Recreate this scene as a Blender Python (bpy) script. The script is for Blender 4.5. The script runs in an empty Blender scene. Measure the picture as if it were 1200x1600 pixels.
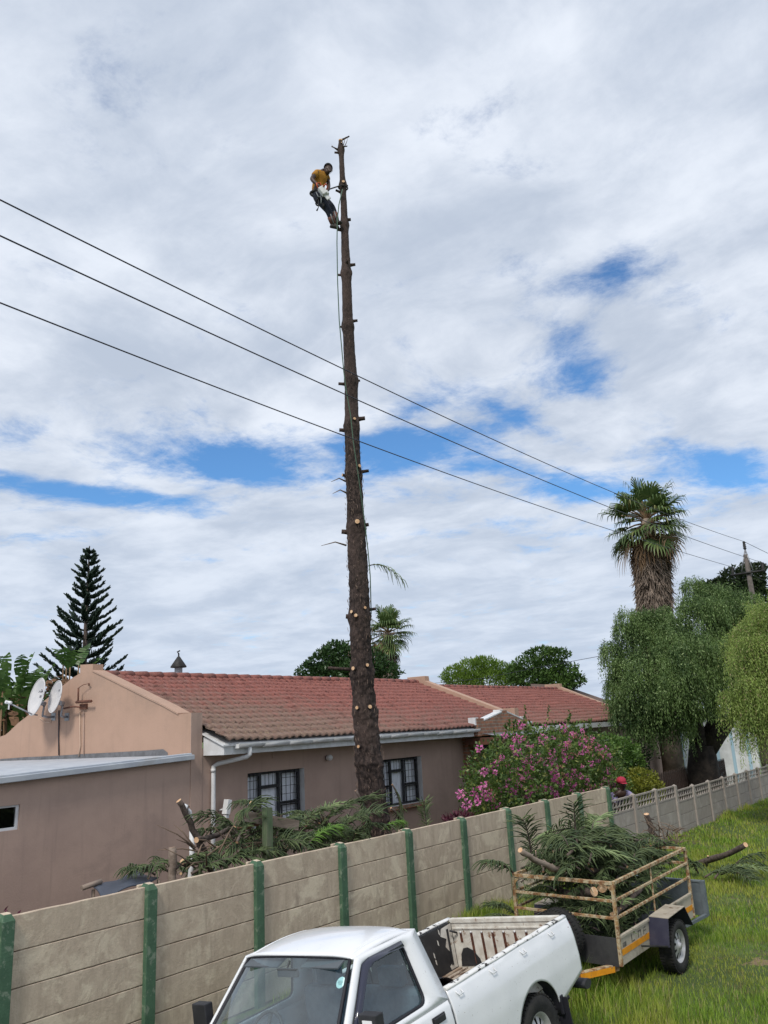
import bpy, math, random
import numpy as np
from mathutils import Vector, Matrix
R = math.radians
rnd = random.Random(7)
sc = bpy.context.scene
col = sc.collection

# ------------------------------------------------------------------ camera
F = 1270.0; H = 2.95
_V = np.array([-241., -4776.])
dn = -_V / np.linalg.norm(_V)
_d = F * F / np.linalg.norm(_V)
yaw = math.atan2(949.0, math.hypot(F, _d)); pitch = math.atan2(_d, F)
fh = np.array([math.cos(yaw), math.sin(yaw), 0.]); up = np.array([0, 0, 1.]); rt = np.cross(fh, up)
fwd = fh * math.cos(pitch) + up * math.sin(pitch); cu = up * math.cos(pitch) - fh * math.sin(pitch)
O3 = np.array([0, 0, H])
def ray(x, y):            # direction in the world of a point measured in the 1200x1600 survey photo
    px, py = x - 600., y - 800.
    a = px * dn[1] - py * dn[0]; b = px * dn[0] + py * dn[1]
    return fwd * F + rt * a - cu * b
def aY(x, y, Y): r = ray(x, y); return Vector(O3 + r * (Y / r[1]))
def aX(x, y, X): r = ray(x, y); return Vector(O3 + r * (X / r[0]))
def aZ(x, y, Z): r = ray(x, y); return Vector(O3 + r * ((Z - H) / r[2]))
def aD(x, y, D): r = ray(x, y); return Vector(O3 + r * (D / (r @ fh)))
cd = bpy.data.cameras.new('camera'); cam = bpy.data.objects.new('camera', cd); col.objects.link(cam)
cr = rt * dn[1] - cu * dn[0]; cup = rt * dn[0] + cu * dn[1]
Mx = Matrix(((cr[0], cup[0], -fwd[0], 0), (cr[1], cup[1], -fwd[1], 0), (cr[2], cup[2], -fwd[2], H), (0, 0, 0, 1)))
cam.matrix_world = Mx
cd.sensor_fit = 'VERTICAL'; cd.sensor_height = 24; cd.lens = F / 1600 * 24
cd.clip_start = .05; cd.clip_end = 3000
sc.camera = cam
sc.render.resolution_x = 768; sc.render.resolution_y = 1024

# ------------------------------------------------------------------ exposure, sun
vs = sc.view_settings
vs.view_transform = 'Standard'; vs.look = 'None'; vs.gamma = 1; vs.use_curve_mapping = False; vs.exposure = 0.18
SUN_EL, SUN_AZ = R(50), R(195)      # azimuth counter-clockwise from +X; light arrives from here
sd = bpy.data.lights.new('sun', 'SUN'); sd.energy = 2.3; sd.angle = R(12); sd.color = (1, .95, .87)
so = bpy.data.objects.new('sun', sd); col.objects.link(so)
sv = Vector((math.cos(SUN_EL) * math.cos(SUN_AZ), math.cos(SUN_EL) * math.sin(SUN_AZ), math.sin(SUN_EL)))
so.rotation_euler = sv.to_track_quat('Z', 'Y').to_euler()

# ------------------------------------------------------------------ node helpers
class NT:
    def __init__(s, tree): s.t = tree; s.n = tree.nodes; s.l = tree.links
    def new(s, typ, **kw):
        n = s.n.new(typ)
        for k, v in kw.items(): setattr(n, k, v)
        return n
    def link(s, a, b): s.l.new(a, b)
    def val(s, sock, v):
        if hasattr(v, 'is_output') or isinstance(v, bpy.types.NodeSocket): s.l.new(v, sock)
        else: sock.default_value = v
    def math(s, op, a, b=None, c=None, clamp=False):
        n = s.n.new('ShaderNodeMath'); n.operation = op; n.use_clamp = clamp
        s.val(n.inputs[0], a)
        if b is not None: s.val(n.inputs[1], b)
        if c is not None: s.val(n.inputs[2], c)
        return n.outputs[0]
    def vmath(s, op, a, b=None):
        n = s.n.new('ShaderNodeVectorMath'); n.operation = op
        s.val(n.inputs[0], a)
        if b is not None: s.val(n.inputs[1], b)
        return n.outputs[1] if op in ('LENGTH', 'DOT_PRODUCT', 'DISTANCE') else n.outputs[0]
    def noise(s, vec, scale, detail=4, rough=.55, dist=0, dims='3D'):
        n = s.n.new('ShaderNodeTexNoise'); n.noise_dimensions = dims
        n.inputs['Scale'].default_value = scale; n.inputs['Detail'].default_value = detail
        n.inputs['Roughness'].default_value = rough; n.inputs['Distortion'].default_value = dist
        if vec is not None: s.l.new(vec, n.inputs['Vector'])
        return n.outputs['Fac']
    def ramp(s, fac, a, b, lo=0., hi=1., smooth=True):
        n = s.n.new('ShaderNodeMapRange'); n.interpolation_type = 'SMOOTHSTEP' if smooth else 'LINEAR'
        s.val(n.inputs[0], fac); n.inputs[1].default_value = a; n.inputs[2].default_value = b
        n.inputs[3].default_value = lo; n.inputs[4].default_value = hi
        return n.outputs[0]
    def mix(s, fac, a, b, mode='MIX'):
        n = s.n.new('ShaderNodeMix'); n.data_type = 'RGBA'; n.blend_type = mode
        s.val(n.inputs[0], fac)
        for sock, v in ((n.inputs[6], a), (n.inputs[7], b)):
            if isinstance(v, bpy.types.NodeSocket): s.l.new(v, sock)
            else: sock.default_value = (*v, 1) if len(v) == 3 else v
        return n.outputs[2]

# ------------------------------------------------------------------ world: blue sky with broken cloud sheets
w = bpy.data.worlds.new('World'); sc.world = w; w.use_nodes = True
T = NT(w.node_tree); w.node_tree.nodes.clear()
sky = T.new('ShaderNodeTexSky', sky_type='NISHITA', sun_disc=False)
sky.sun_elevation = SUN_EL; sky.sun_rotation = math.pi / 2 - SUN_AZ
sky.air_density = 1.0; sky.dust_density = .3; sky.ozone_density = 2.5
tc = T.new('ShaderNodeTexCoord'); dirv = tc.outputs['Generated']
sep = T.new('ShaderNodeSeparateXYZ'); T.link(dirv, sep.inputs[0])
zz = T.math('ADD', T.math('MAXIMUM', sep.outputs[2], 0.0), .12)
U = T.math('DIVIDE', sep.outputs[0], zz); Vv = T.math('DIVIDE', sep.outputs[1], zz)
cmb = T.new('ShaderNodeCombineXYZ'); T.link(U, cmb.inputs[0]); T.link(Vv, cmb.inputs[1])
uv = cmb.outputs[0]
warp = T.new('ShaderNodeTexNoise'); warp.inputs['Scale'].default_value = .9; warp.inputs['Detail'].default_value = 4; T.link(uv, warp.inputs['Vector'])
wv = T.vmath('SCALE', T.vmath('SUBTRACT', warp.outputs['Color'], (.5, .5, .5)))
wv.node.inputs[3].default_value = .45
uvw = T.vmath('ADD', uv, wv)
wv2 = T.vmath('SCALE', wv); wv2.node.inputs[3].default_value = .55; uvh = T.vmath('ADD', uv, wv2)
def s_uv(px, py):
    r = ray(px, py); r = r / np.linalg.norm(r); z = max(r[2], 0) + .12
    return np.array([r[0] / z, r[1] / z])
# clearings of blue: (px, py, half width, half height, tilt, depth) of each clearing seen from the place
clear = [(925, 440, 75, 45, .2, .8), (905, 555, 60, 60, .9, 1.05), (790, 640, 150, 26, -.45, .75), (655, 625, 75, 34, .0, .8),
         (400, 718, 190, 40, -.10, 1.25), (600, 705, 150, 42, .08, 1.15), (110, 768, 160, 22, -.12, 1.15), (1110, 735, 150, 36, -.04, 1.05), (930, 770, 170, 28, -.1, .85), (720, 690, 120, 50, .1, .7),
         (500, 714, 280, 20, 0, .9), (800, 735, 160, 22, -.1, .75), (20, 665, 60, 30, .3, .6), (60, 850, 60, 14, 0, .3), (720, 110, 60, 100, .3, .25), (880, 820, 120, 22, 0, .45), (780, 760, 120, 25, 0, .6)]
hole = None
for (px, py, a, b, th, dp) in clear:
    c0 = s_uv(px, py); ca, sa = math.cos(th), math.sin(th)
    ea = s_uv(px + a * ca, py - a * sa) - c0; eb = s_uv(px + b * sa, py + b * ca) - c0
    M = np.linalg.inv(np.column_stack([ea, eb]))
    dlt = T.vmath('SUBTRACT', uvh, (float(c0[0]), float(c0[1]), 0.))
    p = T.vmath('DOT_PRODUCT', dlt, (float(M[0, 0]), float(M[0, 1]), 0.)); q = T.vmath('DOT_PRODUCT', dlt, (float(M[1, 0]), float(M[1, 1]), 0.))
    r2 = T.math('ADD', T.math('MULTIPLY', p, p), T.math('MULTIPLY', q, q))
    g = T.math('MULTIPLY', T.math('POWER', 2.718, T.math('MULTIPLY', r2, -.8)), dp * .93)
    hole = g if hole is None else T.math('MAXIMUM', hole, g)
n1 = T.noise(uvw, 1.6, 9, .62); n2 = T.noise(uvw, 7.0, 7, .6)
base = T.math('ADD', T.math('MULTIPLY', n1, .9), T.math('MULTIPLY', n2, .35))
cov = T.math('SUBTRACT', T.math('ADD', base, .12), T.math('MULTIPLY', hole, .85))
n3 = T.noise(uvw, 4.5, 10, .68); cov = T.math('ADD', cov, T.math('MULTIPLY', T.math('SUBTRACT', n3, .5), 1.9)); cov = T.ramp(cov, -.12, .62)
# cloud brightness: thick parts greyer, edges brighter, streaks towards the horizon
sh1 = T.noise(uvw, 2.6, 9, .62); mp = T.new('ShaderNodeMapping'); T.link(uvw, mp.inputs[0]); mp.inputs['Rotation'].default_value = (0, 0, -yaw); mp.inputs['Scale'].default_value = (1.6, .8, 1); mp.inputs['Location'].default_value = (3, 7, 0)
sh2 = T.noise(mp.outputs[0], 2.1, 8, .58)
shd = T.ramp(T.math('ADD', T.math('MULTIPLY', sh1, .55), T.math('MULTIPLY', sh2, .45)), .36, .66)
ccol = T.mix(shd, (.455, .52, .63), (.75, .80, .885))
low = T.ramp(sep.outputs[2], .0, .42, 1., 0.)
ccol = T.mix(T.math('MULTIPLY', low, .55), ccol, (.50, .59, .73))
lum = T.new('ShaderNodeMix', data_type='RGBA')
skyc = T.vmath('MULTIPLY', sky.outputs[0], (.10 * .72, .10 * 1.10, .10 * 1.38))
out = T.mix(cov, skyc, ccol)
gr = T.ramp(sep.outputs[2], -.05, 0.0)
bg = T.new('ShaderNodeBackground'); T.link(out, bg.inputs[0]); bg.inputs[1].default_value = 1.0
wo = T.new('ShaderNodeOutputWorld'); T.link(bg.outputs[0], wo.inputs[0])

# ------------------------------------------------------------------ materials
MATS = {}
def pbase(name):
    m = bpy.data.materials.new(name); m.use_nodes = True
    t = NT(m.node_tree); b = t.n['Principled BSDF']; MATS[name] = m
    return m, t, b
def mat(name, c1, c2=None, scale=5, rough=.8, bump=0, bscale=None, metal=0, spec=.4, det=6, lo=.35, hi=.65, c3=None, s3=1.5, lo3=.5, hi3=.7, coat=0, coords='Object', stretch=None):
    m, t, b = pbase(name)
    tcn = t.new('ShaderNodeTexCoord'); v = tcn.outputs[coords]
    if stretch:
        mp = t.new('ShaderNodeMapping'); mp.inputs['Scale'].default_value = stretch; t.link(v, mp.inputs[0]); v = mp.outputs[0]
    c = None
    if c2 is not None:
        f = t.ramp(t.noise(v, scale, det, .6), lo, hi)
        c = t.mix(f, c1, c2)
        if c3 is not None: c = t.mix(t.ramp(t.noise(v, s3, 8, .65, .3), lo3, hi3), c, c3)
        t.link(c, b.inputs['Base Color'])
    else: b.inputs['Base Color'].default_value = (*c1, 1)
    b.inputs['Roughness'].default_value = rough; b.inputs['Metallic'].default_value = metal
    b.inputs['Specular IOR Level'].default_value = spec; b.inputs['Coat Weight'].default_value = coat
    if bump:
        bn = t.new('ShaderNodeBump'); bn.inputs['Strength'].default_value = bump; bn.inputs['Distance'].default_value = .02
        t.link(t.noise(v, bscale or scale * 3, 8, .65), bn.inputs['Height']); t.link(bn.outputs[0], b.inputs['Normal'])
    return m
def leafmat(name, c1, c2, trans=.3, rough=.55, clump=1.5, c3=None):
    m, t, b = pbase(name)
    g = t.new('ShaderNodeNewGeometry'); tcn = t.new('ShaderNodeTexCoord')
    f = t.math('ADD', t.math('MULTIPLY', g.outputs['Random Per Island'], .6), t.math('MULTIPLY', t.ramp(t.noise(tcn.outputs['Object'], clump, 3), .35, .65), .5), clamp=True)
    c = t.mix(f, c1, c2)
    if c3: c = t.mix(t.ramp(g.outputs['Random Per Island'], .86, .97), c, c3)
    t.link(c, b.inputs['Base Color']); b.inputs['Roughness'].default_value = rough; b.inputs['Specular IOR Level'].default_value = .3
    tr = t.new('ShaderNodeBsdfTranslucent'); t.link(c, tr.inputs[0])
    mx = t.new('ShaderNodeMixShader'); mx.inputs[0].default_value = trans
    t.link(b.outputs[0], mx.inputs[1]); t.link(tr.outputs[0], mx.inputs[2]); t.link(mx.outputs[0], t.n['Material Output'].inputs[0])
    return m
def glassmat(name, tint, gl=.9, refl=1.0, haze=0):
    m, t, b = pbase(name); t.n.remove(b)
    tr = t.new('ShaderNodeBsdfTransparent'); tr.inputs[0].default_value = (*tint, 1)
    gs = t.new('ShaderNodeBsdfGlossy'); gs.inputs['Roughness'].default_value = .02; gs.inputs[0].default_value = (gl, gl, gl, 1)
    ge = t.new('ShaderNodeNewGeometry'); ca_ = t.math('ABSOLUTE', t.vmath('DOT_PRODUCT', ge.outputs['Incoming'], ge.outputs['Normal']))
    fr = t.math('ADD', t.math('MULTIPLY', t.math('POWER', t.math('SUBTRACT', 1.0, ca_, clamp=True), 4.0), .93), .055)
    fc = t.math('MULTIPLY', fr, refl, clamp=True)
    first = tr.outputs[0]
    if haze:  # pale diffuse veil mixed in, imitating the hazy sky reflection on the glass
        df = t.new('ShaderNodeBsdfDiffuse'); df.inputs[0].default_value = (.55, .62, .64, 1); tcn = t.new('ShaderNodeTexCoord')
        m0 = t.new('ShaderNodeMixShader'); t.link(t.ramp(t.noise(tcn.outputs['Object'], 3, 5, .6), .3, .7, haze * .5, haze * 1.5), m0.inputs[0]); t.link(first, m0.inputs[1]); t.link(df.outputs[0], m0.inputs[2]); first = m0.outputs[0]
    mx = t.new('ShaderNodeMixShader'); t.link(fc, mx.inputs[0]); t.link(first, mx.inputs[1]); t.link(gs.outputs[0], mx.inputs[2])
    t.link(mx.outputs[0], t.n['Material Output'].inputs[0]); return m

M_plaster = mat('plaster', (.42, .315, .25), (.36, .27, .22), 1.2, .9, .25, 60, c3=(.31, .24, .20), s3=.6, lo3=.5, hi3=.8)
def plaster(name, c1, c2, c3):
    m, t, b = pbase(name); g = t.new('ShaderNodeTexCoord'); v = g.outputs['Object']
    c = t.mix(t.ramp(t.noise(v, 1.1, 8, .65), .35, .65), c1, c2)
    mp = t.new('ShaderNodeMapping'); mp.inputs['Scale'].default_value = (5, 5, .28); t.link(v, mp.inputs[0])
    c = t.mix(t.ramp(t.noise(mp.outputs[0], 1.5, 7, .6), .52, .74, 0, .55), c, c3)
    c = t.mix(t.ramp(t.noise(v, .45, 6, .7, .5), .52, .66, 0, .5), c, c3)
    c = t.mix(t.ramp(t.noise(v, 30, 5, .7), .66, .74, 0, .35), c, (c3[0] * .6, c3[1] * .6, c3[2] * .6))
    t.link(c, b.inputs['Base Color']); b.inputs['Roughness'].default_value = .92
    bn = t.new('ShaderNodeBump'); bn.inputs['Strength'].default_value = .35; bn.inputs['Distance'].default_value = .012
    t.link(t.noise(v, 28, 9, .72), bn.inputs['Height']); t.link(bn.outputs[0], b.inputs['Normal']); return m
M_gable = mat('gable_plaster', (.50, .335, .25), (.455, .305, .225), 1.5, .9, .25, 60, c3=(.44, .31, .24), s3=.7, lo3=.5, hi3=.85)
M_plaster = plaster('plaster', (.455, .325, .265), (.40, .285, .235), (.315, .23, .195))
M_gable = plaster('gable_plaster', (.445, .29, .215), (.405, .265, .195), (.34, .23, .175))
M_conc = None
def concrete(name, c1, c2, c3):
    m, t, b = pbase(name)
    g = t.new('ShaderNodeTexCoord'); v = g.outputs['Object']
    oi = t.new('ShaderNodeObjectInfo'); sv_ = t.vmath('ADD', v, t.vmath('SCALE', (13.7, 3.1, 7.7)))
    sc_ = sv_.node.inputs[1].links[0].from_node; t.link(oi.outputs['Random'], sc_.inputs[3])
    mp = t.new('ShaderNodeMapping'); mp.inputs['Scale'].default_value = (1.2, 1, .35); t.link(sv_, mp.inputs[0])
    a = t.ramp(t.noise(mp.outputs[0], 9, 8, .7), .35, .65)
    c = t.mix(a, c1, c2)
    c = t.mix(t.ramp(t.noise(sv_, 2.6, 10, .72, .6), .47, .60), c, c3); c = t.mix(t.ramp(t.noise(mp.outputs[0], 3.2, 9, .7), .56, .66, 0, .7), c, (c2[0] * .72, c2[1] * .72, c2[2] * .74))
    c = t.mix(t.math('MULTIPLY', oi.outputs['Random'], .42), c, (c1[0] * .75, c1[1] * .72, c1[2] * .7))
    c = t.mix(t.ramp(t.noise(sv_, 45, 4, .7), .62, .75, 0, .5), c, (.13, .10, .08))
    t.link(c, b.inputs['Base Color']); b.inputs['Roughness'].default_value = .93
    bn = t.new('ShaderNodeBump'); bn.inputs['Strength'].default_value = .5; bn.inputs['Distance'].default_value = .012
    t.link(t.noise(sv_, 22, 9, .7), bn.inputs['Height']); t.link(bn.outputs[0], b.inputs['Normal'])
    return m
M_conc = concrete('precast_concrete', (.55, .445, .34), (.44, .35, .265), (.67, .565, .43))
M_concg = concrete('grey_concrete', (.34, .30, .265), (.29, .255, .225), (.38, .34, .30))
M_green = mat('green_paint', (.070, .140, .083), (.052, .108, .064), 6, .8, .25, 60, c3=(.17, .22, .16), s3=11, lo3=.54, hi3=.64)
M_white = mat('white_paint', (.74, .75, .77), (.62, .62, .62), 4, .5, .1, 40, c3=(.42, .37, .32), s3=7, lo3=.66, hi3=.78)
M_roofsheet = mat('painted_sheet', (.38, .41, .46), (.46, .49, .53), 3, .6, .15, 12, c3=(.36, .36, .36), s3=2.5, lo3=.55, hi3=.75)
M_darkwood = mat('dark_frame', (.022, .022, .027), (.035, .035, .04), 8, .5)
M_metal = mat('galvanised', (.35, .36, .38), (.25, .25, .27), 12, .45, metal=.6)
M_black = mat('black_metal', (.012, .012, .013), (.03, .028, .026), 14, .6)
M_curtain = mat('curtain', (.93, .94, .97), (.82, .84, .88), 3, .9, stretch=(12, 12, .2))
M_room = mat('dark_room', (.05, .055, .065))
M_glass = glassmat('window_glass', (.97, .98, 1.0), refl=.9)
M_rust = mat('rusty_paint', (.46, .38, .25), (.21, .10, .045), 14, .8, .5, 60, lo=.44, hi=.58, c3=(.38, .23, .10), s3=20, lo3=.5, hi3=.62)
M_wood = mat('weathered_wood', (.28, .22, .18), (.17, .13, .10), 5, .9, .4, 30, stretch=(.2, 3, 3))
M_cut = mat('cut_wood', (.66, .44, .27), (.52, .30, .16), 12, .85, c3=(.74, .58, .40), s3=25)
M_bark = mat('bark', (.018, .012, .011), (.060, .041, .035), 13, .95, 1.0, 24, lo=.4, hi=.62, c3=(.25, .18, .145), s3=20, lo3=.60, hi3=.70, stretch=(1.7, 1.7, .8))
_t = NT(M_bark.node_tree); _b = _t.n['Principled BSDF']; _src = _b.inputs['Base Color'].links[0].from_socket; _tc = _t.new('ShaderNodeTexCoord')
_mp = _t.new('ShaderNodeMapping'); _mp.inputs['Scale'].default_value = (3, 3, .35); _t.link(_tc.outputs['Object'], _mp.inputs[0])
_c = _t.mix(_t.ramp(_t.noise(_tc.outputs['Object'], .9, 4, .6), .42, .62, 0, .55), _src, (.085, .058, .050)); _c = _t.mix(_t.ramp(_t.noise(_mp.outputs[0], 2.4, 6, .7), .64, .74, 0, .3), _c, (.20, .17, .145)); _t.link(_c, _b.inputs['Base Color'])
M_branchbark = mat('branch_bark', (.055, .04, .034), (.13, .10, .085), 18, .9, .6, 50)
M_needle = leafmat('needles', (.09, .155, .06), (.38, .47, .22), .28, .5, 3, c3=(.48, .56, .28))
M_needleb = leafmat('needles_fresh', (.06, .13, .025), (.16, .30, .05), .15, .5, 4)
M_dry = leafmat('dry_twigs', (.10, .07, .05), (.24, .17, .12), .1, .8, 4)

def roof_mat():
    m, t, b = pbase('roof_tiles')
    g = t.new('ShaderNodeTexCoord'); v = g.outputs['Object']
    s_ = t.new('ShaderNodeSeparateXYZ'); t.link(v, s_.inputs[0])
    n_ = t.noise(v, 3.5, 8, .7); n_b = t.noise(v, 26, 5, .7)
    red = t.mix(t.ramp(n_, .35, .65), (.235, .080, .064), (.175, .062, .052))
    red = t.mix(t.ramp(n_b, .45, .7, 0, .7), red, (.36, .15, .115))
    # lichen and silt: strongest low on the slope and under the felled tree, fading to the right
    x_ = t.ramp(s_.outputs[0], 10.5, 19.0, .6, .0); z_ = t.ramp(s_.outputs[2], 2.8, 4.4, .62, -.28)
    d_ = t.math('ADD', t.math('ADD', x_, z_), t.math('MULTIPLY', t.math('SUBTRACT', n_, .5), 1.6))
    c = t.mix(t.ramp(d_, .1, 1.15), red, (.185, .118, .092))
    c = t.mix(t.ramp(t.math('ADD', t.noise(v, 42, 5, .7), t.math('MULTIPLY', d_, .12)), .70, .78), c, (.33, .27, .17))
    t.link(c, b.inputs['Base Color']); b.inputs['Roughness'].default_value = .85
    bn = t.new('ShaderNodeBump'); bn.inputs['Strength'].default_value = .4; bn.inputs['Distance'].default_value = .01
    t.link(t.noise(v, 60, 6, .7), bn.inputs['Height']); t.link(bn.outputs[0], b.inputs['Normal']); return m
M_tile = roof_mat()
def brick_mat():
    m, t, b = pbase('brick')
    g = t.new('ShaderNodeTexCoord'); s_ = t.new('ShaderNodeSeparateXYZ'); t.link(g.outputs['Object'], s_.inputs[0])
    c_ = t.new('ShaderNodeCombineXYZ'); t.link(t.math('ADD', s_.outputs[0], s_.outputs[1]), c_.inputs[0]); t.link(s_.outputs[2], c_.inputs[1])
    br = t.new('ShaderNodeTexBrick'); t.link(c_.outputs[0], br.inputs[0]); br.inputs['Scale'].default_value = 1
    br.inputs['Brick Width'].default_value = .23; br.inputs['Row Height'].default_value = .086; br.inputs['Mortar Size'].default_value = .010
    br.inputs['Color1'].default_value = (.38, .16, .09, 1); br.inputs['Color2'].default_value = (.26, .13, .085, 1); br.inputs['Mortar'].default_value = (.30, .25, .20, 1)
    c = t.mix(t.ramp(t.noise(g.outputs['Object'], 7, 5), .4, .7, 0, .6), br.outputs[0], (.12, .085, .06))
    t.link(c, b.inputs['Base Color']); b.inputs['Roughness'].default_value = .9
    bn = t.new('ShaderNodeBump'); bn.inputs['Strength'].default_value = .6; bn.inputs['Distance'].default_value = .01; bn.invert = True
    t.link(br.outputs['Fac'], bn.inputs['Height']); t.link(bn.outputs[0], b.inputs['Normal']); return m
M_brick = brick_mat()

# ------------------------------------------------------------------ mesh helpers
class MB:
    def __init__(s): s.v = []; s.f = []; s.m = []; s.sm = []
    def add(s, vs_, fs_, mi=0, smooth=False):
        o = len(s.v); s.v += [tuple(p) for p in vs_]
        for f in fs_: s.f.append(tuple(i + o for i in f)); s.m.append(mi); s.sm.append(smooth)
    def box(s, c, d, mi=0, rot=None):
        hx, hy, hz = d[0] / 2, d[1] / 2, d[2] / 2
        pts = [Vector((x, y, z)) for x in (-hx, hx) for y in (-hy, hy) for z in (-hz, hz)]
        if rot is not None: pts = [rot @ p for p in pts]
        c = Vector(c); pts = [p + c for p in pts]
        s.add(pts, [(0, 1, 3, 2), (4, 6, 7, 5), (0, 4, 5, 1), (2, 3, 7, 6), (0, 2, 6, 4), (1, 5, 7, 3)], mi)
    def bx(s, x0, x1, y0, y1, z0, z1, mi=0):
        s.box(((x0 + x1) / 2, (y0 + y1) / 2, (z0 + z1) / 2), (abs(x1 - x0), abs(y1 - y0), abs(z1 - z0)), mi)
    def prism(s, poly, off, mi=0):     # poly: list of 3d points, extruded by off
        off = Vector(off); n = len(poly); a = [Vector(p) for p in poly]; b = [p + off for p in a]
        s.add(a + b, [tuple(range(n))[::-1], tuple(range(n, 2 * n))] + [(i, (i + 1) % n, n + (i + 1) % n, n + i) for i in range(n)], mi)
    def tube(s, pts, rad, n=8, mi=0, cap=True, smooth=True, capmi=None, squash=1.0):
        pts = [Vector(p) for p in pts]; k = len(pts)
        if not hasattr(rad, '__len__'): rad = [rad] * k
        o = len(s.v); prev = None; rings = []
        for i, p in enumerate(pts):
            tg = (pts[min(i + 1, k - 1)] - pts[max(i - 1, 0)])
            if tg.length < 1e-9: tg = Vector((0, 0, 1))
            tg.normalize()
            if prev is None:
                a = Vector((0, 0, 1)) if abs(tg.z) < .9 else Vector((1, 0, 0)); u_ = tg.cross(a).normalized()
            else: u_ = (prev - tg * prev.dot(tg)); u_ = u_.normalized() if u_.length > 1e-6 else tg.orthogonal().normalized()
            prev = u_; v_ = tg.cross(u_)
            for j in range(n):
                an = 2 * math.pi * j / n; s.v.append(tuple(p + (u_ * math.cos(an) + v_ * math.sin(an) * squash) * rad[i]))
        for i in range(k - 1):
            for j in range(n):
                a = o + i * n + j; b = o + i * n + (j + 1) % n
                s.f.append((a, b, b + n, a + n)); s.m.append(mi); s.sm.append(smooth)
        if cap:
            s.f.append(tuple(o + j for j in range(n))[::-1]); s.m.append(mi if capmi is None else capmi); s.sm.append(False)
            s.f.append(tuple(o + (k - 1) * n + j for j in range(n))); s.m.append(mi if capmi is None else capmi); s.sm.append(False)
    def lathe(s, prof, c, axis='Z', n=24, mi=0, smooth=True):  # prof (r,h)
        c = Vector(c); o = len(s.v)
        for r_, h in prof:
            for j in range(n):
                a = 2 * math.pi * j / n; x, y = r_ * math.cos(a), r_ * math.sin(a)
                p = {'Z': (x, y, h), 'Y': (x, h, y), 'X': (h, x, y)}[axis]; s.v.append(tuple(c + Vector(p)))
        for i in range(len(prof) - 1):
            for j in range(n):
                a = o + i * n + j; b = o + i * n + (j + 1) % n
                s.f.append((a, b, b + n, a + n)); s.m.append(mi); s.sm.append(smooth)
    def grid(s, fn, nu, nv, mi=0, smooth=True):
        o = len(s.v)
        for i in range(nu + 1):
            for j in range(nv + 1): s.v.append(tuple(fn(i / nu, j / nv)))
        for i in range(nu):
            for j in range(nv):
                a = o + i * (nv + 1) + j; s.f.append((a, a + nv + 1, a + nv + 2, a + 1)); s.m.append(mi); s.sm.append(smooth)
    def build(s, name, mats, parent=None, bevel=0, solid=0, tf=None):
        me = bpy.data.meshes.new(name)
        v = s.v if tf is None else [tuple(tf @ Vector(p)) for p in s.v]
        me.from_pydata(v, [], s.f)
        if not isinstance(mats, (list, tuple)): mats = [mats]
        for m in mats: me.materials.append(m)
        me.polygons.foreach_set('material_index', s.m); me.polygons.foreach_set('use_smooth', s.sm)
        me.update()
        o = bpy.data.objects.new(name, me); col.objects.link(o)
        if parent is not None: setpar(o, parent)
        if solid:
            md = o.modifiers.new('solid', 'SOLIDIFY'); md.thickness = solid; md.offset = 0
        if bevel:
            md = o.modifiers.new('bevel', 'BEVEL'); md.width = bevel; md.segments = 2; md.limit_method = 'ANGLE'; md.angle_limit = R(40)
            md.harden_normals = False
        return o
def npmesh(name, V, Fq, mats, parent=None, mi=None, smooth=False):
    me = bpy.data.meshes.new(name); k = Fq.shape[1]
    me.vertices.add(len(V)); me.vertices.foreach_set('co', np.asarray(V, np.float32).ravel())
    me.loops.add(Fq.size); me.loops.foreach_set('vertex_index', Fq.astype(np.int32).ravel())
    me.polygons.add(len(Fq)); me.polygons.foreach_set('loop_start', np.arange(0, Fq.size, k, dtype=np.int32))
    try: me.polygons.foreach_set('loop_total', np.full(len(Fq), k, np.int32))
    except Exception: pass
    if not isinstance(mats, (list, tuple)): mats = [mats]
    for m in mats: me.materials.append(m)
    if mi is not None: me.polygons.foreach_set('material_index', np.asarray(mi, np.int32))
    if smooth: me.polygons.foreach_set('use_smooth', np.ones(len(Fq), bool))
    me.update(calc_edges=True); me.validate()
    o = bpy.data.objects.new(name, me); col.objects.link(o)
    if parent is not None: setpar(o, parent)
    return o
PINV = {}
def setpar(o, parent):      # parts are modelled in world or in local coordinates; the base of the thing is its Empty
    o.parent = parent
    if parent.name in PINV: o.matrix_parent_inverse = PINV[parent.name]
def empty(name, loc=(0, 0, 0), rot=None, local=False):
    o = bpy.data.objects.new(name, None); col.objects.link(o); o.location = loc; o.empty_display_size = .2
    if rot is not None: o.rotation_euler = rot
    if not local: PINV[o.name] = Matrix.Translation(-Vector(loc))
    return o
def tag(o, label, cat, group=None):
    o['label'] = label; o['category'] = cat
    if group: o['group'] = group
    return o
def struct(o, kind='structure'): o['kind'] = kind; return o
def dup(o, parent=None, **kw):
    c = o.copy(); col.objects.link(c)
    if parent is not None: c.parent = parent; c.matrix_parent_inverse = o.matrix_parent_inverse
    for ch in list(o.children):
        dup(ch, c)
    for k, v in kw.items(): setattr(c, k, v)
    return c
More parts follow.
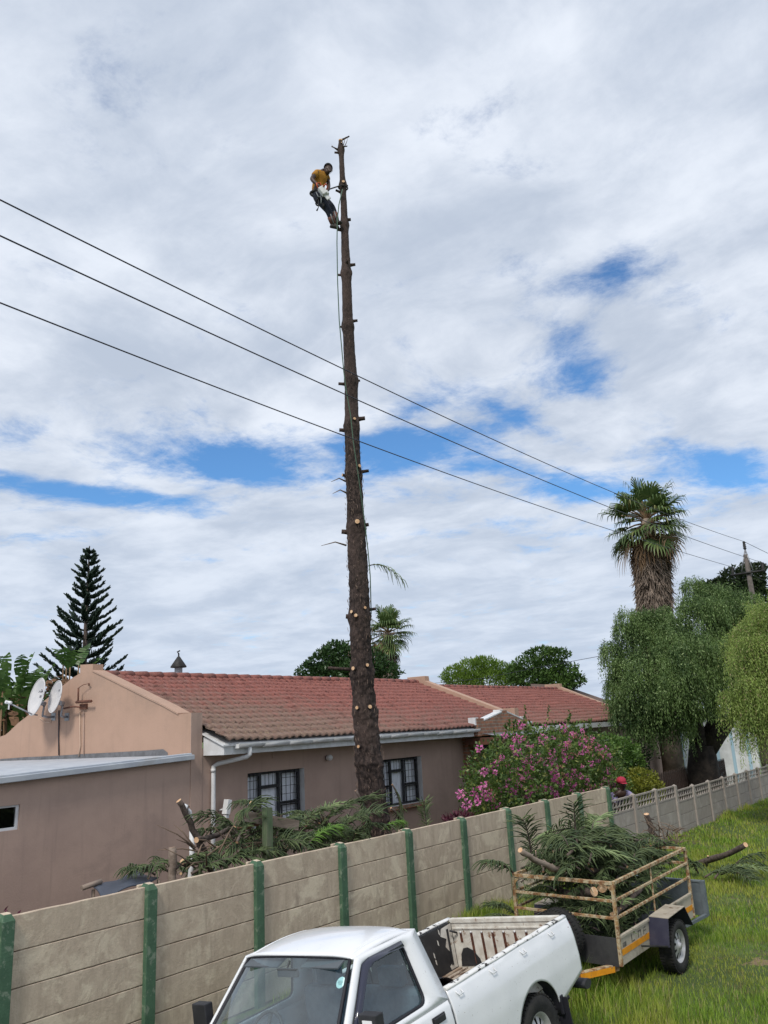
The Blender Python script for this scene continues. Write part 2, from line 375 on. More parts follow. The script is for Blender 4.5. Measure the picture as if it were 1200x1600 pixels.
# thin rods made in bulk: each row of P is a polyline (N,k,3), R (N,k)
def rods(P, Rd, sides=3):
    N, k, _ = P.shape
    tg = np.empty_like(P); tg[:, 1:-1] = P[:, 2:] - P[:, :-2]; tg[:, 0] = P[:, 1] - P[:, 0]; tg[:, -1] = P[:, -1] - P[:, -2]
    tg /= np.linalg.norm(tg, axis=2, keepdims=True) + 1e-9
    ref = np.where(np.abs(tg[..., 2:3]) < .9, np.array([0, 0, 1.]), np.array([1., 0, 0]))
    u_ = np.cross(tg, ref); u_ /= np.linalg.norm(u_, axis=2, keepdims=True) + 1e-9; v_ = np.cross(tg, u_)
    V = np.empty((N, k, sides, 3))
    for j in range(sides):
        a = 2 * math.pi * j / sides; V[:, :, j] = P + (u_ * math.cos(a) + v_ * math.sin(a)) * Rd[..., None]
    idx = np.arange(N * k * sides).reshape(N, k, sides)
    f = np.stack([idx[:, :-1, :], np.roll(idx, -1, 2)[:, :-1, :], np.roll(idx, -1, 2)[:, 1:, :], idx[:, 1:, :]], -1).reshape(-1, 4)
    return V.reshape(-1, 3), f
# flat leaves in bulk: centre base C, direction D (unit), side S (unit), length, width -> one diamond quad each, folded slightly
def leaves(C, D, S, L, W):
    N = len(C); V = np.empty((N, 4, 3)); L = np.broadcast_to(L, N)[:, None]; W = np.broadcast_to(W, N)[:, None]
    V[:, 0] = C; V[:, 1] = C + D * L * .45 + S * W / 2; V[:, 2] = C + D * L; V[:, 3] = C + D * L * .45 - S * W / 2
    return V.reshape(-1, 3), np.arange(N * 4).reshape(N, 4)
def unit(a): return a / (np.linalg.norm(a, axis=-1, keepdims=True) + 1e-9)
def rdirs(g, n): return unit(g.normal(size=(n, 3)))
def cat(parts):
    V = []; Fc = []; o = 0
    for v, f in parts: V.append(v); Fc.append(f + o); o += len(v)
    return np.concatenate(V), np.concatenate(Fc)

GZ = -.33     # ground level of the verge
def gz(x, y):
    t = min(max((y - 5.0) / 2.3, 0), 1); t = t * t * (3 - 2 * t); far = min(max((x - 16) / 10, 0), 1)
    return -.31 + .32 * t - .12 * far * t + .07 * far * (1 - t)

# ------------------------------------------------------------------ ground
def ground_mat():
    m, t, b = pbase('verge_soil')
    g = t.new('ShaderNodeTexCoord'); v = g.outputs['Object']
    c = t.mix(t.ramp(t.noise(v, .8, 6), .4, .6), (.07, .11, .022), (.11, .16, .035))
    c = t.mix(t.ramp(t.noise(v, 2.3, 7, .7), .55, .68), c, (.13, .10, .06))
    c = t.mix(t.ramp(t.noise(v, 14, 5, .7), .4, .7, 0, .5), c, (.03, .045, .012))
    for (px_, py_, r_) in ((12.6, 3.3, .12), (18.8, 7.1, .5)):
        d_ = t.vmath('DISTANCE', v, (px_, py_, -.3)); d_ = t.math('ADD', d_, t.math('MULTIPLY', t.math('SUBTRACT', t.noise(v, 4, 6, .7), .5), 1.4)); c = t.mix(t.ramp(d_, r_ * .6, r_ * 1.2, 1, 0), c, (.24, .17, .10))
    t.link(c, b.inputs['Base Color']); b.inputs['Roughness'].default_value = 1
    bn = t.new('ShaderNodeBump'); bn.inputs['Strength'].default_value = .8; bn.inputs['Distance'].default_value = .05
    t.link(t.noise(v, 25, 6, .7), bn.inputs['Height']); t.link(bn.outputs[0], b.inputs['Normal']); return m
def gpt(u_, v_):
    x = -300 + 1300 * u_; y = -300 + 900 * v_
    return (x, y, gz(x, y) - .02)
m = MB()
xs = [-600, -60, 0, 8, 18, 20.5, 23, 25.5, 28, 40, 90, 300, 1500]; ys = [-600, -40, 0, 4, 5, 5.4, 5.8, 6.2, 6.6, 7.0, 7.44, 7.46, 20, 60, 200, 1500]
for i in range(len(xs) - 1):
    for j in range(len(ys) - 1):
        q = [(xs[i], ys[j]), (xs[i + 1], ys[j]), (xs[i + 1], ys[j + 1]), (xs[i], ys[j + 1])]
        m.add([(x, y, (gz(x, y) if y < 7.45 else GZ - .2) - .02) for x, y in q], [(0, 1, 2, 3)])
g_ = struct(m.build('ground', ground_mat()))
m = MB(); m.add([(-5, 7.45, GZ - .008), (24, 7.45, GZ - .008), (24, 12, GZ - .008), (-5, 12, GZ - .008)], [(0, 1, 2, 3)])
struct(m.build('yard_ground', mat('yard_soil', (.10, .075, .055), (.07, .06, .04), 3, 1, .5, 20)))

# grass on the verge
ng = np.random.default_rng(3)
def grass_field():
    parts = []; mi = []
    # denser near the camera, thinner and taller cards farther off
    for (x0, x1, y0, y1, n, L, W) in [(7.5, 14, 1.4, 7.4, 70000, .15, .007), (14, 21, .5, 7.4, 46000, .16, .011), (21, 36, 0, 7.4, 42000, .16, .018)]:
        x = ng.uniform(x0, x1, n); y = ng.uniform(y0, y1, n)
        dens = .5 + .5 * np.sin(x * 1.7 + 2 * np.sin(y * 1.3)) * np.sin(y * 2.1 + 1.5 * np.sin(x * .9))
        bald = ((x - 12.3) / 1.1) ** 2 + ((y - 3.5) / .8) ** 2 < 1 + .6 * ng.random(n)
        bald |= ((x - 11.3) / 1.0) ** 2 + ((y - 2.3) / .5) ** 2 < 1 * ng.random(n)
        bald |= ((x - 18.8) / .9) ** 2 + ((y - 7.1) / .35) ** 2 < 1
        keep = (ng.random(n) < .45 + .55 * dens) & ~(bald & (ng.random(n) < .3)); x = x[keep]; y = y[keep]; n = len(x); dens = dens[keep]; bald = bald[keep]
        rut = np.exp(-((y - 5.2) / .8) ** 2) * (x < 12.5) * .9 + np.exp(-((y - 4.6) / .9) ** 2) * (x < 10.8) * .6
        z = np.array([gz(a, b) for a, b in zip(x, y)]) - .02
        h = L * .60 * ng.uniform(.5, 1.25, n) * (.6 + .8 * dens) * (1 + 1.9 * rut) * np.where(bald, .55, 1) * np.where((y > 7.12) & (dens > .55), 1.6, 1)
        an = ng.uniform(0, 2 * np.pi, n); lean = ng.uniform(.1, .75, n)
        lx = np.cos(an) * lean; ly = np.sin(an) * lean
        B = np.stack([x, y, z], 1); S = np.stack([-np.sin(an), np.cos(an), 0 * an], 1) * W
        # half the blades face the street so that they show as blades
        M1 = B + np.stack([lx * h * .35, ly * h * .35, h * .6], 1); Tp = B + np.stack([lx * h, ly * h, h * .95], 1)
        V = np.stack([B - S / 2, B + S / 2, M1 + S * .4, M1 - S * .4, Tp + S * .05, Tp - S * .05], 1).reshape(-1, 3)
        i = np.arange(n)[:, None] * 6
        f = np.concatenate([i + [[0, 1, 2, 3]], i + [[3, 2, 4, 5]]]).astype(int)
        parts.append((V, f))
    return cat(parts)
gm, t, b = pbase('grass_blades')
g = t.new('ShaderNodeNewGeometry'); tcn = t.new('ShaderNodeTexCoord')
c = t.mix(g.outputs['Random Per Island'], (.095, .20, .022), (.31, .43, .055))
c = t.mix(t.ramp(t.noise(tcn.outputs['Object'], .9, 6, .65), .42, .62), c, (.33, .37, .06))
c = t.mix(t.ramp(t.noise(tcn.outputs['Object'], 1.9, 7, .7), .57, .68), c, (.22, .17, .075))
c = t.mix(t.ramp(g.outputs['Random Per Island'], .90, .95), c, (.38, .32, .16))
t.link(c, b.inputs['Base Color']); b.inputs['Roughness'].default_value = .6; b.inputs['Specular IOR Level'].default_value = .25
tr = t.new('ShaderNodeBsdfTranslucent'); t.link(c, tr.inputs[0]); mx = t.new('ShaderNodeMixShader'); mx.inputs[0].default_value = .35
t.link(b.outputs[0], mx.inputs[1]); t.link(tr.outputs[0], mx.inputs[2]); t.link(mx.outputs[0], t.n['Material Output'].inputs[0])
V, f = grass_field()
go = npmesh('grass', V, f, gm); struct(go, 'stuff'); tag(go, 'long green grass with dry patches covering the verge beside the wall', 'grass')

# ------------------------------------------------------------------ precast concrete walls
WY = 7.4; SP = 1.537
wall = empty('precast_wall', (4.25, WY, GZ)); tag(wall, 'tall concrete panel wall with green posts running behind the white pickup', 'wall')
def wtop(i): return 1.513 - .0075 * i
PX0 = 4.25
for i in range(-2, 10):
    x = PX0 + i * SP; zt = wtop(i)
    m = MB()     # post with a chamfered head, slots at both sides
    pr = [(x - .062, WY - .075, -.6), (x + .062, WY - .075, -.6), (x + .062, WY + .05, -.6), (x - .062, WY + .05, -.6)]
    zc = zt + .0
    hd = [(x - .062, WY - .075, zc - .035), (x + .062, WY - .075, zc - .035), (x + .062, WY + .05, zc - .01), (x - .062, WY + .05, zc - .01)]
    tp = [(x - .035, WY - .045, zc + .02), (x + .035, WY - .045, zc + .02), (x + .035, WY + .03, zc + .03), (x - .035, WY + .03, zc + .03)]
    m.add(pr + hd + tp, [(0, 1, 5, 4), (1, 2, 6, 5), (2, 3, 7, 6), (3, 0, 4, 7), (4, 5, 9, 8), (5, 6, 10, 9), (7, 4, 8, 11)], 0)
    m.add(hd + tp, [(2, 3, 7, 6), (4, 5, 6, 7)], 1)
    m.build('post', [M_green, M_conc], wall, bevel=.006)
    # rendered concrete cheek behind the painted face
    m = MB(); m.bx(x - .085, x + .085, WY + .052, WY + .085, -.6, zt + .015); m.build('post_back', M_conc, wall, bevel=.005)
    if i < 9:
        for k in range(5):
            z1 = zt - .3 * k - .004; z0 = z1 - .292
            sl = -.0075
            m = MB(); y0, y1 = WY - .022, WY + .026
            xa, xb = x + .058, x + SP - .058
            def slab(x, y, z): return (x, y + rnd.uniform(-.001, .001), z + sl * (x - xa) / SP)
            # face with a shallow raised field and slightly uneven edge
            n = 10; tops = [slab(xa + (xb - xa) * q / n, y0, z1 + rnd.uniform(-.0025, .002)) for q in range(n + 1)]
            bots = [slab(xa + (xb - xa) * q / n, y0, z0 + rnd.uniform(-.001, .001)) for q in range(n + 1)]
            tb = [(p[0], y1, p[2]) for p in tops]; bb = [(p[0], y1, p[2]) for p in bots]
            vv = tops + bots + tb + bb; fs = []
            for q in range(n):
                fs += [(n + 1 + q, n + 2 + q, q + 1, q), (q, q + 1, 2 * n + 3 + q, 2 * n + 2 + q), (2 * n + 2 + q, 2 * n + 3 + q, 3 * n + 4 + q, 3 * n + 3 + q), (3 * n + 3 + q, 3 * n + 4 + q, n + 2 + q, n + 1 + q)]
            m.add(vv, fs); m.build('panel', M_conc, wall, bevel=.006)
wall2 = empty('lattice_wall', (18.1, WY, GZ)); tag(wall2, 'lower grey concrete wall with a pierced lattice top row beyond the green posts', 'wall')
for i in range(0, 13):
    x = 18.085 + i * SP
    zt = (1.17 - .018 * i) if i < 3 else (.995 - .0075 * (i - 3)); zp = zt if i != 3 else 1.10
    gb = -.4
    if i > 0:
        m = MB(); m.bx(x - .06, x + .06, WY - .06, WY + .05, gb, zp + .0)
        m.add([(x - .06, WY - .06, zp), (x + .06, WY - .06, zp), (x + .06, WY + .05, zp), (x - .06, WY + .05, zp), (x, WY - .005, zp + .045)], [(0, 1, 4), (1, 2, 4), (2, 3, 4), (3, 0, 4)])
        m.build('post', M_concg, wall2)
    if i == 12: break
    xa, xb = x + .062, x + SP - .062
    # lattice slab: frame and leaning ribs that leave slanted openings
    m = MB(); m.bx(xa, xb, WY - .025, WY + .025, zt - .055, zt - .02); m.bx(xa, xb, WY - .025, WY + .025, zt - .335, zt - .295)
    nrib = 7; st = (xb - xa) / nrib
    for q in range(nrib + 1):
        xr = xa + q * st
        pts = [(xr - .03, zt - .30), (xr + .03, zt - .24), (xr - .01, zt - .18), (xr + .055, zt - .10), (xr + .085, zt - .05)]
        for a, b2 in zip(pts[:-1], pts[1:]):
            if min(a[0], b2[0]) < xa - .035 or max(a[0], b2[0]) > xb + .05: continue
            m.prism([(a[0] - .016, WY - .014, a[1]), (a[0] + .016, WY - .014, a[1]), (b2[0] + .016, WY - .014, b2[1]), (b2[0] - .016, WY - .014, b2[1])], (0, .026, 0))
        if q < nrib:
            m.prism([(xr + .02, WY - .012, zt - .20), (xr + .045, WY - .012, zt - .18), (xr + st + .01, WY - .012, zt - .165), (xr + st, WY - .012, zt - .195)], (0, .022, 0))
    m.build('lattice_panel', M_concg, wall2)
    for k in range(3):
        z1 = zt - .342 - .3 * k; m = MB(); m.bx(xa, xb, WY - .02, WY + .025, z1 - .293, z1); m.build('panel', M_concg, wall2, bevel=.006)

# ------------------------------------------------------------------ houses
def tile_roof(name, x0, x1, eave, ridge, parent, per=.2, courses=14, res=6, mat_=None, xr0=None):
    (ye, ze), (yr, zr) = eave, ridge
    nx = int((x1 - x0) / per * res); us = np.linspace(x0, x1, nx + 1)
    d = np.array([yr - ye, zr - ze]); ln = np.hypot(*d); d /= ln; nrm = np.array([-d[1], d[0]])
    if nrm[1] < 0: nrm = -nrm
    rows = []
    for c_ in range(courses):
        a = c_ / courses * ln; b_ = (c_ + 1) / courses * ln
        for s_, hgt in ((a - .012, .008), (a, .050), (b_ - .012, .012)): rows.append((s_, hgt, c_))
    ph = np.cos((us - x0) / per * 2 * np.pi)
    wave = .017 * np.sign(ph) * np.abs(ph) ** .7
    V = []
    jr = np.random.default_rng(5).uniform(-.004, .004, (courses, nx + 1))
    for s_, hgt, c_ in rows:
        h = hgt + wave * 1.0 + np.repeat(jr[c_][::res], res)[:nx + 1] if False else hgt + wave + jr[c_] * 1.6
        sag = .010 * np.sin(us * 1.3 + 1) + .008 * np.sin(us * 3.1)
        h = h + sag
        V.append(np.stack([us, ye + d[0] * s_ + nrm[0] * h, ze + d[1] * s_ + nrm[1] * h], 1))
    V = np.array(V); nr = len(rows); idx = np.arange(nr * (nx + 1)).reshape(nr, nx + 1)
    f = np.stack([idx[:-1, :-1], idx[:-1, 1:], idx[1:, 1:], idx[1:, :-1]], -1).reshape(-1, 4)
    return npmesh(name, V.reshape(-1, 3), f, mat_ or M_tile, parent)

HX0 = 10.25; HY = 12.0; GYr = 15.2; RZ = 4.33
house = empty('house', (HX0, HY, GZ)); tag(house, 'long low house with plastered walls and a weathered red tiled roof behind the wall', 'house')
EY, EZ = 11.42, 2.84      # gutter line
tile_roof('roof', HX0 + .26, 22.35, (EY - .03, EZ + .03), (GYr, RZ), house)
m = MB(); m.add([(HX0 + .26, GYr, RZ), (22.35, GYr, RZ), (22.35, GYr + 3.9, 2.8), (HX0 + .26, GYr + 3.9, 2.8)], [(0, 1, 2, 3)]); m.build('rear_roof', M_tile, house)
m = MB()
xx = HX0 + .26
while xx < 22.3:
    m.tube([(xx, GYr, RZ + .0), (xx + .40, GYr, RZ + .012)], [.115, .125], 12, squash=.75); xx += .39
m.build('ridge_cap', M_tile, house)
# main front wall with two window openings
def wall_with_holes(m, x0, x1, z0, z1, y, th, holes, mi=0):
    xs_ = sorted({x0, x1} | {h[0] for h in holes} | {h[1] for h in holes}); zs_ = sorted({z0, z1} | {h[2] for h in holes} | {h[3] for h in holes})
    for i in range(len(xs_) - 1):
        for j in range(len(zs_) - 1):
            xm, zm = (xs_[i] + xs_[i + 1]) / 2, (zs_[j] + zs_[j + 1]) / 2
            if any(h[0] < xm < h[1] and h[2] < zm < h[3] for h in holes): continue
            m.add([(xs_[i], y, zs_[j]), (xs_[i + 1], y, zs_[j]), (xs_[i + 1], y, zs_[j + 1]), (xs_[i], y, zs_[j + 1])], [(0, 1, 2, 3)], mi)
    for h in holes:
        a, b_, c_, d_ = h
        m.add([(a, y, c_), (b_, y, c_), (b_, y, d_), (a, y, d_), (a, y + th, c_), (b_, y + th, c_), (b_, y + th, d_), (a, y + th, d_)],
              [(0, 4, 5, 1), (1, 5, 6, 2), (2, 6, 7, 3), (3, 7, 4, 0)], 1)
W1 = (11.67, 13.30, 1.13, 2.23); W2 = (16.06, 17.68, 1.15, 2.23)
m = MB(); wall_with_holes(m, HX0 + .25, 19.72, GZ - .3, 2.74, HY, .24, [W1, W2])
m.bx(HX0 + .25, 19.72, HY + .245, HY + .4, GZ - .3, 1.0); m.bx(HX0 + .25, 19.72, HY + .245, HY + .4, 2.3, 2.74); m.bx(13.6, 15.9, HY + .245, HY + .4, 1.0, 2.3)
m.build('wall', [M_plaster, M_white], house)
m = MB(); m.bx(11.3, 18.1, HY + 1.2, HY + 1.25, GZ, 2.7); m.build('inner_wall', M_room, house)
# gable wall of this house, profile as seen
gp = [(0, 1151), (8, 1148.5), (18, 1140), (28, 1130), (45, 1117), (62, 1101), (80, 1086), (96, 1073), (112, 1060), (125, 1052), (125.5, 1038.8), (145, 1037.5), (145, 1049), (170, 1061), (200, 1076), (230, 1091), (255, 1103), (279, 1116.5), (298, 1113.5)]
prof = [aX(px, py, HX0) for px, py in gp]
prof = [(p.y, p.z) for p in prof]
prof = [(prof[0][0] + .6, prof[0][1])] + prof; prof[-1] = (HY, prof[-1][1])
m = MB(); m.prism([(HX0, y, z) for y, z in prof] + [(HX0, HY, GZ - .3), (HX0, prof[0][0], GZ - .3)], (.255, 0, 0)); m.build('gable_wall', M_gable, house)
# lighter plaster coping along the sloping edge
m = MB()
for (a, b_) in zip(prof[13:], prof[14:-1]):
    m.prism([(HX0 - .02, a[0], a[1] - .0), (HX0 - .02, b_[0], b_[1]), (HX0 - .02, b_[0], b_[1] + .03), (HX0 - .02, a[0], a[1] + .03)], (.30, 0, 0))
m.build('coping', M_gable, house)
m = MB()       # front end of the gable wall as a pillar, coloured like the front
m.bx(HX0 - .003, HX0 + .262, HY - .012, HY - .002, GZ - .3, prof[-1][1] - .004); m.build('pillar', M_plaster, house)
# flashing where the flat roof meets the gable
fl = [(0, 1186), (40, 1183), (80, 1181.5), (130, 1178), (180, 1175.5), (230, 1172.5), (255, 1170.5), (262, 1176)]
q = [aX(px, py, HX0 - .006) for px, py in fl]
m = MB()
for a, b_ in zip(q[:-1], q[1:]): m.add([(HX0 - .006, a.y, 2.5), (HX0 - .006, b_.y, 2.5), tuple(b_), tuple(a)], [(0, 1, 2, 3)])
m.build('flashing', mat('bitumen_grey', (.17, .17, .18), (.12, .12, .125), 10, .7, .3), house)
# soffit box, fascia, gutter, downpipe
m = MB(); m.prism([(HX0 + .262, EY, 2.80), (HX0 + .262, GYr, 4.27), (HX0 + .262, GYr, 4.24), (HX0 + .262, EY, 2.77)], (12.08, 0, 0)); m.build('underlay', M_white, house)
m = MB(); m.prism([(HX0 + .30, EY + .03, 2.62), (HX0 + .30, HY, 2.62), (HX0 + .30, HY, 2.96), (HX0 + .30, EY + .03, 2.78)], (.02, 0, 0))
m.bx(HX0 + .322, 19.45, EY + .035, EY + .06, 2.62, 2.83); m.bx(HX0 + .322, 19.45, EY + .062, HY - .002, 2.63, 2.645)
m.build('fascia', M_white, house, bevel=.004)
m = MB()
gx = np.linspace(HX0 + .55, 19.55, 14)
for i in range(len(gx) - 1):
    m.grid(lambda a, b_: (gx[i] + (gx[i + 1] - gx[i]) * a, EY - .045 - .058 * math.cos(math.pi * b_ * 1.0) * 1.0 + .0, 2.80 - .075 * math.sin(math.pi * b_) + .008 * math.sin(gx[i] * 2)), 1, 8)
m.bx(gx[0], gx[-1], EY - .108, EY - .098, 2.79, 2.812); m.bx(gx[0] - .004, gx[0] + .004, EY - .10, EY + .01, 2.725, 2.80)
m.build('gutter', M_white, house, solid=.006)
pa = [(11.12, EY - .045, 2.73), (11.12, EY - .045, 2.60), (11.10, EY + .01, 2.56), (10.80, HY - .10, 2.46), (10.75, HY - .06, 2.42), (10.745, HY - .06, 2.2), (10.74, HY - .06, GZ)]
m = MB(); m.tube(pa, .042, 12); m.tube([(10.742, HY - .06, 2.32), (10.742, HY - .06, 2.38)], .048, 12); m.build('downpipe', M_white, house)
def window(x0, x1, z0, z1, parent, sill=True):
    y = HY + .15
    fr = MB(); th = .045; w_ = x1 - x0; h_ = z1 - z0; c1_, c2_ = x0 + w_ * .29, x0 + w_ * .62
    fr.bx(x0, x1, y - .03, y + .03, z1 - .05, z1); fr.bx(x0, x1, y - .03, y + .03, z0, z0 + .05)
    for xc in (x0 + .025, x1 - .025, c1_, c2_): fr.bx(xc - .022, xc + .022, y - .033, y + .033, z0 + .002, z1 - .002)
    fr.bx(c1_ + .03, c2_ - .03, y - .035, y + .035, z1 - .27 * h_ - .03, z1 - .27 * h_ + .03)
    for a, b_ in ((x0 + .05, c1_ - .03), (c2_ + .03, x1 - .05)):
        zz_ = z0 + .42 * h_; fr.bx(a, b_, y - .05, y + .02, zz_ - .024, zz_ + .024)
        for zA, zB in ((zz_ + .035, z1 - .05), (z0 + .05, zz_ - .035)):
            fr.bx(a, a + .03, y - .055, y - .03, zA, zB); fr.bx(b_ - .03, b_, y - .055, y - .03, zA, zB)
            fr.bx(a, b_, y - .0551, y - .0301, zB - .02, zB)
    win = fr.build('window', M_darkwood, parent, bevel=.003)
    g2 = MB(); g2.add([(x0, y, z0), (x1, y, z0), (x1, y, z1), (x0, y, z1)], [(0, 1, 2, 3)]); g2.build('pane', M_glass, win)
    bb = MB()
    for a, b_ in ((x0 + .05, c1_ - .03), (c2_ + .03, x1 - .05)):
        for k in range(1, 4): bb.tube([(a + (b_ - a) * k / 4, y - .062, z0), (a + (b_ - a) * k / 4, y - .062, z1)], .006, 6)
        for k in range(1, 7): bb.tube([(a, y - .064, z0 + h_ * k / 7), (b_, y - .064, z0 + h_ * k / 7)], .005, 6)
    for k in range(1, 5): bb.tube([(c1_ + (c2_ - c1_) * k / 5, y - .05, z1 - .27 * h_), (c1_ + (c2_ - c1_) * k / 5, y - .05, z1)], .005, 6)
    bb.build('burglar_bars', M_black, win)
    cu_ = MB(); n = 120
    cu_.grid(lambda a, b_: (x0 - .1 + (w_ + .5) * a, y + .062 + .012 * math.sin(a * 75 + .6 * math.sin(a * 23)), z0 - .1 + (h_ + .15) * b_), n, 1); cu_.build('curtain', M_curtain, win)
    if sill:
        s_ = MB()
        k = x0 - .02
        while k < x1 - .02: s_.box((k + .05, HY - .02, z0 - .055), (.092, .19, .075), rot=Matrix.Rotation(R(-12), 3, 'X')); k += .1
        s_.build('window_sill', M_brick, win, bevel=.004)
    return win
window(W1[0], W1[1] - .015, W1[2], W1[3], house); window(W2[0], W2[1] - .015, W2[2], W2[3], house)
for wx_ in (12.35, 16.7):
    m = MB(); m.bx(wx_, wx_ + .22, HY - .012, HY + .01, 2.47, 2.58)
    for k in range(4): m.bx(wx_ + .01, wx_ + .21, HY - .016, HY - .012, 2.485 + k * .023, 2.493 + k * .023)
    m.build('air_vent', M_plaster, house)
m = MB(); p = Vector((14.02, HY - .01, 2.39)); m.tube([p, p + Vector((0, -.06, 0))], [.05, .045], 10, 1); m.tube([p + Vector((.12, 0, 0)), p + Vector((.12, -.05, 0)), p + Vector((.06, -.10, .01))], .015, 6, 1)
m.lathe([(0, -.10), (.035, -.095), (.062, -.06), (.068, -.02), (.05, .03)], p + Vector((0, -.05, 0)), 'Y', 14, 0); m.build('wall_lamp', [M_white, M_black], house)
m = MB(); p = Vector((10.93, HY - .02, 1.63)); m.tube([p, p + Vector((-.0, -.10, .02))], .022, 8); m.box(p + Vector((.03, -.17, .06)), (.10, .12, .26), rot=Matrix.Rotation(R(12), 3, 'Y')); m.box(p + Vector((.01, -.17, -.1)), (.08, .08, .06)); m.build('floodlight', M_white, house, bevel=.012)
# flue with a cone cowl
m = MB(); c0 = Vector((13.05, 15.75, 0)); m.lathe([(.095, 4.1), (.095, 4.59)], c0, 'Z', 14, 0)
m.lathe([(.19, 4.60), (.195, 4.62), (.03, 4.86), (0, 4.87)], c0, 'Z', 14, 1); m.lathe([(0, 4.595), (.19, 4.60)], c0, 'Z', 14, 1)
m.tube([c0 + Vector((0, 0, 4.86)), c0 + Vector((.0, 0, 4.93)), c0 + Vector((-.04, 0, 4.97)), c0 + Vector((.03, 0, 5.0))], .018, 6, 1)
m.build('flue', [M_metal, M_black], house)
# flat roofed extension in front of the gable
def fz(x): return 2.655 - (HX0 - x) * .0355
m = MB(); wall_with_holes(m, -2, HX0 - .004, GZ - .3, 2.13, HY, .12, [(5.2, 7.02, 1.77, 2.12)]); m.add([(-2, HY, 2.13), (HX0 - .004, HY, 2.13), (HX0 - .004, HY, fz(HX0) - .03), (-2, HY, fz(-2) - .03)], [(0, 1, 2, 3)]); m.build('extension_wall', [M_plaster, M_plaster], house)
m = MB()
for (ya, yb, dz, th) in ((HY - .13, HY - .06, .0, .085), (HY - .055, HY + .10, .03, .04)):
    m.prism([(-2, ya, fz(-2) + dz), (HX0 - .01, ya, fz(HX0) + dz), (HX0 - .01, ya, fz(HX0) + dz - th), (-2, ya, fz(-2) + dz - th)], (0, yb - ya, 0))
m.prism([(-2, HY + .105, fz(-2)), (HX0 - .008, HY + .105, fz(HX0)), (HX0 - .008, HY + .105, fz(HX0) - .03), (-2, HY + .105, fz(-2) - .03)], (0, 9, 0))
m.build('flat_roof', M_roofsheet, house, bevel=.008)
m = MB(); x0, x1, z0, z1 = 5.2, 7.02, 1.77, 2.13; y = HY + .05
m.bx(x0, x1, y - .02, y + .03, z1 - .04, z1); m.bx(x0, x1, y - .02, y + .03, z0, z0 + .04); m.bx(x1 - .045, x1, y - .022, y + .032, z0, z1); m.bx(6.1, 6.14, y - .02, y + .03, z0, z1)
wn = m.build('window', M_white, house, bevel=.004)
m = MB(); m.add([(x0, y, z0), (x1, y, z0), (x1, y, z1), (x0, y, z1)], [(0, 1, 2, 3)]); m.build('pane', glassmat('dark_glass', (.25, .26, .28)), wn)
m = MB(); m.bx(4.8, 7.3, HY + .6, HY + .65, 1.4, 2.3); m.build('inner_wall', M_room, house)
# cables, junction box and old aerial bracket on the gable
M_cable = mat('cable', (.55, .40, .30)); M_cabled = mat('dark_cable', (.05, .04, .045)); M_rustd = mat('rust_iron', (.10, .04, .03), (.18, .08, .05), 20)
gxp = HX0 - .02
def gpth(pts, off=0): return [aX(px, py, gxp - off) for px, py in pts]
for pth, rr_, mm_ in (([(92, 1110), (92, 1130), (91.5, 1150), (92, 1180)], .014, M_cabled), ([(125, 1112), (125, 1140), (125.5, 1165), (123, 1182)], .012, M_cable), ([(131, 1112), (131, 1180)], .008, M_plaster), ([(62, 1122), (70, 1128), (79, 1129), (80, 1125)], .008, M_cable)):
    m = MB(); m.tube(gpth(pth), rr_, 6); m.build('cable', mm_, house)

m = MB(); c_ = aX(131, 1104, gxp); m.box(c_, (.06, .22, .11)); a, b_ = aX(119, 1097, gxp - .1), aX(143, 1095.5, gxp - .1); m.tube([a, b_], .03, 4)
a2, b2 = aX(122, 1096, gxp - .1), aX(122.5, 1075, gxp - .1); m.tube([a2, b2], .018, 6); m.tube([b2, aX(130, 1070, gxp - .08), aX(139, 1068, gxp - .05)], .007, 6); m.tube([aX(139, 1068, gxp - .05), aX(139, 1071, gxp)], .015, 6)
m.tube(gpth([(126, 1105), (114, 1104), (100, 1107)], .12), .02, 6)
m.build('aerial_bracket', M_rustd, house)
# brick porch: pier, stepped gablet, lean-to sheet, beam
m = MB(); m.bx(19.725, 20.5, HY - .16, HY + .22, GZ - .3, 2.72)
m.build('brick_pier', M_brick, house)
by = 11.33
gb_ = [(19.45, 2.62), (22.35, 2.62), (22.35, 3.06), (22.1, 3.06), (22.1, 2.98), (21.15, 3.2), (21.15, 3.27), (20.85, 3.27), (20.85, 3.2), (19.8, 2.99), (19.8, 3.08), (19.45, 3.08)]
m = MB(); m.prism([(x, by, z) for x, z in gb_], (0, .22, 0)); m.build('brick_gablet', M_brick, house)
m = MB()
for a, b_ in (((19.8, 3.0), (20.85, 3.21)), ((21.15, 3.21), (22.1, 2.99))):
    m.prism([(a[0], by + .0, a[1] + .002), (b_[0], by + .0, b_[1] + .002), (b_[0], by + .0, b_[1] + .04), (a[0], by + .0, a[1] + .04)], (0, .25, 0))
for x, z in ((19.45, 3.083), (20.85, 3.273), (22.1, 3.063)): m.bx(x - .06, x + .12, by + .03, by + .25, z - .18, z + .02)
m.bx(22.36, 22.75, by + .04, by + .25, 2.86, 2.94)
m.build('gablet_coping', M_white, house, bevel=.004)
m = MB(); m.grid(lambda a, b_: (19.6 + 2.8 * a, 11.3 - .55 * b_, 2.68 - .08 * b_ + .012 * math.sin(a * 200)), 180, 1); m.build('corrugated_sheet', M_metal, house, solid=.004)
m = MB(); m.bx(19.55, 22.4, 10.84, 10.94, 2.40, 2.58); m.bx(19.55, 19.7, 10.86, HY - .17, 2.40, 2.58)
m.build('porch_beam', mat('stained_beam', (.14, .06, .035), (.09, .045, .03), 4, .7), house)
m = MB(); m.bx(20.0, 22.5, HY + .6, HY + .7, GZ, 2.6); m.build('porch_back', M_room, house)
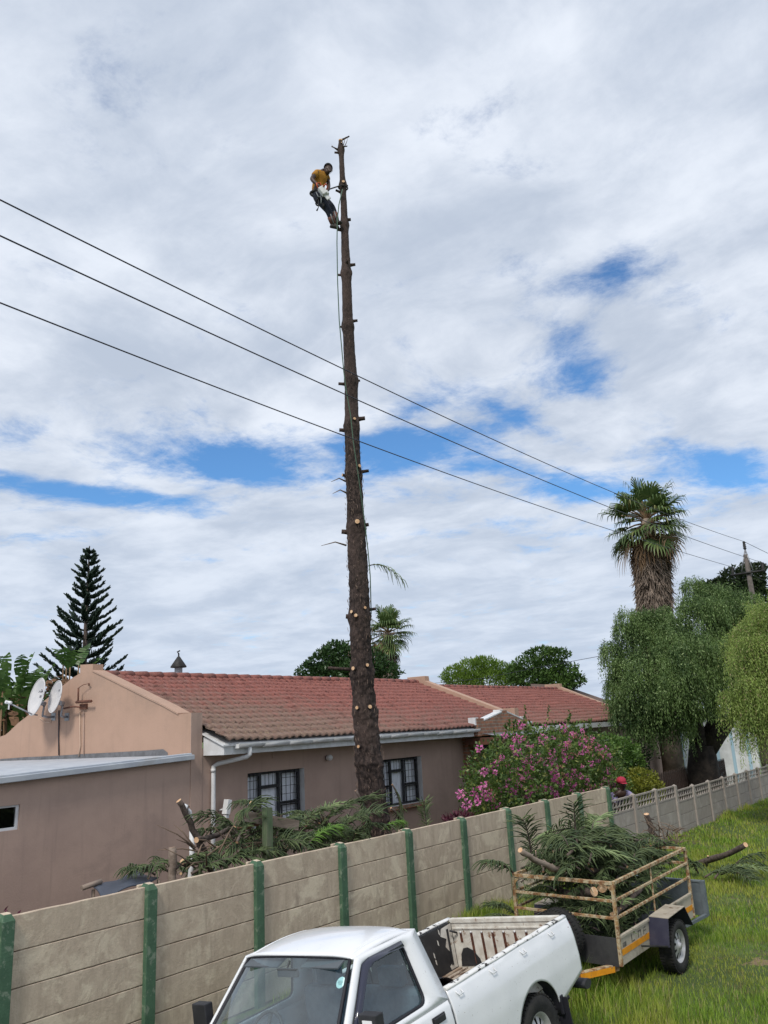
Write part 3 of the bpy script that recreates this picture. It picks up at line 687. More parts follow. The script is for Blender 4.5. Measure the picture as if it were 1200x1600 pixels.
for xo in (20.6, 20.74, 20.86):
    m = MB(); p = Vector((xo, 11.0, 2.34)); m.tube([p, p + Vector((0, 0, -.12)), p + Vector((.04, 0, -.19)), p + Vector((.10, 0, -.2)), p + Vector((.13, 0, -.14))], .012, 6); m.build('hanging_hook', M_white, house)

# second house further along, lower ridge
h2 = empty('house', (22.5, HY, GZ)); tag(h2, 'second red tiled house half hidden behind the flowering bush and weeping tree', 'house')
tile_roof('roof', 22.62, 32.9, (11.40, 2.83), (GYr, 4.20), h2, courses=13, per=.22)
tile_roof('roof', 32.9, 36.5, (11.40, 2.80), (13.2, 3.35), h2, courses=6, per=.22)
m = MB(); m.add([(22.62, GYr, 4.20), (33, GYr, 4.20), (33, GYr + 3.9, 2.8), (22.62, GYr + 3.9, 2.8)], [(0, 1, 2, 3)]); m.build('rear_roof', M_tile, h2)
m = MB(); xx = 22.7
while xx < 32.8: m.tube([(xx, GYr, 4.2), (xx + .40, GYr, 4.21)], [.11, .12], 10, squash=.75); xx += .39
m.build('ridge_cap', M_tile, h2)
def parapet(X, zs, parent):
    m = MB(); th = .26
    m.prism([(X, y, z) for y, z in zs], (th, 0, 0)); return m.build('parapet', M_gable, parent, bevel=.01)
parapet(22.36, [(11.72, 2.5), (11.72, 3.34), (12.12, 3.34), (12.14, 3.30), (14.85, 4.36), (14.87, 4.52), (15.55, 4.52), (15.57, 4.34), (18.9, 3.1), (18.9, 2.5)], h2)
parapet(32.9, [(12.3, 2.4), (12.3, 3.12), (15.0, 4.28), (15.02, 4.42), (15.7, 4.42), (15.72, 4.24), (18.9, 3.0), (18.9, 2.4)], h2)
m = MB(); m.bx(22.62, 36, HY, HY + .2, GZ - .4, 2.78); m.build('wall', M_plaster, h2)
m = MB(); m.bx(22.7, 36.4, 11.38, 11.42, 2.62, 2.78); m.build('fascia', M_white, h2)
m = MB(); m.add([(33.2, 16.2, 3.1), (46, 16.2, 3.1), (42, 19, 4.75), (38.2, 19, 4.75)], [(0, 1, 2, 3)]); m.add([(46, 16.2, 3.1), (46, 22, 3.1), (42, 19, 4.75)], [(0, 1, 2)]); m.bx(33.5, 45.6, 16.4, 22, GZ - .4, 3.1)
o = m.build('house', mat('brown_shingles', (.15, .10, .08), (.10, .07, .06), 6, .9, .5, 20)); tag(o, 'distant brown roof showing past the end of the second tiled house', 'house')
m = MB(); a = aX(958, 1101, 36.4); m.tube([a + Vector((0, 0, -.3)), a], .05, 8); m.tube([a, a + Vector((-.3, .2, .26))], .055, 8); m.build('vent_pipe', M_black, h2)

# pale building with blue trim seen under the weeping tree
b3 = empty('shed', (41, 11.5, -.4)); tag(b3, 'white building with pale blue trim seen under the weeping tree', 'building')
m = MB()
m.bx(42, 42.2, 9.6, 16.5, -.5, 3.0); m.build('wall', mat('white_wall', (.72, .73, .74), (.55, .56, .56), 2, .9), b3)
for y in (9.9, 10.6, 11.3, 13.0):
    m = MB(); m.bx(41.93, 41.99, y, y + .13, -.5, 3.0); m.build('trim', mat('blue_trim', (.36, .52, .62)), b3)
m = MB(); m.bx(41.6, 42.5, 9.5, 16.8, 3.0, 3.15); m.build('roof', M_metal, b3)
# wooden picket fence
pf = empty('picket_fence', (27, 9.3, -.5)); tag(pf, 'dark wooden picket fence behind the lattice wall by the weeping tree', 'fence')
m = MB(); m.bx(25, 34, 9.02, 9.06, .72, .80); m.bx(25, 34, 9.02, 9.06, .15, .23); m.build('rail', mat('dark_timber', (.06, .035, .025), (.035, .022, .018), 5), pf)
x = 25.0; first = None
while x < 33.9:
    if first is None:
        m = MB(); m.prism([(x, 9.0, -.5), (x + .1, 9.0, -.5), (x + .1, 9.0, 1.12), (x + .05, 9.0, 1.2), (x, 9.0, 1.12)], (0, .018, 0)); first = m.build('picket', MATS['dark_timber'], pf)
    else: dup(first, pf, location=(x - 25.0, 0, 0))
    x += .17
for c_ in pf.children: pass

# ------------------------------------------------------------------ foliage builders
def frond_parts(g, L=1.5, droop=.5, n=34, blen=.42, rise=.5, sides=3, r0=.010, curl=.9, stem_r=.022, up=.3):
    # one araucaria branch along +X: a stem with two rows of rope-like branchlets that leave it upward and arch over
    t_ = np.linspace(0, 1, 14)
    sx = L * t_; sz = L * (up * t_ - droop * t_ ** 2); sy = .06 * L * np.sin(t_ * 3 + g.uniform(0, 6))
    stem = np.stack([sx, sy, sz], 1)
    P = []; Rr = []
    for i in range(n):
        a = .12 + .88 * (i + g.uniform(0, 1)) / n; p = np.array([np.interp(a, t_, stem[:, k]) for k in range(3)])
        q = np.array([np.interp(min(a + .02, 1), t_, stem[:, k]) for k in range(3)]); tg = unit(q - p + 1e-6)
        for sd_ in (-1, 1):
            l = blen * (.45 + .75 * math.sin(math.pi * min(1, (1.12 - a) / 1.0) ** .8)) * g.uniform(.55, 1.25)
            out = np.array([0, sd_, 0.]); yw = g.uniform(.25, 1.1)
            d = unit(tg * yw + out * g.uniform(.6, 1.0) + np.array([0, 0, g.uniform(.2, rise)]))
            pts = [p]; cur = p; dd = d
            for k in range(5):
                cur = cur + dd * l / 5; pts.append(cur); dd = unit(dd + np.array([0, 0, -curl * .26]) + g.normal(size=3) * .10)
            P.append(pts); Rr.append(np.array([.55, 1, 1.05, 1, .8, .35]) * r0)
    return stem, np.array(P), np.array(Rr)
def make_branch(name, seed, label, group, mat_=None, **kw):
    g = np.random.default_rng(seed)
    stem, P, Rr = frond_parts(g, **kw)
    root = empty(name, (0, 0, 0), local=True)
    V, f = rods(P, Rr); npmesh('needles', V, f, mat_ or M_needle, root)
    m = MB(); sr = kw.get('stem_r', .022); k = len(stem)
    m.tube([tuple(p) for p in stem], [sr * (1 - .8 * i / (k - 1)) for i in range(k)], 7, 0, capmi=1); m.build('stem', [M_branchbark, M_cut], root)
    tag(root, label, 'branch', group); return root
def orient(d, roll=0):
    d = Vector(d).normalized(); q = d.to_track_quat('X', 'Z'); return (q @ Matrix.Rotation(roll, 3, 'X').to_quaternion()).to_euler()
def log(name, p0, p1, r0, r1, label, group=None, catg='log', rough=.012, seg=10, stubs=0, matb=None):
    p0, p1 = Vector(p0), Vector(p1); g = np.random.default_rng(int(abs(p0.x * 100 + p1.z * 1000)))
    m = MB(); pts = []; rr = []
    for i in range(seg + 1):
        a = i / seg; pts.append(p0.lerp(p1, a) + Vector(g.normal(size=3)) * rough * .6 + Vector((0, 0, -.03 * math.sin(math.pi * a)))); rr.append((r0 + (r1 - r0) * a) * (1 + g.normal() * .05))
    m.tube(pts, rr, 12, 0, cap=True, capmi=1)
    for k in range(stubs):
        a = g.uniform(.15, .9); c = p0.lerp(p1, a); d = Vector(g.normal(size=3)).normalized(); m.tube([c, c + d * (r0 + .06)], r0 * .25, 6, 0, capmi=1)
    o = m.build(name, [matb or M_branchbark, M_cut]); tag(o, label, catg, group); return o
def leaf_cloud(g, blobs, n, L, W, surf=.55, up=.3, flat=.5):
    # leaves scattered through a set of ellipsoid clumps (c, radii), denser towards each clump's skin
    vol = np.array([b[1][0] * b[1][1] * b[1][2] for b in blobs]) ** .72; pr = vol / vol.sum()
    k = g.choice(len(blobs), n, p=pr); C0 = np.array([b[0] for b in blobs])[k]; Rd = np.array([b[1] for b in blobs])[k]
    d = rdirs(g, n); rr = surf + (1 - surf) * g.random(n) ** .5; rr *= 1 + .18 * np.sin(d[:, 0] * 7 + k) * np.sin(d[:, 2] * 6 + d[:, 1] * 5)
    C = C0 + d * Rd * rr[:, None]
    D = unit(d * .8 + rdirs(g, n) * .8 + np.array([0, 0, up])); S = unit(np.cross(D, rdirs(g, n)))
    return leaves(C, D, S, L * g.uniform(.6, 1.3, n), W * g.uniform(.7, 1.2, n))
def trunk_mesh(m, p0, p1, r0, r1, n=8, wob=.1, seg=6, g=None):
    p0, p1 = Vector(p0), Vector(p1); pts = [p0.lerp(p1, i / seg) + Vector((g.normal() * wob, g.normal() * wob, 0)) * (0 < i < seg) for i in range(seg + 1)]
    m.tube(pts, [r0 + (r1 - r0) * i / seg for i in range(seg + 1)], n); return pts
def leafy_tree(name, base, blobs, n, L, W, mleaf, label, catg='tree', tr=.2, seed=1, group=None, matb=None, **kw):
    g = np.random.default_rng(seed); root = empty(name, base); tag(root, label, catg, group)
    V, f = leaf_cloud(g, blobs, n, L, W, **kw); npmesh('crown' if catg == 'tree' else 'foliage', V, f, mleaf, root)
    m = MB(); cen = np.mean([b[0] for b in blobs], 0); top = Vector((base[0] * .5 + cen[0] * .5, base[1] * .5 + cen[1] * .5, base[2] + (cen[2] - base[2]) * .6))
    trunk_mesh(m, base, top, tr, tr * .7, g=g)
    for b in blobs: trunk_mesh(m, top, b[0], tr * .5, tr * .08, 6, .08, 4, g)
    m.build('trunk' if catg == 'tree' else 'stems', matb or M_branchbark, root); return root

# ------------------------------------------------------------------ the felled-down trunk
cutt = empty('tree', (12.9, 9.6, GZ)); tag(cutt, 'tall bare topped conifer trunk stripped of its branches standing before the house', 'tree')
TY = 9.6
# centre and width measured at each height
tm = [(1310, 593, 46), (1260, 583.5, 46), (1200, 577.5, 45), (1100, 569, 40), (1000, 563.5, 37), (900, 560, 33.5), (800, 555.5, 29.5), (745, 552.5, 27), (680, 550, 24.5), (600, 548.5, 21.5), (505, 543.5, 18), (425, 541, 15.5), (350, 538.2, 12), (293, 536, 9.8), (236, 533, 8.6), (220, 532.2, 6.6)]
ax = []
for py, px, w_ in tm:
    p = aY(px, py, TY); dep = float((np.array(p) - O3) @ fwd); ax.append((p, w_ * dep / F / 2))
p1_, r1_ = ax[0]; ax = [(p1_ + (p1_ - ax[1][0]) * 1.0 + Vector((0.0, 0, -.9)), r1_ * 1.25), (p1_ + Vector((.03, 0, -.45)), r1_ * 1.1)] + ax
zs_ = np.array([a[0].z for a in ax]); xs_ = np.array([a[0].x for a in ax]); rs_ = np.array([a[1] for a in ax])
o_ = np.argsort(zs_); zs_, xs_, rs_ = zs_[o_], xs_[o_], rs_[o_]
def tax(z): return Vector((float(np.interp(z, zs_, xs_)), TY, z)), float(np.interp(z, zs_, rs_))
g = np.random.default_rng(11)
nz, na = 900, 56
zz = np.linspace(GZ - .2, zs_[-1], nz); an = np.linspace(0, 2 * np.pi, na, endpoint=False)
xx = np.interp(zz, zs_, xs_); rr = np.interp(zz, zs_, rs_)
A, Z = np.meshgrid(an, zz)
rough = np.clip((12.5 - Z) / 9, .22, 1)
def vnoise(seed, fa, fz_):
    gg = np.random.default_rng(seed); na_, nz_ = int(fa), int((zz[-1] - zz[0]) * fz_) + 3
    T_ = gg.random((nz_, na_)); a = (A / (2 * np.pi) * na_); b_ = (Z - zz[0]) * fz_
    a0 = np.floor(a).astype(int) % na_; a1 = (a0 + 1) % na_; fa_ = a - np.floor(a); b0 = np.floor(b_).astype(int); fb = b_ - b0; fa_ = fa_ ** 2 * (3 - 2 * fa_); fb = fb ** 2 * (3 - 2 * fb)
    b1 = np.minimum(b0 + 1, nz_ - 1)
    return (T_[b0, a0] * (1 - fa_) + T_[b0, a1] * fa_) * (1 - fb) + (T_[b1, a0] * (1 - fa_) + T_[b1, a1] * fa_) * fb
rr = rr * .95
disp = -.016 * rough + (.030 * vnoise(1, 22, 9) + .022 * vnoise(2, 28, 22) + .03 * vnoise(3, 9, 3) - .04) * rough
RR = rr[:, None] + disp
whorls = [15.62, 14.66, 13.68, 12.45, 11.2, 9.95, 8.95, 7.9, 6.8, 5.05, 3.98, 3.25, 2.3]
for zw in whorls: RR += .022 * np.exp(-((Z - zw) / .10) ** 2) * (.5 + .5 * np.cos(A * 5 + zw * 3)) + .012 * np.exp(-((Z - zw) / .16) ** 2)
V = np.stack([xx[:, None] + RR * np.cos(A), TY + RR * np.sin(A), Z], -1).reshape(-1, 3)
idx = np.arange(nz * na).reshape(nz, na)
f = np.stack([idx[:-1], np.roll(idx, -1, 1)[:-1], np.roll(idx, -1, 1)[1:], idx[1:]], -1).reshape(-1, 4)
npmesh('trunk', V, f, M_bark, cutt, smooth=False)
m = MB(); pt_, rt_ = tax(zs_[-1]); m.tube([pt_ + Vector((0, 0, -.02)), pt_ + Vector((0, 0, .02))], rt_ * .98, 16, 0); m.build('cut_top', M_cut, cutt)
# bark flakes: thin curled strips standing off the lower trunk
FL = []; FR = []
for i in range(420):
    z = g.uniform(.4, 8.5); p, r_ = tax(z); a = g.uniform(0, 2 * np.pi); d = np.array([math.cos(a), math.sin(a), 0]); tgt = np.array([-math.sin(a), math.cos(a), 0])
    c = np.array(p) + d * (r_ + .004); l = g.uniform(.03, .10)
    c2 = c + np.array([0, 0, l * .5]) + tgt * g.uniform(-.02, .02) + d * .012; c3_ = c + np.array([0, 0, l]) + tgt * g.uniform(-.02, .02) + d * g.uniform(-.0, .02)
    FL.append([c, c2, c3_]); FR.append([.003, .006, .002])
V, f = rods(np.array(FL), np.array(FR), 4); struct(npmesh('bark_flakes', V, f, mat('flakes', (.30, .22, .17), (.16, .10, .08), 30), cutt), 'stuff')
# stubs: (photo x, y, length px-ish m, radius, direction, fresh cut, angle up)
def stub(px, py, dirx, diry, L, r, fresh=True, upz=.15):
    z = aY(px, py, TY).z; p, r_ = tax(z); d = Vector((dirx, diry, upz)).normalized()
    m = MB(); a = p + d * (r_ * .6); b_ = p + d * (r_ + L)
    r *= .70 * (1 + .3 * math.sin(px * 3.1 + py)); m.tube([a, a.lerp(b_, .6), b_], [r * 1.4, r * 1.05, r], 9, 0, capmi=1 if fresh else 0); return m.build('branch_stub', [M_bark, M_cut], cutt)
vx, vy = -.785, -.62      # towards the camera
for (px, py, side, L, r, fr) in [(545, 595, 1, .05, .04, 1), (536, 595, -1, .12, .035, 1), (547, 660, .3, .05, .05, 1), (537, 668, -1, .10, .04, 0), (565, 663, 1, .12, .045, 0),
        (540, 742, -.9, .08, .045, 1), (563, 738, .6, .05, .04, 1), (572, 746, 1.1, .14, .05, 0), (551, 820, .1, .05, .055, 1), (540, 828, -1, .1, .05, 0), (573, 827, 1, .06, .04, 0),
        (546, 958, -.6, .05, .06, 1), (552, 965, -.3, .04, .055, 1), (541, 962, -1, .05, .06, 1), (569, 956, .4, .05, .05, 1), (582, 958, 1, .10, .05, 0),
        (533, 1046, -1, .42, .035, 1), (546, 1047, -.6, .06, .05, 1), (569, 1044, .35, .05, .055, 1), (552, 1109, -.5, .05, .06, 1), (576, 1108, .35, .05, .055, 1), (554, 1170, -.6, .04, .045, 1),
        (549, 506, 1, .14, .035, 0), (534, 506, -1, .10, .03, 0), (548, 420, 1.1, .16, .035, 0), (531, 424, -1.1, .12, .035, 0), (541, 415, .2, .14, .035, 0), (546, 350, 1, .10, .04, 0), (531, 354, -1, .12, .04, 0),
        (541, 295, 1, .07, .035, 0), (528, 296, -1.1, .18, .045, 0), (537, 290, .1, .07, .04, 1), (541, 227, 1.1, .18, .022, 0), (524, 228, -1.1, .18, .024, 0), (538, 234, 1, .09, .025, 0), (527, 234, -1, .09, .025, 0), (531, 226, .2, .04, .02, 1)]:
    L *= .62 if 240 < py < 520 else 1
    s_ = max(-1, min(1, side)); c_ = math.sqrt(max(0, 1 - s_ * s_)); dx = vx * c_ + .62 * s_; dy = vy * c_ - .785 * s_
    stub(px, py, dx, dy, L, r, bool(fr), .55 if py < 300 and abs(side) > 1 else .12)
m = MB()     # splintered twigs around the cut top and on the left flank
for i in range(5):
    z = pt_.z - .25; a = g.uniform(0, 6.28); d = Vector((math.cos(a), math.sin(a), 0)); m.tube([Vector((pt_.x, TY, z)) + d * .07, Vector((pt_.x, TY, z)) + d * .16 + Vector((0, 0, .10)), Vector((pt_.x, TY, z)) + d * .22 + Vector((0, 0, .20))], [.012, .008, .002], 5)
for px, py, l in ((540, 752, -.3), (541, 770, -.28), (541, 852, -.5)):
    p = aY(px, py, TY - .12); m2 = MB(); m2.tube([p, p + Vector((.6 * l * .8, -.7 * l * .2, .04)), p + Vector((l, -.4 * l, -.05))], [.02, .012, .004], 5); m2.build('dead_twig', M_dry, cutt)
m.build('splinters', M_dry, cutt)
# little spray left at the right flank, and hanging sprays at the foot
for nm, (px, py), d, L, sd_ in (('spray', (576, 884), (.62, -.6, .1), .62, 3),):
    b_ = make_branch('x', sd_, 'x', None, L=L, n=12, blen=.32, droop=.9, up=.3, r0=.007, stem_r=.012, rise=.3, curl=2.4)
    p = aY(px, py, TY - .1); ns, st = b_.children[0], b_.children[1]
    Mt = Matrix.Translation(p) @ Vector(d).to_track_quat('X', 'Z').to_matrix().to_4x4()
    for o in (ns, st): o.data.transform(Mt); setpar(o, cutt)
    ns.name = 'needle_spray'; st.name = 'spray_stem'; bpy.data.objects.remove(b_)

# climbing rope, hanging from the climber's harness down the trunk
M_rope = mat('rope', (.05, .10, .07), (.10, .16, .11), 80, .8)
pts = [(535, 296, -.22), (529.5, 320, -.3), (527, 345, -.3), (526.5, 380, -.3), (527.5, 440, -.3), (530, 500, -.3), (534, 545, -.28), (537, 580, -.28), (541, 610, -.30), (548, 650, -.34), (552, 690, -.36), (558, 730, -.38), (563, 765, -.36), (569, 810, -.28), (575, 860, -.26), (578.5, 900, -.26), (580, 960, -.24)]
m = MB(); m.tube([aY(px, py, TY + off * .9) for px, py, off in pts], .011, 6); o = m.build('climbing_rope', M_rope); tag(o, 'thin green climbing rope hanging down the stripped trunk from the climber', 'rope')

# ------------------------------------------------------------------ people
def skin(name, nodes, edges, m_, parent, root=0, sub=2, flat=None):
    me = bpy.data.meshes.new(name); keys = list(nodes); ix = {k: i for i, k in enumerate(keys)}
    me.from_pydata([tuple(nodes[k][0]) for k in keys], [(ix[a], ix[b]) for a, b in edges], [])
    me.materials.append(m_); o = bpy.data.objects.new(name, me); col.objects.link(o)
    if parent is not None: setpar(o, parent)
    md = o.modifiers.new('skin', 'SKIN'); md.use_smooth_shade = True
    sd_ = me.skin_vertices[0].data
    for k in keys:
        r_ = nodes[k][1]; r_ = (r_, r_) if not hasattr(r_, '__len__') else r_
        sd_[ix[k]].radius = r_; sd_[ix[k]].use_root = (ix[k] == root)
    ms = o.modifiers.new('sub', 'SUBSURF'); ms.levels = sub; ms.render_levels = sub
    return o
def lin(a, b, t): return Vector(a).lerp(Vector(b), t)
M_skin = mat('dark_skin', (.045, .024, .017), (.06, .032, .022), 8, .5, spec=.4)
M_shirt = mat('mustard_cloth', (.42, .20, .022), (.34, .15, .018), 9, .9, .4, 20)
M_trous = mat('navy_cloth', (.014, .018, .030), (.022, .026, .04), 9, .9, .4, 20)
M_boot = mat('boot', (.02, .018, .016), (.045, .035, .028), 20, .7)
M_hair = mat('hair', (.008, .007, .007), rough=.9)
M_pad = mat('gaiter', (.18, .07, .05), (.10, .05, .04), 20, .8)
M_strap = mat('grey_strap', (.30, .32, .33), (.2, .22, .22), 20, .7)
M_orange = mat('orange_plastic', (.55, .09, .03), rough=.4); M_pale = mat('pale_plastic', (.70, .71, .70), (.6, .6, .6), 20, .4)
def J(px, py, D): return aD(px, py, D)
def fingers(nodes, edges, wrist, palm_end, spread, curl, pre, s=1.0):
    w0 = Vector(wrist); p1 = Vector(palm_end); d = (p1 - w0).normalized(); sp = Vector(spread).normalized(); cl = Vector(curl).normalized()
    nodes[pre + 'palm'] = (w0.lerp(p1, .6), (.036 * s, .020 * s)); 
    for i, (l, off) in enumerate(zip((.070, .078, .072, .058), (-.030, -.010, .010, .030))):
        b0 = p1 + sp * off * s; k1 = b0 + d * l * .45 * s + cl * .012 * s; k2 = k1 + (d * .5 + cl * .9).normalized() * l * .5 * s; k3 = k2 + (cl - d * .2).normalized() * l * .35 * s
        n0, n1_, n2_, n3_ = [pre + 'f%d%s' % (i, c) for c in 'abcd']
        nodes[n0] = (b0, .011 * s); nodes[n1_] = (k1, .0095 * s); nodes[n2_] = (k2, .009 * s); nodes[n3_] = (k3, .0075 * s)
        edges += [(pre + 'palm', n0), (n0, n1_), (n1_, n2_), (n2_, n3_)]
    tb = w0.lerp(p1, .35) + sp * -.035 * s; t1 = tb + (d * .7 - sp * .6 + cl * .5).normalized() * .035 * s; t2 = t1 + (d + cl).normalized() * .03 * s
    nodes[pre + 'ta'] = (tb, .012 * s); nodes[pre + 'tb'] = (t1, .011 * s); nodes[pre + 'tc'] = (t2, .008 * s)
    edges += [(pre + 'palm', pre + 'ta'), (pre + 'ta', pre + 'tb'), (pre + 'tb', pre + 'tc')]
cl_ = empty('person', J(521, 352, 15.45)); tag(cl_, 'climber in mustard shirt and dark trousers leaning back near the top of the stripped trunk', 'person')
N = {'pelvis': (J(496, 305, 15.45), .12), 'belly': (J(496.5, 294, 15.42), (.125, .11)), 'chest': (J(500, 281, 15.4), (.15, .115)), 'upper': (J(503, 272.5, 15.4), (.13, .09)),
     'neck': (J(507, 268.3, 15.4), .055), 'jaw': (J(511.8, 269.3, 15.36), (.07, .07)), 'face': (J(512.6, 265.2, 15.37), (.085, .088)), 'skull': (J(512.9, 261.3, 15.40), (.083, .088)), 'nose': (J(515.6, 268.2, 15.28), .016), 'chin': (J(511.5, 272.0, 15.32), .04),
     'earn': (J(508.6, 266.2, 15.31), .018), 'earf': (J(516.5, 264.5, 15.46), .018),
     'sn': (J(494.8, 269.5, 15.26), .062), 'en': (J(486.9, 279.5, 15.12), .047), 'fn': (J(490.0, 283.5, 15.08), .045), 'wn': (J(498, 290.3, 15.05), .030),
     'sf': (J(510.5, 275, 15.56), .06), 'ef': (J(513.2, 287, 15.52), .044), 'ff': (J(513.8, 291, 15.47), .04), 'wf': (J(513.2, 297, 15.34), .029),
     'hn': (J(497.5, 309.5, 15.33), .095), 'kn': (J(514, 330, 15.30), .066), 'cn': (J(516.5, 338, 15.33), .062), 'an': (J(521, 351, 15.40), .042),
     'hf': (J(500, 307, 15.56), .095), 'kf': (J(519.5, 324.5, 15.58), .066), 'cf': (J(522, 333, 15.58), .060), 'af': (J(525.8, 346, 15.56), .042)}
Ed = [('pelvis', 'belly'), ('belly', 'chest'), ('chest', 'upper'), ('upper', 'neck'), ('neck', 'jaw'), ('jaw', 'face'), ('face', 'skull'), ('face', 'nose'), ('jaw', 'chin'), ('face', 'earn'), ('face', 'earf'),
      ('upper', 'sn'), ('sn', 'en'), ('en', 'fn'), ('fn', 'wn'), ('upper', 'sf'), ('sf', 'ef'), ('ef', 'ff'), ('ff', 'wf'),
      ('pelvis', 'hn'), ('hn', 'kn'), ('kn', 'cn'), ('cn', 'an'), ('pelvis', 'hf'), ('hf', 'kf'), ('kf', 'cf'), ('cf', 'af')]
fingers(N, Ed, N['wn'][0], J(503, 293, 15.05), (0, .2, 1), (.5, .4, -.7), 'L'); Ed.append(('wn', 'Lpalm'))
fingers(N, Ed, N['wf'][0], J(509.5, 300.5, 15.2), (0, .2, 1), (-.5, .2, -.7), 'R'); Ed.append(('wf', 'Rpalm'))
skin('body', N, Ed, M_skin, cl_)
def sub_(keys, sc_, extra=None, base=N):
    return {k: (base[k][0], tuple(np.atleast_1d(base[k][1]) * sc_) if np.ndim(base[k][1]) else base[k][1] * sc_) for k in keys}
S_ = sub_(['pelvis', 'belly', 'chest', 'upper', 'sn', 'sf'], 1.10); S_['pelvis'] = (lin(N['pelvis'][0], N['belly'][0], .05), .140); S_['belly'] = (N['belly'][0], (.145, .125))
S_['neckb'] = (lin(N['upper'][0], N['neck'][0], .55), .068)
S_['mn'] = (lin(N['sn'][0], N['en'][0], .62), .078); S_['mf'] = (lin(N['sf'][0], N['ef'][0], .6), .072)
skin('shirt', S_, [('pelvis', 'belly'), ('belly', 'chest'), ('chest', 'upper'), ('upper', 'neckb'), ('upper', 'sn'), ('sn', 'mn'), ('upper', 'sf'), ('sf', 'mf')], M_shirt, cl_)
S_ = sub_(['pelvis', 'hn', 'kn', 'cn', 'hf', 'kf', 'cf'], 1.22); S_['top'] = (lin(N['pelvis'][0], N['belly'][0], .4), .128); S_['en_'] = (lin(N['cn'][0], N['an'][0], .6), .064); S_['ef_'] = (lin(N['cf'][0], N['af'][0], .6), .062)
skin('trousers', S_, [('pelvis', 'top'), ('pelvis', 'hn'), ('hn', 'kn'), ('kn', 'cn'), ('cn', 'en_'), ('pelvis', 'hf'), ('hf', 'kf'), ('kf', 'cf'), ('cf', 'ef_')], M_trous, cl_)
m = MB(); hc = lin(N['skull'][0], N['face'][0], .3); qh = (N['skull'][0] - N['jaw'][0]).to_track_quat('Z', 'Y').to_matrix()
m.grid(lambda a, b_: hc + qh @ Vector((.100 * math.sin(b_ * 1.6) * math.cos(a * 2 * math.pi), .106 * math.sin(b_ * 1.6) * math.sin(a * 2 * math.pi), .118 * math.cos(b_ * 1.6) - .004)), 18, 8); m.build('hair', M_hair, cl_)
for k, (a, t_, h_) in (('n', ((521, 351, 15.40), (530.5, 356.2, 15.38), (517.5, 354, 15.38))), ('f', ((525.8, 346, 15.56), (534.5, 347.0, 15.44), (522.5, 349.5, 15.52)))):
    S_ = {'ank': (J(*a), .056), 'heel': (J(*h_), .045), 'mid': (lin(J(*h_), J(*t_), .5), (.05, .045)), 'toe': (J(*t_), (.048, .036))}
    skin('boot', S_, [('ank', 'heel'), ('heel', 'mid'), ('ank', 'mid'), ('mid', 'toe')], M_boot, cl_)
    b0, b1 = (N['cn'][0], N['an'][0]) if k == 'n' else (N['cf'][0], N['af'][0])
    m = MB(); m.tube([lin(b0, b1, .1), lin(b0, b1, .5), lin(b0, b1, .95)], [.078, .072, .062], 14); m.build('gaiter', M_pad, cl_)
    m = MB(); m.tube([lin(b0, b1, .0) + Vector((-.06, -.05, 0)), lin(b0, b1, 1.0) + Vector((-.05, -.05, -.02))], .012, 5); m.build('spur_shank', M_strap, cl_)
m = MB(); c = lin(N['pelvis'][0], N['belly'][0], .18); axd = (N['belly'][0] - N['pelvis'][0]).normalized(); u_ = axd.orthogonal().normalized(); v_ = axd.cross(u_)
ring = [c + (u_ * math.cos(a) + v_ * math.sin(a)) * .155 for a in np.linspace(0, 2 * math.pi, 19)]; m.tube(ring, .026, 6)
for hk, kk in (('hn', 'kn'), ('hf', 'kf')):
    c = lin(N[hk][0], N[kk][0], .22); axd2 = (N[kk][0] - N[hk][0]).normalized(); u2 = axd2.orthogonal().normalized(); v2 = axd2.cross(u2)
    m.tube([c + (u2 * math.cos(a) + v2 * math.sin(a)) * .125 for a in np.linspace(0, 2 * math.pi, 15)], .017, 5)
m.build('harness', M_black, cl_)
m = MB()
m.tube([J(494, 300, 15.2), J(497, 307, 15.16), J(500, 308, 15.15), J(501, 302, 15.18)], .012, 5)
m.tube([J(501, 303, 15.15), J(502, 312, 15.12), J(501.5, 318, 15.12)], .012, 5); m.build('harness_strap', M_strap, cl_)
m = MB(); m.tube([J(497.5, 312, 15.2), J(497.6, 324, 15.2), J(495, 329, 15.2)], [.008, .008, .02], 5); m.tube([J(505, 318, 15.2), J(505.5, 325, 15.2)], [.03, .02], 6)
m.tube([J(488, 300, 15.35), J(486.8, 304, 15.35), J(489, 308, 15.35)], .01, 5); m.build('tool_loop', M_black, cl_)
# lanyard round the trunk and back to the harness
m = MB(); z = aY(534, 292, TY).z; p, r_ = tax(z); ringp = [p + Vector((math.cos(a), math.sin(a), 0)) * (r_ + .035) + Vector((0, 0, .02 * math.sin(a))) for a in np.linspace(R(200), R(200 + 330), 16)]
m.tube([J(505, 300, 15.3), J(515, 295.5, 15.3)] + ringp + [J(519, 294, 15.6), J(505, 299, 15.6)], .014, 6)
m.build('lanyard', M_black, None); o = bpy.data.objects['lanyard']; tag(o, 'dark lanyard looped round the trunk from the harness of the climber', 'rope')
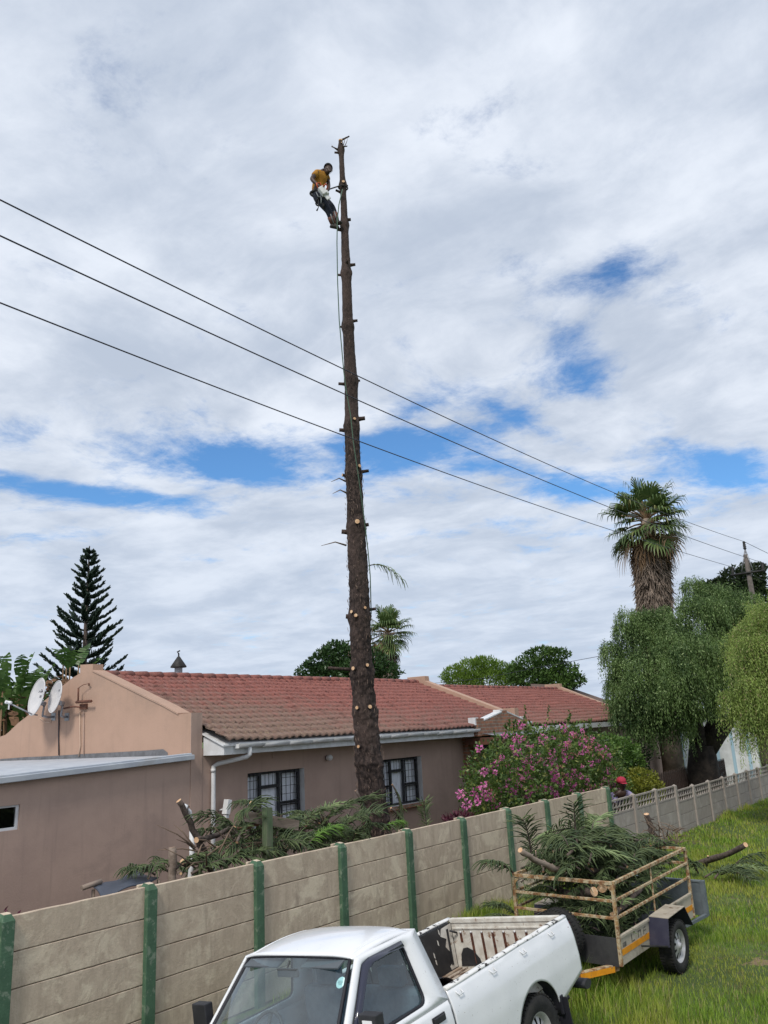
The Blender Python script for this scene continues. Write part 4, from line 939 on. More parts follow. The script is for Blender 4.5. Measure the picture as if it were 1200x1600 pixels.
# chainsaw hanging in his hands
saw = empty('chainsaw', J(503, 297, 15.05)); tag(saw, 'small chainsaw with a pale bar cover held at the hips by the climber', 'chainsaw')
a = J(501, 294.5, 15.05); b_ = J(515, 312, 15.08); d = (b_ - a).normalized(); q = d.to_track_quat('X', 'Z').to_matrix()
m = MB(); m.box(a + d * .08, (.20, .12, .13), rot=q); m.box(a + d * .16 + q @ Vector((0, 0, .05)), (.1, .1, .06), rot=q); m.build('motor_housing', M_pale, saw, bevel=.02)
m = MB(); m.box(lin(a, b_, .66), ((b_ - a).length * .62, .035, .10), rot=q); m.build('bar_cover', M_pale, saw, bevel=.015)
m = MB(); hp = [a + q @ Vector(v) for v in ((.02, -.07, .04), (.02, -.09, .12), (.05, 0, .15), (.05, .08, .10), (.03, .07, .02))]; m.tube(hp, .014, 7); m.tube([a + q @ Vector(v) for v in ((-.02, 0, .04), (-.12, 0, .07), (-.15, 0, .0), (-.05, 0, -.04))], .016, 7); m.build('handle', M_orange, saw)

# second person behind the lattice wall
p2 = empty('person', (20.5, 8.3, GZ)); tag(p2, 'person in a red cap and lavender top bending behind the pierced concrete wall', 'person')
hd = aY(971, 1224, 8.05)
N2 = {'pelvis': (hd + Vector((.35, .55, -.72)), .16), 'belly': (hd + Vector((.24, .38, -.50)), (.16, .13)), 'chest': (hd + Vector((.10, .18, -.32)), (.18, .13)), 'upper': (hd + Vector((.03, .06, -.22)), (.15, .10)), 'neck': (hd + Vector((0, 0, -.15)), .055),
      'jaw': (hd + Vector((-.04, -.05, -.08)), .065), 'face': (hd + Vector((-.03, -.04, -.02)), .088), 'skull': (hd + Vector((0, 0, .05)), .092), 'nose': (hd + Vector((-.11, -.12, -.04)), .016), 'ear1': (hd + Vector((.06, -.08, -.01)), .018), 'ear2': (hd + Vector((-.08, .06, -.01)), .018),
      's1': (hd + Vector((.17, -.12, -.26)), .065), 'e1': (hd + Vector((.10, -.30, -.50)), .045), 'w1': (hd + Vector((-.05, -.36, -.72)), .03),
      's2': (hd + Vector((-.12, .2, -.28)), .065), 'e2': (hd + Vector((-.25, .1, -.52)), .045), 'w2': (hd + Vector((-.30, -.1, -.74)), .03),
      'h1': (hd + Vector((.42, .45, -.80)), .10), 'k1': (hd + Vector((.25, .35, -1.2)), .07), 'a1': (hd + Vector((.35, .5, -1.66)), .045), 't1': (hd + Vector((.2, .35, -1.70)), .04),
      'h2': (hd + Vector((.25, .65, -.80)), .10), 'k2': (hd + Vector((.05, .55, -1.2)), .07), 'a2': (hd + Vector((.15, .7, -1.66)), .045), 't2': (hd + Vector((0, .55, -1.70)), .04)}
E2 = [('pelvis', 'belly'), ('belly', 'chest'), ('chest', 'upper'), ('upper', 'neck'), ('neck', 'jaw'), ('jaw', 'face'), ('face', 'skull'), ('face', 'nose'), ('face', 'ear1'), ('face', 'ear2'), ('upper', 's1'), ('s1', 'e1'), ('e1', 'w1'), ('upper', 's2'), ('s2', 'e2'), ('e2', 'w2'),
      ('pelvis', 'h1'), ('h1', 'k1'), ('k1', 'a1'), ('a1', 't1'), ('pelvis', 'h2'), ('h2', 'k2'), ('k2', 'a2'), ('a2', 't2')]
fingers(N2, E2, N2['w1'][0], N2['w1'][0] + Vector((-.06, -.02, -.05)), (0, 1, 0), (-.3, 0, -1), 'L'); E2.append(('w1', 'Lpalm'))
fingers(N2, E2, N2['w2'][0], N2['w2'][0] + Vector((-.03, -.05, -.06)), (1, 0, 0), (-.3, 0, -1), 'R'); E2.append(('w2', 'Rpalm'))
skin('body', N2, E2, M_skin, p2)
S_ = sub_(['pelvis', 'belly', 'chest', 'upper', 's1', 's2'], 1.15, base=N2); S_['m1'] = (lin(N2['s1'][0], N2['e1'][0], .8), .08); S_['m2'] = (lin(N2['s2'][0], N2['e2'][0], .8), .08)
skin('shirt', S_, [('pelvis', 'belly'), ('belly', 'chest'), ('chest', 'upper'), ('upper', 's1'), ('s1', 'm1'), ('upper', 's2'), ('s2', 'm2')], mat('lavender_cloth', (.30, .27, .42), (.24, .22, .36), 9, .9, .4, 20), p2)
S_ = sub_(['pelvis', 'h1', 'k1', 'a1', 'h2', 'k2', 'a2'], 1.2, base=N2); skin('trousers', S_, [('pelvis', 'h1'), ('h1', 'k1'), ('k1', 'a1'), ('pelvis', 'h2'), ('h2', 'k2'), ('k2', 'a2')], M_trous, p2)
M_red = mat('red_cap', (.42, .03, .06), (.32, .02, .05), 9, .8)
m = MB(); m.lathe([(.117, -.03), (.12, .02), (.105, .07), (.07, .105), (0, .12)], hd + Vector((0, 0, .045)), 'Z', 18); q = Matrix.Rotation(R(-130), 3, 'Z'); m.grid(lambda a, b_: hd + q @ Vector((.09 + .10 * a, (b_ - .5) * .17 * (1 - .35 * a * a), .02 - .02 * a)), 4, 5); m.build('cap', M_red, p2, solid=.006)

# ------------------------------------------------------------------ background trees
g = np.random.default_rng(21)
def norfolk():
    base = aD(130, 1064, 32); base.z = GZ; top = aD(140, 853, 32); root = empty('pine_tree', base); tag(root, 'dark tapering tiered pine standing behind the peach coloured gable', 'tree')
    m = MB(); H_ = top.z - base.z; m.tube([base, lin(base, top, .5), top], [.22, .12, .02], 8); m.build('trunk', M_branchbark, root)
    P = []; Rr = []; z = 3.2
    lv = 0
    while z < top.z - .1:
        fr = (top.z - z) / (top.z - 3.2); L = 1.95 * fr ** .9 + .10; nb = 5 + lv % 2; a0 = g.uniform(0, 6.28)
        for k in range(nb):
            a = a0 + k * 2 * np.pi / nb + g.normal() * .18; Lk = L * g.uniform(.68, 1.12); d = np.array([math.cos(a), math.sin(a), 0.]); sd_ = np.array([-d[1], d[0], 0])
            c0 = np.array(lin(base, top, (z - base.z) / H_)); pts = [c0 + d * Lk * t_ + np.array([0, 0, Lk * (.15 * t_ + .42 * t_ ** 2)]) for t_ in np.linspace(0, 1, 7)]
            P.append(pts); Rr.append(np.linspace(.035, .012, 7))
            ns = int(8 + Lk * 20)
            for i in range(ns):
                t_ = .18 + .82 * (i + g.random()) / ns; p = np.array([np.interp(t_, np.linspace(0, 1, 7), np.array(pts)[:, q]) for q in range(3)])
                for s_ in (-1, 1):
                    l = (.13 + .20 * fr ** .4) * g.uniform(.7, 1.2) * (1.1 - .45 * t_); dd = unit(d * .75 + sd_ * s_ * g.uniform(.1, .8) + np.array([0, 0, g.uniform(.0, .8)]))
                    cp = p + dd * l * .5; c3_ = cp + unit(dd + np.array([0, 0, .6])) * l * .5
                    P.append(np.concatenate([[p], [p + (cp - p) * .5], [cp], [cp + (c3_ - cp) * .33], [cp + (c3_ - cp) * .66], [c3_], [c3_ + (c3_ - cp) * .1]])); Rr.append(np.array([.012, .024, .029, .028, .024, .015, .004]))
        z += .22 + .29 * fr * (1 if lv % 2 else .7); lv += 1
    V, f = rods(np.array(P), np.array(Rr)); npmesh('crown', V, f, leafmat('dark_needles', (.012, .024, .020), (.028, .052, .034), .05, .7, 2), root)
norfolk()

M_fan = leafmat('fan_leaf', (.035, .075, .025), (.15, .21, .07), .2, .45, 1.2, c3=(.20, .20, .08)); M_dead = leafmat('dead_leaf', (.12, .07, .035), (.30, .20, .12), .1, .85, 2)
M_skirt = leafmat('thatch', (.09, .068, .052), (.34, .27, .22), .05, .9, 3)
def fan_palm(cpos, trunk_pts, r_tr, S, label, nleaf, seed, skirt, ndead):
    g = np.random.default_rng(seed); root = empty('palm_tree', (trunk_pts[0][0], trunk_pts[0][1], trunk_pts[0][2])); tag(root, label, 'palm tree')
    m = MB(); m.tube(trunk_pts, r_tr, 12); m.build('trunk', M_skirt, root)
    G = []; Dd = []; PET = []; PR = []
    def fan(o, d, L, droop, out, nseg=22, wid=.035):
        d = unit(d); side = unit(np.cross(d, [0, 0, 1.]) + 1e-6); nrm = np.cross(side, d)
        for i in range(nseg):
            a = (i / (nseg - 1) - .5) * R(235); l = L * (.62 + .38 * math.cos(a * .8)) * g.uniform(.85, 1.08)
            dd = unit(d * math.cos(a) + side * math.sin(a) + nrm * .18 * abs(math.sin(a)))
            p1 = o + dd * l * .55; p2_ = p1 + unit(dd + np.array([0, 0, -droop * g.uniform(.3, .9)])) * l * .25; p3 = p2_ + unit(dd * .5 + np.array([0, 0, -droop * g.uniform(1.2, 2.4)])) * l * .28
            w_ = np.cross(dd, nrm) * wid * S
            base = len(out) * 8
            out.append(np.array([o - w_ * .15, o + w_ * .15, p1 + w_ * .8, p1 - w_ * .8, p2_ + w_ * .5, p2_ - w_ * .5, p3 + w_ * .06, p3 - w_ * .06]))
    for k in range(nleaf):
        el = R(85) - (k / nleaf) ** .75 * R(125) + g.normal() * .12; a = k * 2.4 + g.normal() * .3
        d = np.array([math.cos(a) * math.cos(el), math.sin(a) * math.cos(el), math.sin(el)]); pl = S * g.uniform(.50, .80); c = np.array(cpos) - np.array([0, 0, .25 * S * k / nleaf])
        tip = c + d * pl + np.array([0, 0, -.12 * pl]); PET.append([c, c + d * pl * .5, tip]); PR.append([.03 * S, .022 * S, .018 * S])
        fan(tip, unit(d + np.array([0, 0, -.12])), S * g.uniform(.56, .74), .7, G)
    for k in range(ndead):
        a = g.uniform(0, 6.28); el = -g.uniform(.5, 1.35); d = np.array([math.cos(a) * math.cos(el), math.sin(a) * math.cos(el), math.sin(el)]); c = np.array(cpos) - np.array([0, 0, S * g.uniform(.25, .5)])
        tip = c + d * S * g.uniform(.4, .8); fan(tip, unit(d * .4 + np.array([0, 0, -1])), S * g.uniform(.5, .75), 1.5, Dd, 16, .03)
    def tomesh(L_, nm, mm):
        V = np.concatenate(L_); n = len(L_); i = np.arange(n)[:, None] * 8
        f = np.concatenate([i + [[0, 1, 2, 3]], i + [[3, 2, 4, 5]], i + [[5, 4, 6, 7]]]); npmesh(nm, V, f, mm, root)
    tomesh(G, 'crown', M_fan); tomesh(Dd, 'dead_fronds', M_dead)
    V, f = rods(np.array(PET), np.array(PR), 4); npmesh('petioles', V, f, M_dead, root)
    P = []; Rr = []
    z0, z1, ra, rb, n = skirt
    for i in range(n):
        t_ = g.random(); z = z0 + (z1 - z0) * t_; rr_ = ra + (rb - ra) * t_; a = g.uniform(0, 6.28); c = np.array([np.interp(z, [p[2] for p in trunk_pts], [p[q] for p in trunk_pts]) for q in (0, 1)] + [z])
        d = np.array([math.cos(a), math.sin(a), 0]); l = S * g.uniform(.15, .42); p0 = c + d * rr_ * .85; p1 = c + d * rr_ * g.uniform(.95, 1.1) + np.array([0, 0, -l * .5]); p2_ = p1 + np.array([g.normal() * .05 * S, g.normal() * .05 * S, -l * .5]) + d * S * g.uniform(-.02, .08)
        P.append([p0, p1, p2_]); Rr.append([.018 * S, .014 * S, .004 * S])
    V, f = rods(np.array(P), np.array(Rr), 3); npmesh('skirt', V, f, M_skirt, root)
c = aD(1010, 808, 35); tb = aD(1024, 985, 35); tt = aD(1016, 860, 35)
fan_palm(tuple(c), [(tb.x, tb.y, -.5), (tb.x, tb.y, tb.z), (tt.x, tt.y, tt.z), (c.x, c.y, c.z - .1)], [.45, .45, .42, .25], 1.65, 'big fan palm with a shaggy grey skirt rising above the weeping tree', 44, 3, (4.5, tt.z + .3, .60, .72, 4600), 46)
c = aD(606, 985, 60); tb = aD(607, 1060, 60)
fan_palm(tuple(c), [(tb.x, tb.y, -.5), tuple(tb), (c.x, c.y, c.z - .2)], [.5, .5, .35], 1.75, 'smaller fan palm behind the roof just right of the stripped trunk', 34, 4, (5.0, 8.9, .80, .45, 900), 10)

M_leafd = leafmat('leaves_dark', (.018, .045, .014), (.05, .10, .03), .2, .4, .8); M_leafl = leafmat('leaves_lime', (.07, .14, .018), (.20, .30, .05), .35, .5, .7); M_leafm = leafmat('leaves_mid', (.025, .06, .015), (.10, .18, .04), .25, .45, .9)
def bl(px, py, D, rx, rz, dd=0):
    c = aD(px, py, D + dd); return (tuple(c), (rx, rx, rz))
b0 = aD(540, 1060, 40)
leafy_tree('broadleaf_tree', (b0.x, b0.y, -.5), [bl(525, 1022, 40, .8, .6), bl(508, 1036, 40, .9, .6), bl(488, 1052, 40, .8, .45), bl(545, 1035, 40, .9, .8, .5), bl(578, 1038, 40, .9, .7), bl(600, 1052, 40, .8, .5), bl(560, 1050, 40, 1.2, .6, -.4), bl(525, 1055, 40, 1.2, .6)], 9000, .19, .10, M_leafd, 'dark green broadleaf tree behind the roof at the stripped trunk', seed=5)
b0 = aD(745, 1060, 50)
leafy_tree('lime_tree', (b0.x, b0.y, -.5), [bl(712, 1056, 50, .9, .6), bl(735, 1048, 50, 1.0, .7), bl(757, 1042, 50, .9, .6), bl(780, 1050, 50, 1.0, .6), bl(722, 1066, 50, 1.2, .6), bl(765, 1064, 50, 1.6, .7), bl(800, 1056, 50, .9, .5), bl(752, 1034, 50, .45, .3)], 12000, .17, .06, M_leafl, 'light lime green tree behind the ridge of the second house', seed=6, up=.9)
b0 = aD(855, 1060, 45)
leafy_tree('broadleaf_tree', (b0.x, b0.y, -.5), [bl(845, 1020, 45, .9, .28), bl(868, 1024, 45, .8, .35), bl(825, 1040, 45, .9, .45), bl(855, 1045, 45, 1.0, .5), bl(880, 1050, 45, .9, .5), bl(895, 1064, 45, .7, .35), bl(835, 1062, 45, 1.3, .5), bl(865, 1068, 45, 1.4, .5), bl(808, 1052, 45, .6, .4)], 8500, .20, .09, M_leafm, 'loose mid green tree beside the lime green one above the second ridge', seed=7, surf=.35)
b0 = aD(1160, 930, 46)
leafy_tree('dark_tree', (b0.x, b0.y, -.5), [bl(1150, 915, 46, 1.0, 1.0), bl(1172, 905, 46, .8, .9), bl(1125, 925, 46, 1.0, .7), bl(1104, 935, 46, .5, .35), bl(1180, 940, 46, .9, 1.4), bl(1150, 950, 46, 1.5, 1.2), bl(1186, 890, 46, .35, .35)], 11000, .22, .12, leafmat('ivy_dark', (.012, .022, .008), (.03, .05, .015), .15, .5, 1), 'near black tree behind the weeping tree around the power pole', seed=8, tr=.35)

# weeping pepper trees: clumps with hanging leafy strands
def weeping(name, base,  clumps, nstr, S, mleaf, label, seed, trunk, lmin=.25, lmax=1.15, floor=1.0, gap=None):
    g = np.random.default_rng(seed); clumps = clumps + [(tuple(np.array(c[0]) + rdirs(g, 1)[0] * c[1] * .85), c[1] * .55) for c in clumps for _ in range(3)]; root = empty(name, base); tag(root, label, 'tree')
    vol = np.array([c[1] ** 1.6 for c in clumps]); k = g.choice(len(clumps), nstr, p=vol / vol.sum()); C = np.array([c[0] for c in clumps])[k]; Rd = np.array([c[1] for c in clumps])[k]
    Rd = Rd * (.55 + .3 * np.sin(k * 2.3) ** 2); d = rdirs(g, nstr); d[:, 2] = np.abs(d[:, 2]) * .9 - .15; d = unit(d); bump = 1 + .34 * np.sin(d[:, 0] * 5 + k * 1.7) * np.sin(d[:, 1] * 5 + k) + .12 * np.sin(d[:, 2] * 11 + k * 2); P0 = C + d * (Rd * bump * (.45 + .6 * g.random(nstr) ** .6))[:, None] * np.array([1, 1, .8])
    L = g.uniform(lmin, lmax, nstr) * (1 - .35 * np.clip(d[:, 2], 0, 1)); fl_ = np.full(nstr, floor)
    if gap: ur = P0 @ rt; fl_ = np.where((ur > gap[0]) & (ur < gap[1]), gap[2], fl_)
    L = np.minimum(L, np.maximum(P0[:, 2] - fl_ - g.uniform(0, .5, nstr), .15)); nl = 13
    out = unit(np.stack([d[:, 0], d[:, 1], 0 * L], 1)); CC = []; DD = []
    for j in range(nl):
        t_ = (j + g.random(nstr)) / nl; p = P0 + out * (L * .25 * np.sqrt(t_))[:, None] + np.array([0, 0, -1.]) * (L * (t_ ** 1.25))[:, None] + np.array([0, 0, .10]) * (1 - t_)[:, None]
        dr = unit(out * .3 * (1 - t_)[:, None] + np.array([0, 0, -1.]) * (.35 + t_)[:, None] + g.normal(size=(nstr, 3)) * .42); CC.append(p); DD.append(dr)
    CC = np.concatenate(CC); DD = np.concatenate(DD); Sd = unit(np.cross(DD, rdirs(g, len(CC))))
    V, f = leaves(CC, DD, Sd, S * g.uniform(.7, 1.3, len(CC)), S * .30 * g.uniform(.7, 1.3, len(CC))); npmesh('crown', V, f, mleaf, root)
    m = MB()
    for path, r0, r1 in trunk: m.tube(path, [r0 + (r1 - r0) * i / (len(path) - 1) for i in range(len(path))], 9)
    m.build('trunk', mat(name + '_bark', (.018, .014, .012), (.045, .035, .028), 5, .95, .8, 12), root); return root
def cd_(px, py, D, r): return (tuple(aD(px, py, D)), r)
TD = 29
cl = [cd_(1000, 990, TD, .85), cd_(985, 1030, TD, .8), cd_(1020, 1040, TD - .8, 1.1), cd_(1050, 985, TD, 1.1), cd_(1090, 950, TD, 1.1), cd_(1130, 945, TD + .5, 1.1), cd_(1070, 1020, TD - 1, 1.3), cd_(1110, 1010, TD - .5, 1.2), cd_(1150, 990, TD + .5, 1.1), cd_(1000, 1080, TD - .4, 1.0), cd_(1040, 1090, TD - 1, 1.1), cd_(1085, 1075, TD - 1.2, 1.1),
      cd_(1130, 1060, TD, 1.1), cd_(985, 1105, TD, .7), cd_(1015, 1130, TD - .3, .7), cd_(1165, 1040, TD + 1, 1.1), cd_(1180, 990, TD + 1.5, 1.1), cd_(1060, 1125, TD - .8, .6), cd_(1108, 930, TD + .5, .7), cd_(1020, 975, TD + .6, .7), cd_(970, 1060, TD, .5)]
tb = aD(1098, 1215, TD); fk = aD(1098, 1165, TD)
def q_(px, py, D=TD): return aD(px, py, D)
trk = [([(tb.x, tb.y, -.5), q_(1098, 1200), q_(1096, 1165)], .62, .42), ([q_(1093, 1172), q_(1088, 1140), q_(1075, 1100), q_(1060, 1050), q_(1045, 1010)], .34, .08), ([q_(1104, 1175), q_(1122, 1150), q_(1135, 1135), q_(1150, 1110), q_(1160, 1060)], .30, .10),
       ([q_(1102, 1165), q_(1116, 1130), q_(1112, 1090), q_(1115, 1040), q_(1110, 980)], .30, .08), ([q_(1078, 1110), q_(1050, 1090), q_(1020, 1060), q_(1000, 1020)], .14, .04), ([q_(1088, 1140), q_(1040, 1120), q_(1005, 1090)], .12, .04), ([q_(1128, 1142), q_(1128, 1115), q_(1134, 1090)], .14, .05)]
weeping('weeping_tree', (tb.x, tb.y, -.5), cl, 20000, .092, leafmat('pepper_leaf', (.028, .065, .020), (.17, .26, .08), .25, .5, .9, c3=(.32, .42, .18)), 'large weeping tree with a thick dark forked trunk behind the lattice wall', 31, trk, floor=1.1, gap=(float(np.array(aD(1068, 1150, 29)) @ rt), float(np.array(aD(1165, 1150, 29)) @ rt), 2.9))
TD = 23.5
cl = [cd_(1185, 985, TD, .75), cd_(1210, 960, TD, .9), cd_(1172, 1030, TD, .7), cd_(1195, 1040, TD, .9), cd_(1165, 1075, TD, .55), cd_(1185, 1090, TD, .8), cd_(1225, 1000, TD + 1, 1.2), cd_(1240, 1080, TD, 1.2), cd_(1260, 950, TD + 1, 1.1), cd_(1190, 1125, TD, .5), cd_(1170, 1105, TD, .4), cd_(1290, 1030, TD + 1, 1.2)]
tb = aD(1262, 1225, TD)
weeping('weeping_tree', (tb.x, tb.y, -.5), cl, 13000, .075, leafmat('pepper_leaf_light', (.09, .15, .030), (.33, .43, .11), .25, .5, 1.2, c3=(.32, .27, .14)), 'paler yellow green weeping tree hanging over the wall at the right edge', 32, [([(tb.x, tb.y, -.5), aD(1258, 1150, TD), aD(1245, 1060, TD), aD(1225, 990, TD)], .28, .06), ([aD(1256, 1140, TD), aD(1215, 1080, TD), aD(1190, 1010, TD)], .12, .04), ([aD(1248, 1070, TD), aD(1275, 1000, TD + .6), aD(1285, 960, TD + 1)], .12, .04)], floor=.75, lmax=1.3)

# bushes in front of the second house
g0 = np.random.default_rng(41)
bt = empty('bougainvillea', (19, 9.2, GZ)); tag(bt, 'wide bougainvillea bush covered in magenta flowers behind the wall', 'bush')
top_ = [(756, 1222), (758, 1206), (765, 1190), (775, 1165), (800, 1152), (822, 1146), (850, 1138), (880, 1138), (905, 1142), (925, 1150), (942, 1170), (950, 1195), (955, 1215)]
blobs = []
for i, (px, py) in enumerate(top_):
    for k, Y in enumerate((8.7, 9.3, 9.9)):
        c = aY(px, py + 16 + 10 * k, Y - .1 * (i % 2)); blobs.append((tuple(c), (.60, .5, .32 + .08 * (i % 3))))
        if py < 1215: blobs.append(((c.x + .2, c.y - .1, c.z - .65), (.75, .5, .5)))
        if py < 1180: blobs.append(((c.x - .2, c.y, c.z - 1.3), (.75, .5, .5)))
V, f = leaf_cloud(g0, blobs, 26000, .085, .055, surf=.5); npmesh('foliage', V, f, leafmat('boug_leaf', (.025, .060, .016), (.12, .19, .04), .25, .4, 2.2, c3=(.24, .26, .07)), bt)
LV = []
for i in range(210):     # long arching shoots standing clear of the mass
    b_ = blobs[g0.integers(len(blobs))]; d = unit(np.array([g0.normal(), -abs(g0.normal()) * .8, abs(g0.normal()) + .5])); c = np.array(b_[0]) + d * np.array(b_[1]) * .9
    n = 16; t_ = np.linspace(0, 1, n); l = g0.uniform(.2, .55); p = c + d * (l * t_)[:, None] + np.array([0, 0, -.15]) * (t_ ** 2)[:, None] * l
    D_ = unit(rdirs(g0, n) + d); LV.append(leaves(p, D_, unit(np.cross(D_, rdirs(g0, n))), .075, .05))
V, f = cat(LV); npmesh('shoots', V, f, MATS['boug_leaf'], bt)
M_flower = leafmat('magenta_bract', (.66, .12, .40), (.90, .34, .64), .35, .6, 3, c3=(.80, .35, .45)); M_flower2 = leafmat('faded_bract', (.50, .20, .19), (.66, .34, .28), .3, .7, 3)
fl = [(812, 1133, 1.1), (881, 1137, 1.5), (750, 1170, .6), (809, 1155, 1.6), (848, 1155, 1.5), (828, 1165, .9), (881, 1168, 1.7), (808, 1174, 1.3), (785, 1185, .6), (840, 1185, .9), (863, 1185, .8), (828, 1188, 1.1), (756, 1206, .5), (805, 1205, .9), (822, 1203, .8), (795, 1222, .7), (759, 1242, 1.1), (742, 1240, .6), (729, 1258, .9), (802, 1238, .9), (822, 1248, .9), (900, 1209, 1.6), (890, 1214, .9), (875, 1225, 1.2), (870, 1216, .9),
      (944, 1175, 2.2), (950, 1182, 1.6), (935, 1168, 1.0), (925, 1155, .9), (902, 1150, .7), (950, 1205, .8), (956, 1222, 1.3), (945, 1220, .9), (916, 1220, .8), (832, 1233, .8), (850, 1232, .7), (867, 1241, .8), (774, 1258, .8), (720, 1240, .8), (852, 1115 + 20, .5), (770, 1195, .6), (924, 1193, .6), (962, 1232, 1.0), (910, 1113 + 30, .6), (789, 1150, .5), (862, 1176, 1.0), (893, 1231, .8), (940, 1233, .7), (865, 1209, .6)]
def bracts(lst, n0, mm, seed, spread=.10):
    gg = np.random.default_rng(seed); LV = []
    for (px, py, s_) in lst:
        Yf = 8.50 + max(0, (1175 - py)) * .012 + gg.uniform(-.05, .1); c = np.array(aY(px, py, Yf)); n = int(n0 * s_)
        d = rdirs(gg, n); p = c + d * np.array([1.2, .6, .8]) * spread * 1.15 * math.sqrt(s_) * gg.uniform(.3, 1.1, (n, 1)); D_ = unit(d + rdirs(gg, n) * .8); LV.append(leaves(p, D_, unit(np.cross(D_, rdirs(gg, n))), .048, .042))
    V, f = cat(LV); return struct(npmesh('flowers', V, f, mm, bt), 'stuff')
bracts(fl, 60, M_flower, 1)
gg = np.random.default_rng(9); sm = []
for i in range(75):
    px = gg.uniform(745, 955); t_ = np.interp(px, [p[0] for p in top_], [p[1] for p in top_]); sm.append((px, gg.uniform(t_ + 4, min(t_ + 100, 1262 - (px - 720) * .12)), gg.uniform(.15, .5)))
bracts(sm, 60, M_flower, 2, .07); bracts([(px + 9, py - 6, s_ * .8) for px, py, s_ in sm[::3]] + [(915, 1152, .9), (920, 1172, .9), (898, 1150, .7), (930, 1158, .8), (888, 1165, .8)], 60, M_flower2, 3, .10)
c = aY(945, 1165, 10.4)
leafy_tree('green_bush', (c.x, c.y, GZ), [((c.x, c.y, c.z - .3), (1.5, .9, .6)), ((c.x + .9, c.y, c.z - .7), (.9, .8, .7)), ((c.x - 1.2, c.y, c.z - .15), (1.2, .8, .45)), ((c.x + .2, c.y, c.z - 1.0), (1.5, .9, .8))], 15000, .10, .065, leafmat('bush_leaf', (.035, .085, .015), (.13, .22, .05), .25, .35, 1.5), 'rounded bright green bush behind the right end of the bougainvillea', 'bush', seed=51, surf=.8)
c = aY(1000, 1212, 9.0)
leafy_tree('yellow_bush', (c.x, c.y, GZ), [((c.x, c.y, c.z - .1), (.7, .45, .3)), ((c.x - .5, c.y, c.z - .4), (.8, .45, .35)), ((c.x + .6, c.y, c.z - .45), (.8, .4, .3)), ((c.x, c.y, c.z - .8), (1.3, .5, .4))], 6500, .085, .05, leafmat('yellow_leaf', (.09, .12, .015), (.27, .27, .04), .3, .45, 2), 'yellowish green shrub beside the person behind the lattice wall', 'bush', seed=52)
c = aY(985, 1170, 12.5)
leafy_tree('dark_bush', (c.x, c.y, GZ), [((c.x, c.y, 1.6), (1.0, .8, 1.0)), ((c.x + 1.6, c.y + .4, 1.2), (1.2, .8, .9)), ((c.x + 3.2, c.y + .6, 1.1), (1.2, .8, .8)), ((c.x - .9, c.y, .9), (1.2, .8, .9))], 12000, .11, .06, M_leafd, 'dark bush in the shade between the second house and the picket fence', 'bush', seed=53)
c = aY(712, 1272, 8.0)
leafy_tree('red_shrub', (c.x, c.y, GZ), [((c.x + .1, c.y, c.z - .12), (.40, .2, .10)), ((c.x - .1, c.y, c.z - .45), (.35, .2, .25))], 700, .12, .035, leafmat('maroon_leaf', (.05, .01, .02), (.12, .03, .05), .2, .5, 3), 'low maroon leaved shrub just above the wall left of the bougainvillea', 'bush', seed=54)
c = aY(6, 1424, 7.7)
leafy_tree('red_shrub', (c.x, c.y, GZ), [((c.x, c.y, c.z - .07), (.12, .1, .07)), ((c.x - .1, c.y, c.z - .45), (.35, .2, .3))], 260, .06, .03, MATS['maroon_leaf'], 'maroon leaf tips showing over the wall at the left edge', 'bush', seed=55)

# wild banana plants behind the gable
def paddle(m, o, d, L, W, droop, g, mi=0):
    d = Vector(d).normalized(); side = d.cross(Vector((0, 0, 1))).normalized(); n = 11
    nrm = side.cross(d)
    for sgn in (-1, 1):
        k = 0
        while k < n:
            t0, t1 = k / n, (k + 1) / n - (.02 if g.random() < .6 else 0); dz = g.uniform(-.08, .02)
            pts = []
            for t_ in (t0, t1):
                c = Vector(o) + d * L * t_ + Vector((0, 0, -droop * L * t_ * t_)); ww = W * (math.sin(math.pi * min(1, t_ * .9 + .08)) ** .6)
                pts.append((c, c + side * sgn * ww + nrm * ww * .35 + Vector((0, 0, dz))))
            m.add([pts[0][0], pts[0][1], pts[1][1], pts[1][0]], [(0, 1, 2, 3)], mi); k += 1
M_pad_ = leafmat('paddle_leaf', (.035, .085, .020), (.11, .20, .05), .4, .35, 1)
def banana(px, py, D, n, L, label, seed, dead=0, spread=.6, group=None):
    g = np.random.default_rng(seed); b_ = aD(px, py, D); root = empty('banana_plant', (b_.x, b_.y, GZ)); tag(root, label, 'plant')
    m = MB(); st = MB()
    for i in range(n):
        a = g.uniform(0, 6.28); rad = spread * g.uniform(.1, 1); h = b_.z + g.uniform(-1.2, .2); o = Vector((b_.x + rad * math.cos(a), b_.y + rad * math.sin(a), h)); d = Vector((math.cos(a) * g.uniform(.1, .75), math.sin(a) * g.uniform(.1, .75), 1))
        paddle(m, o, d, L * g.uniform(.7, 1.1), .20 * g.uniform(.7, 1.1), g.uniform(.05, .45), g); st.tube([(b_.x + rad * .5 * math.cos(a), b_.y + rad * .5 * math.sin(a), GZ), o], [.06, .02], 5)
    m.build('leaves', M_pad_, root)
    st.build('stems', M_dead, root)
    if dead:
        m = MB()
        for i in range(dead):
            a = g.uniform(0, 6.28); o = Vector((b_.x + .35 * math.cos(a), b_.y + .35 * math.sin(a), b_.z - g.uniform(.1, .9))); paddle(m, o, (math.cos(a), math.sin(a), g.uniform(-.6, .3)), L * g.uniform(.4, .8), .11, g.uniform(.4, 1.2), g)
        m.build('dead_leaves', leafmat('brown_leaf%d' % seed, (.05, .025, .015), (.20, .11, .06), .15, .8, 3), root)
banana(12, 1085, 21, 26, 1.25, 'dense clump of wild banana leaves at the left edge behind the gable', 61, 8, .9)
banana(45, 1065, 22, 16, 1.3, 'wild banana plant with two tall upright leaves behind the satellite dishes', 62, 8, .7)
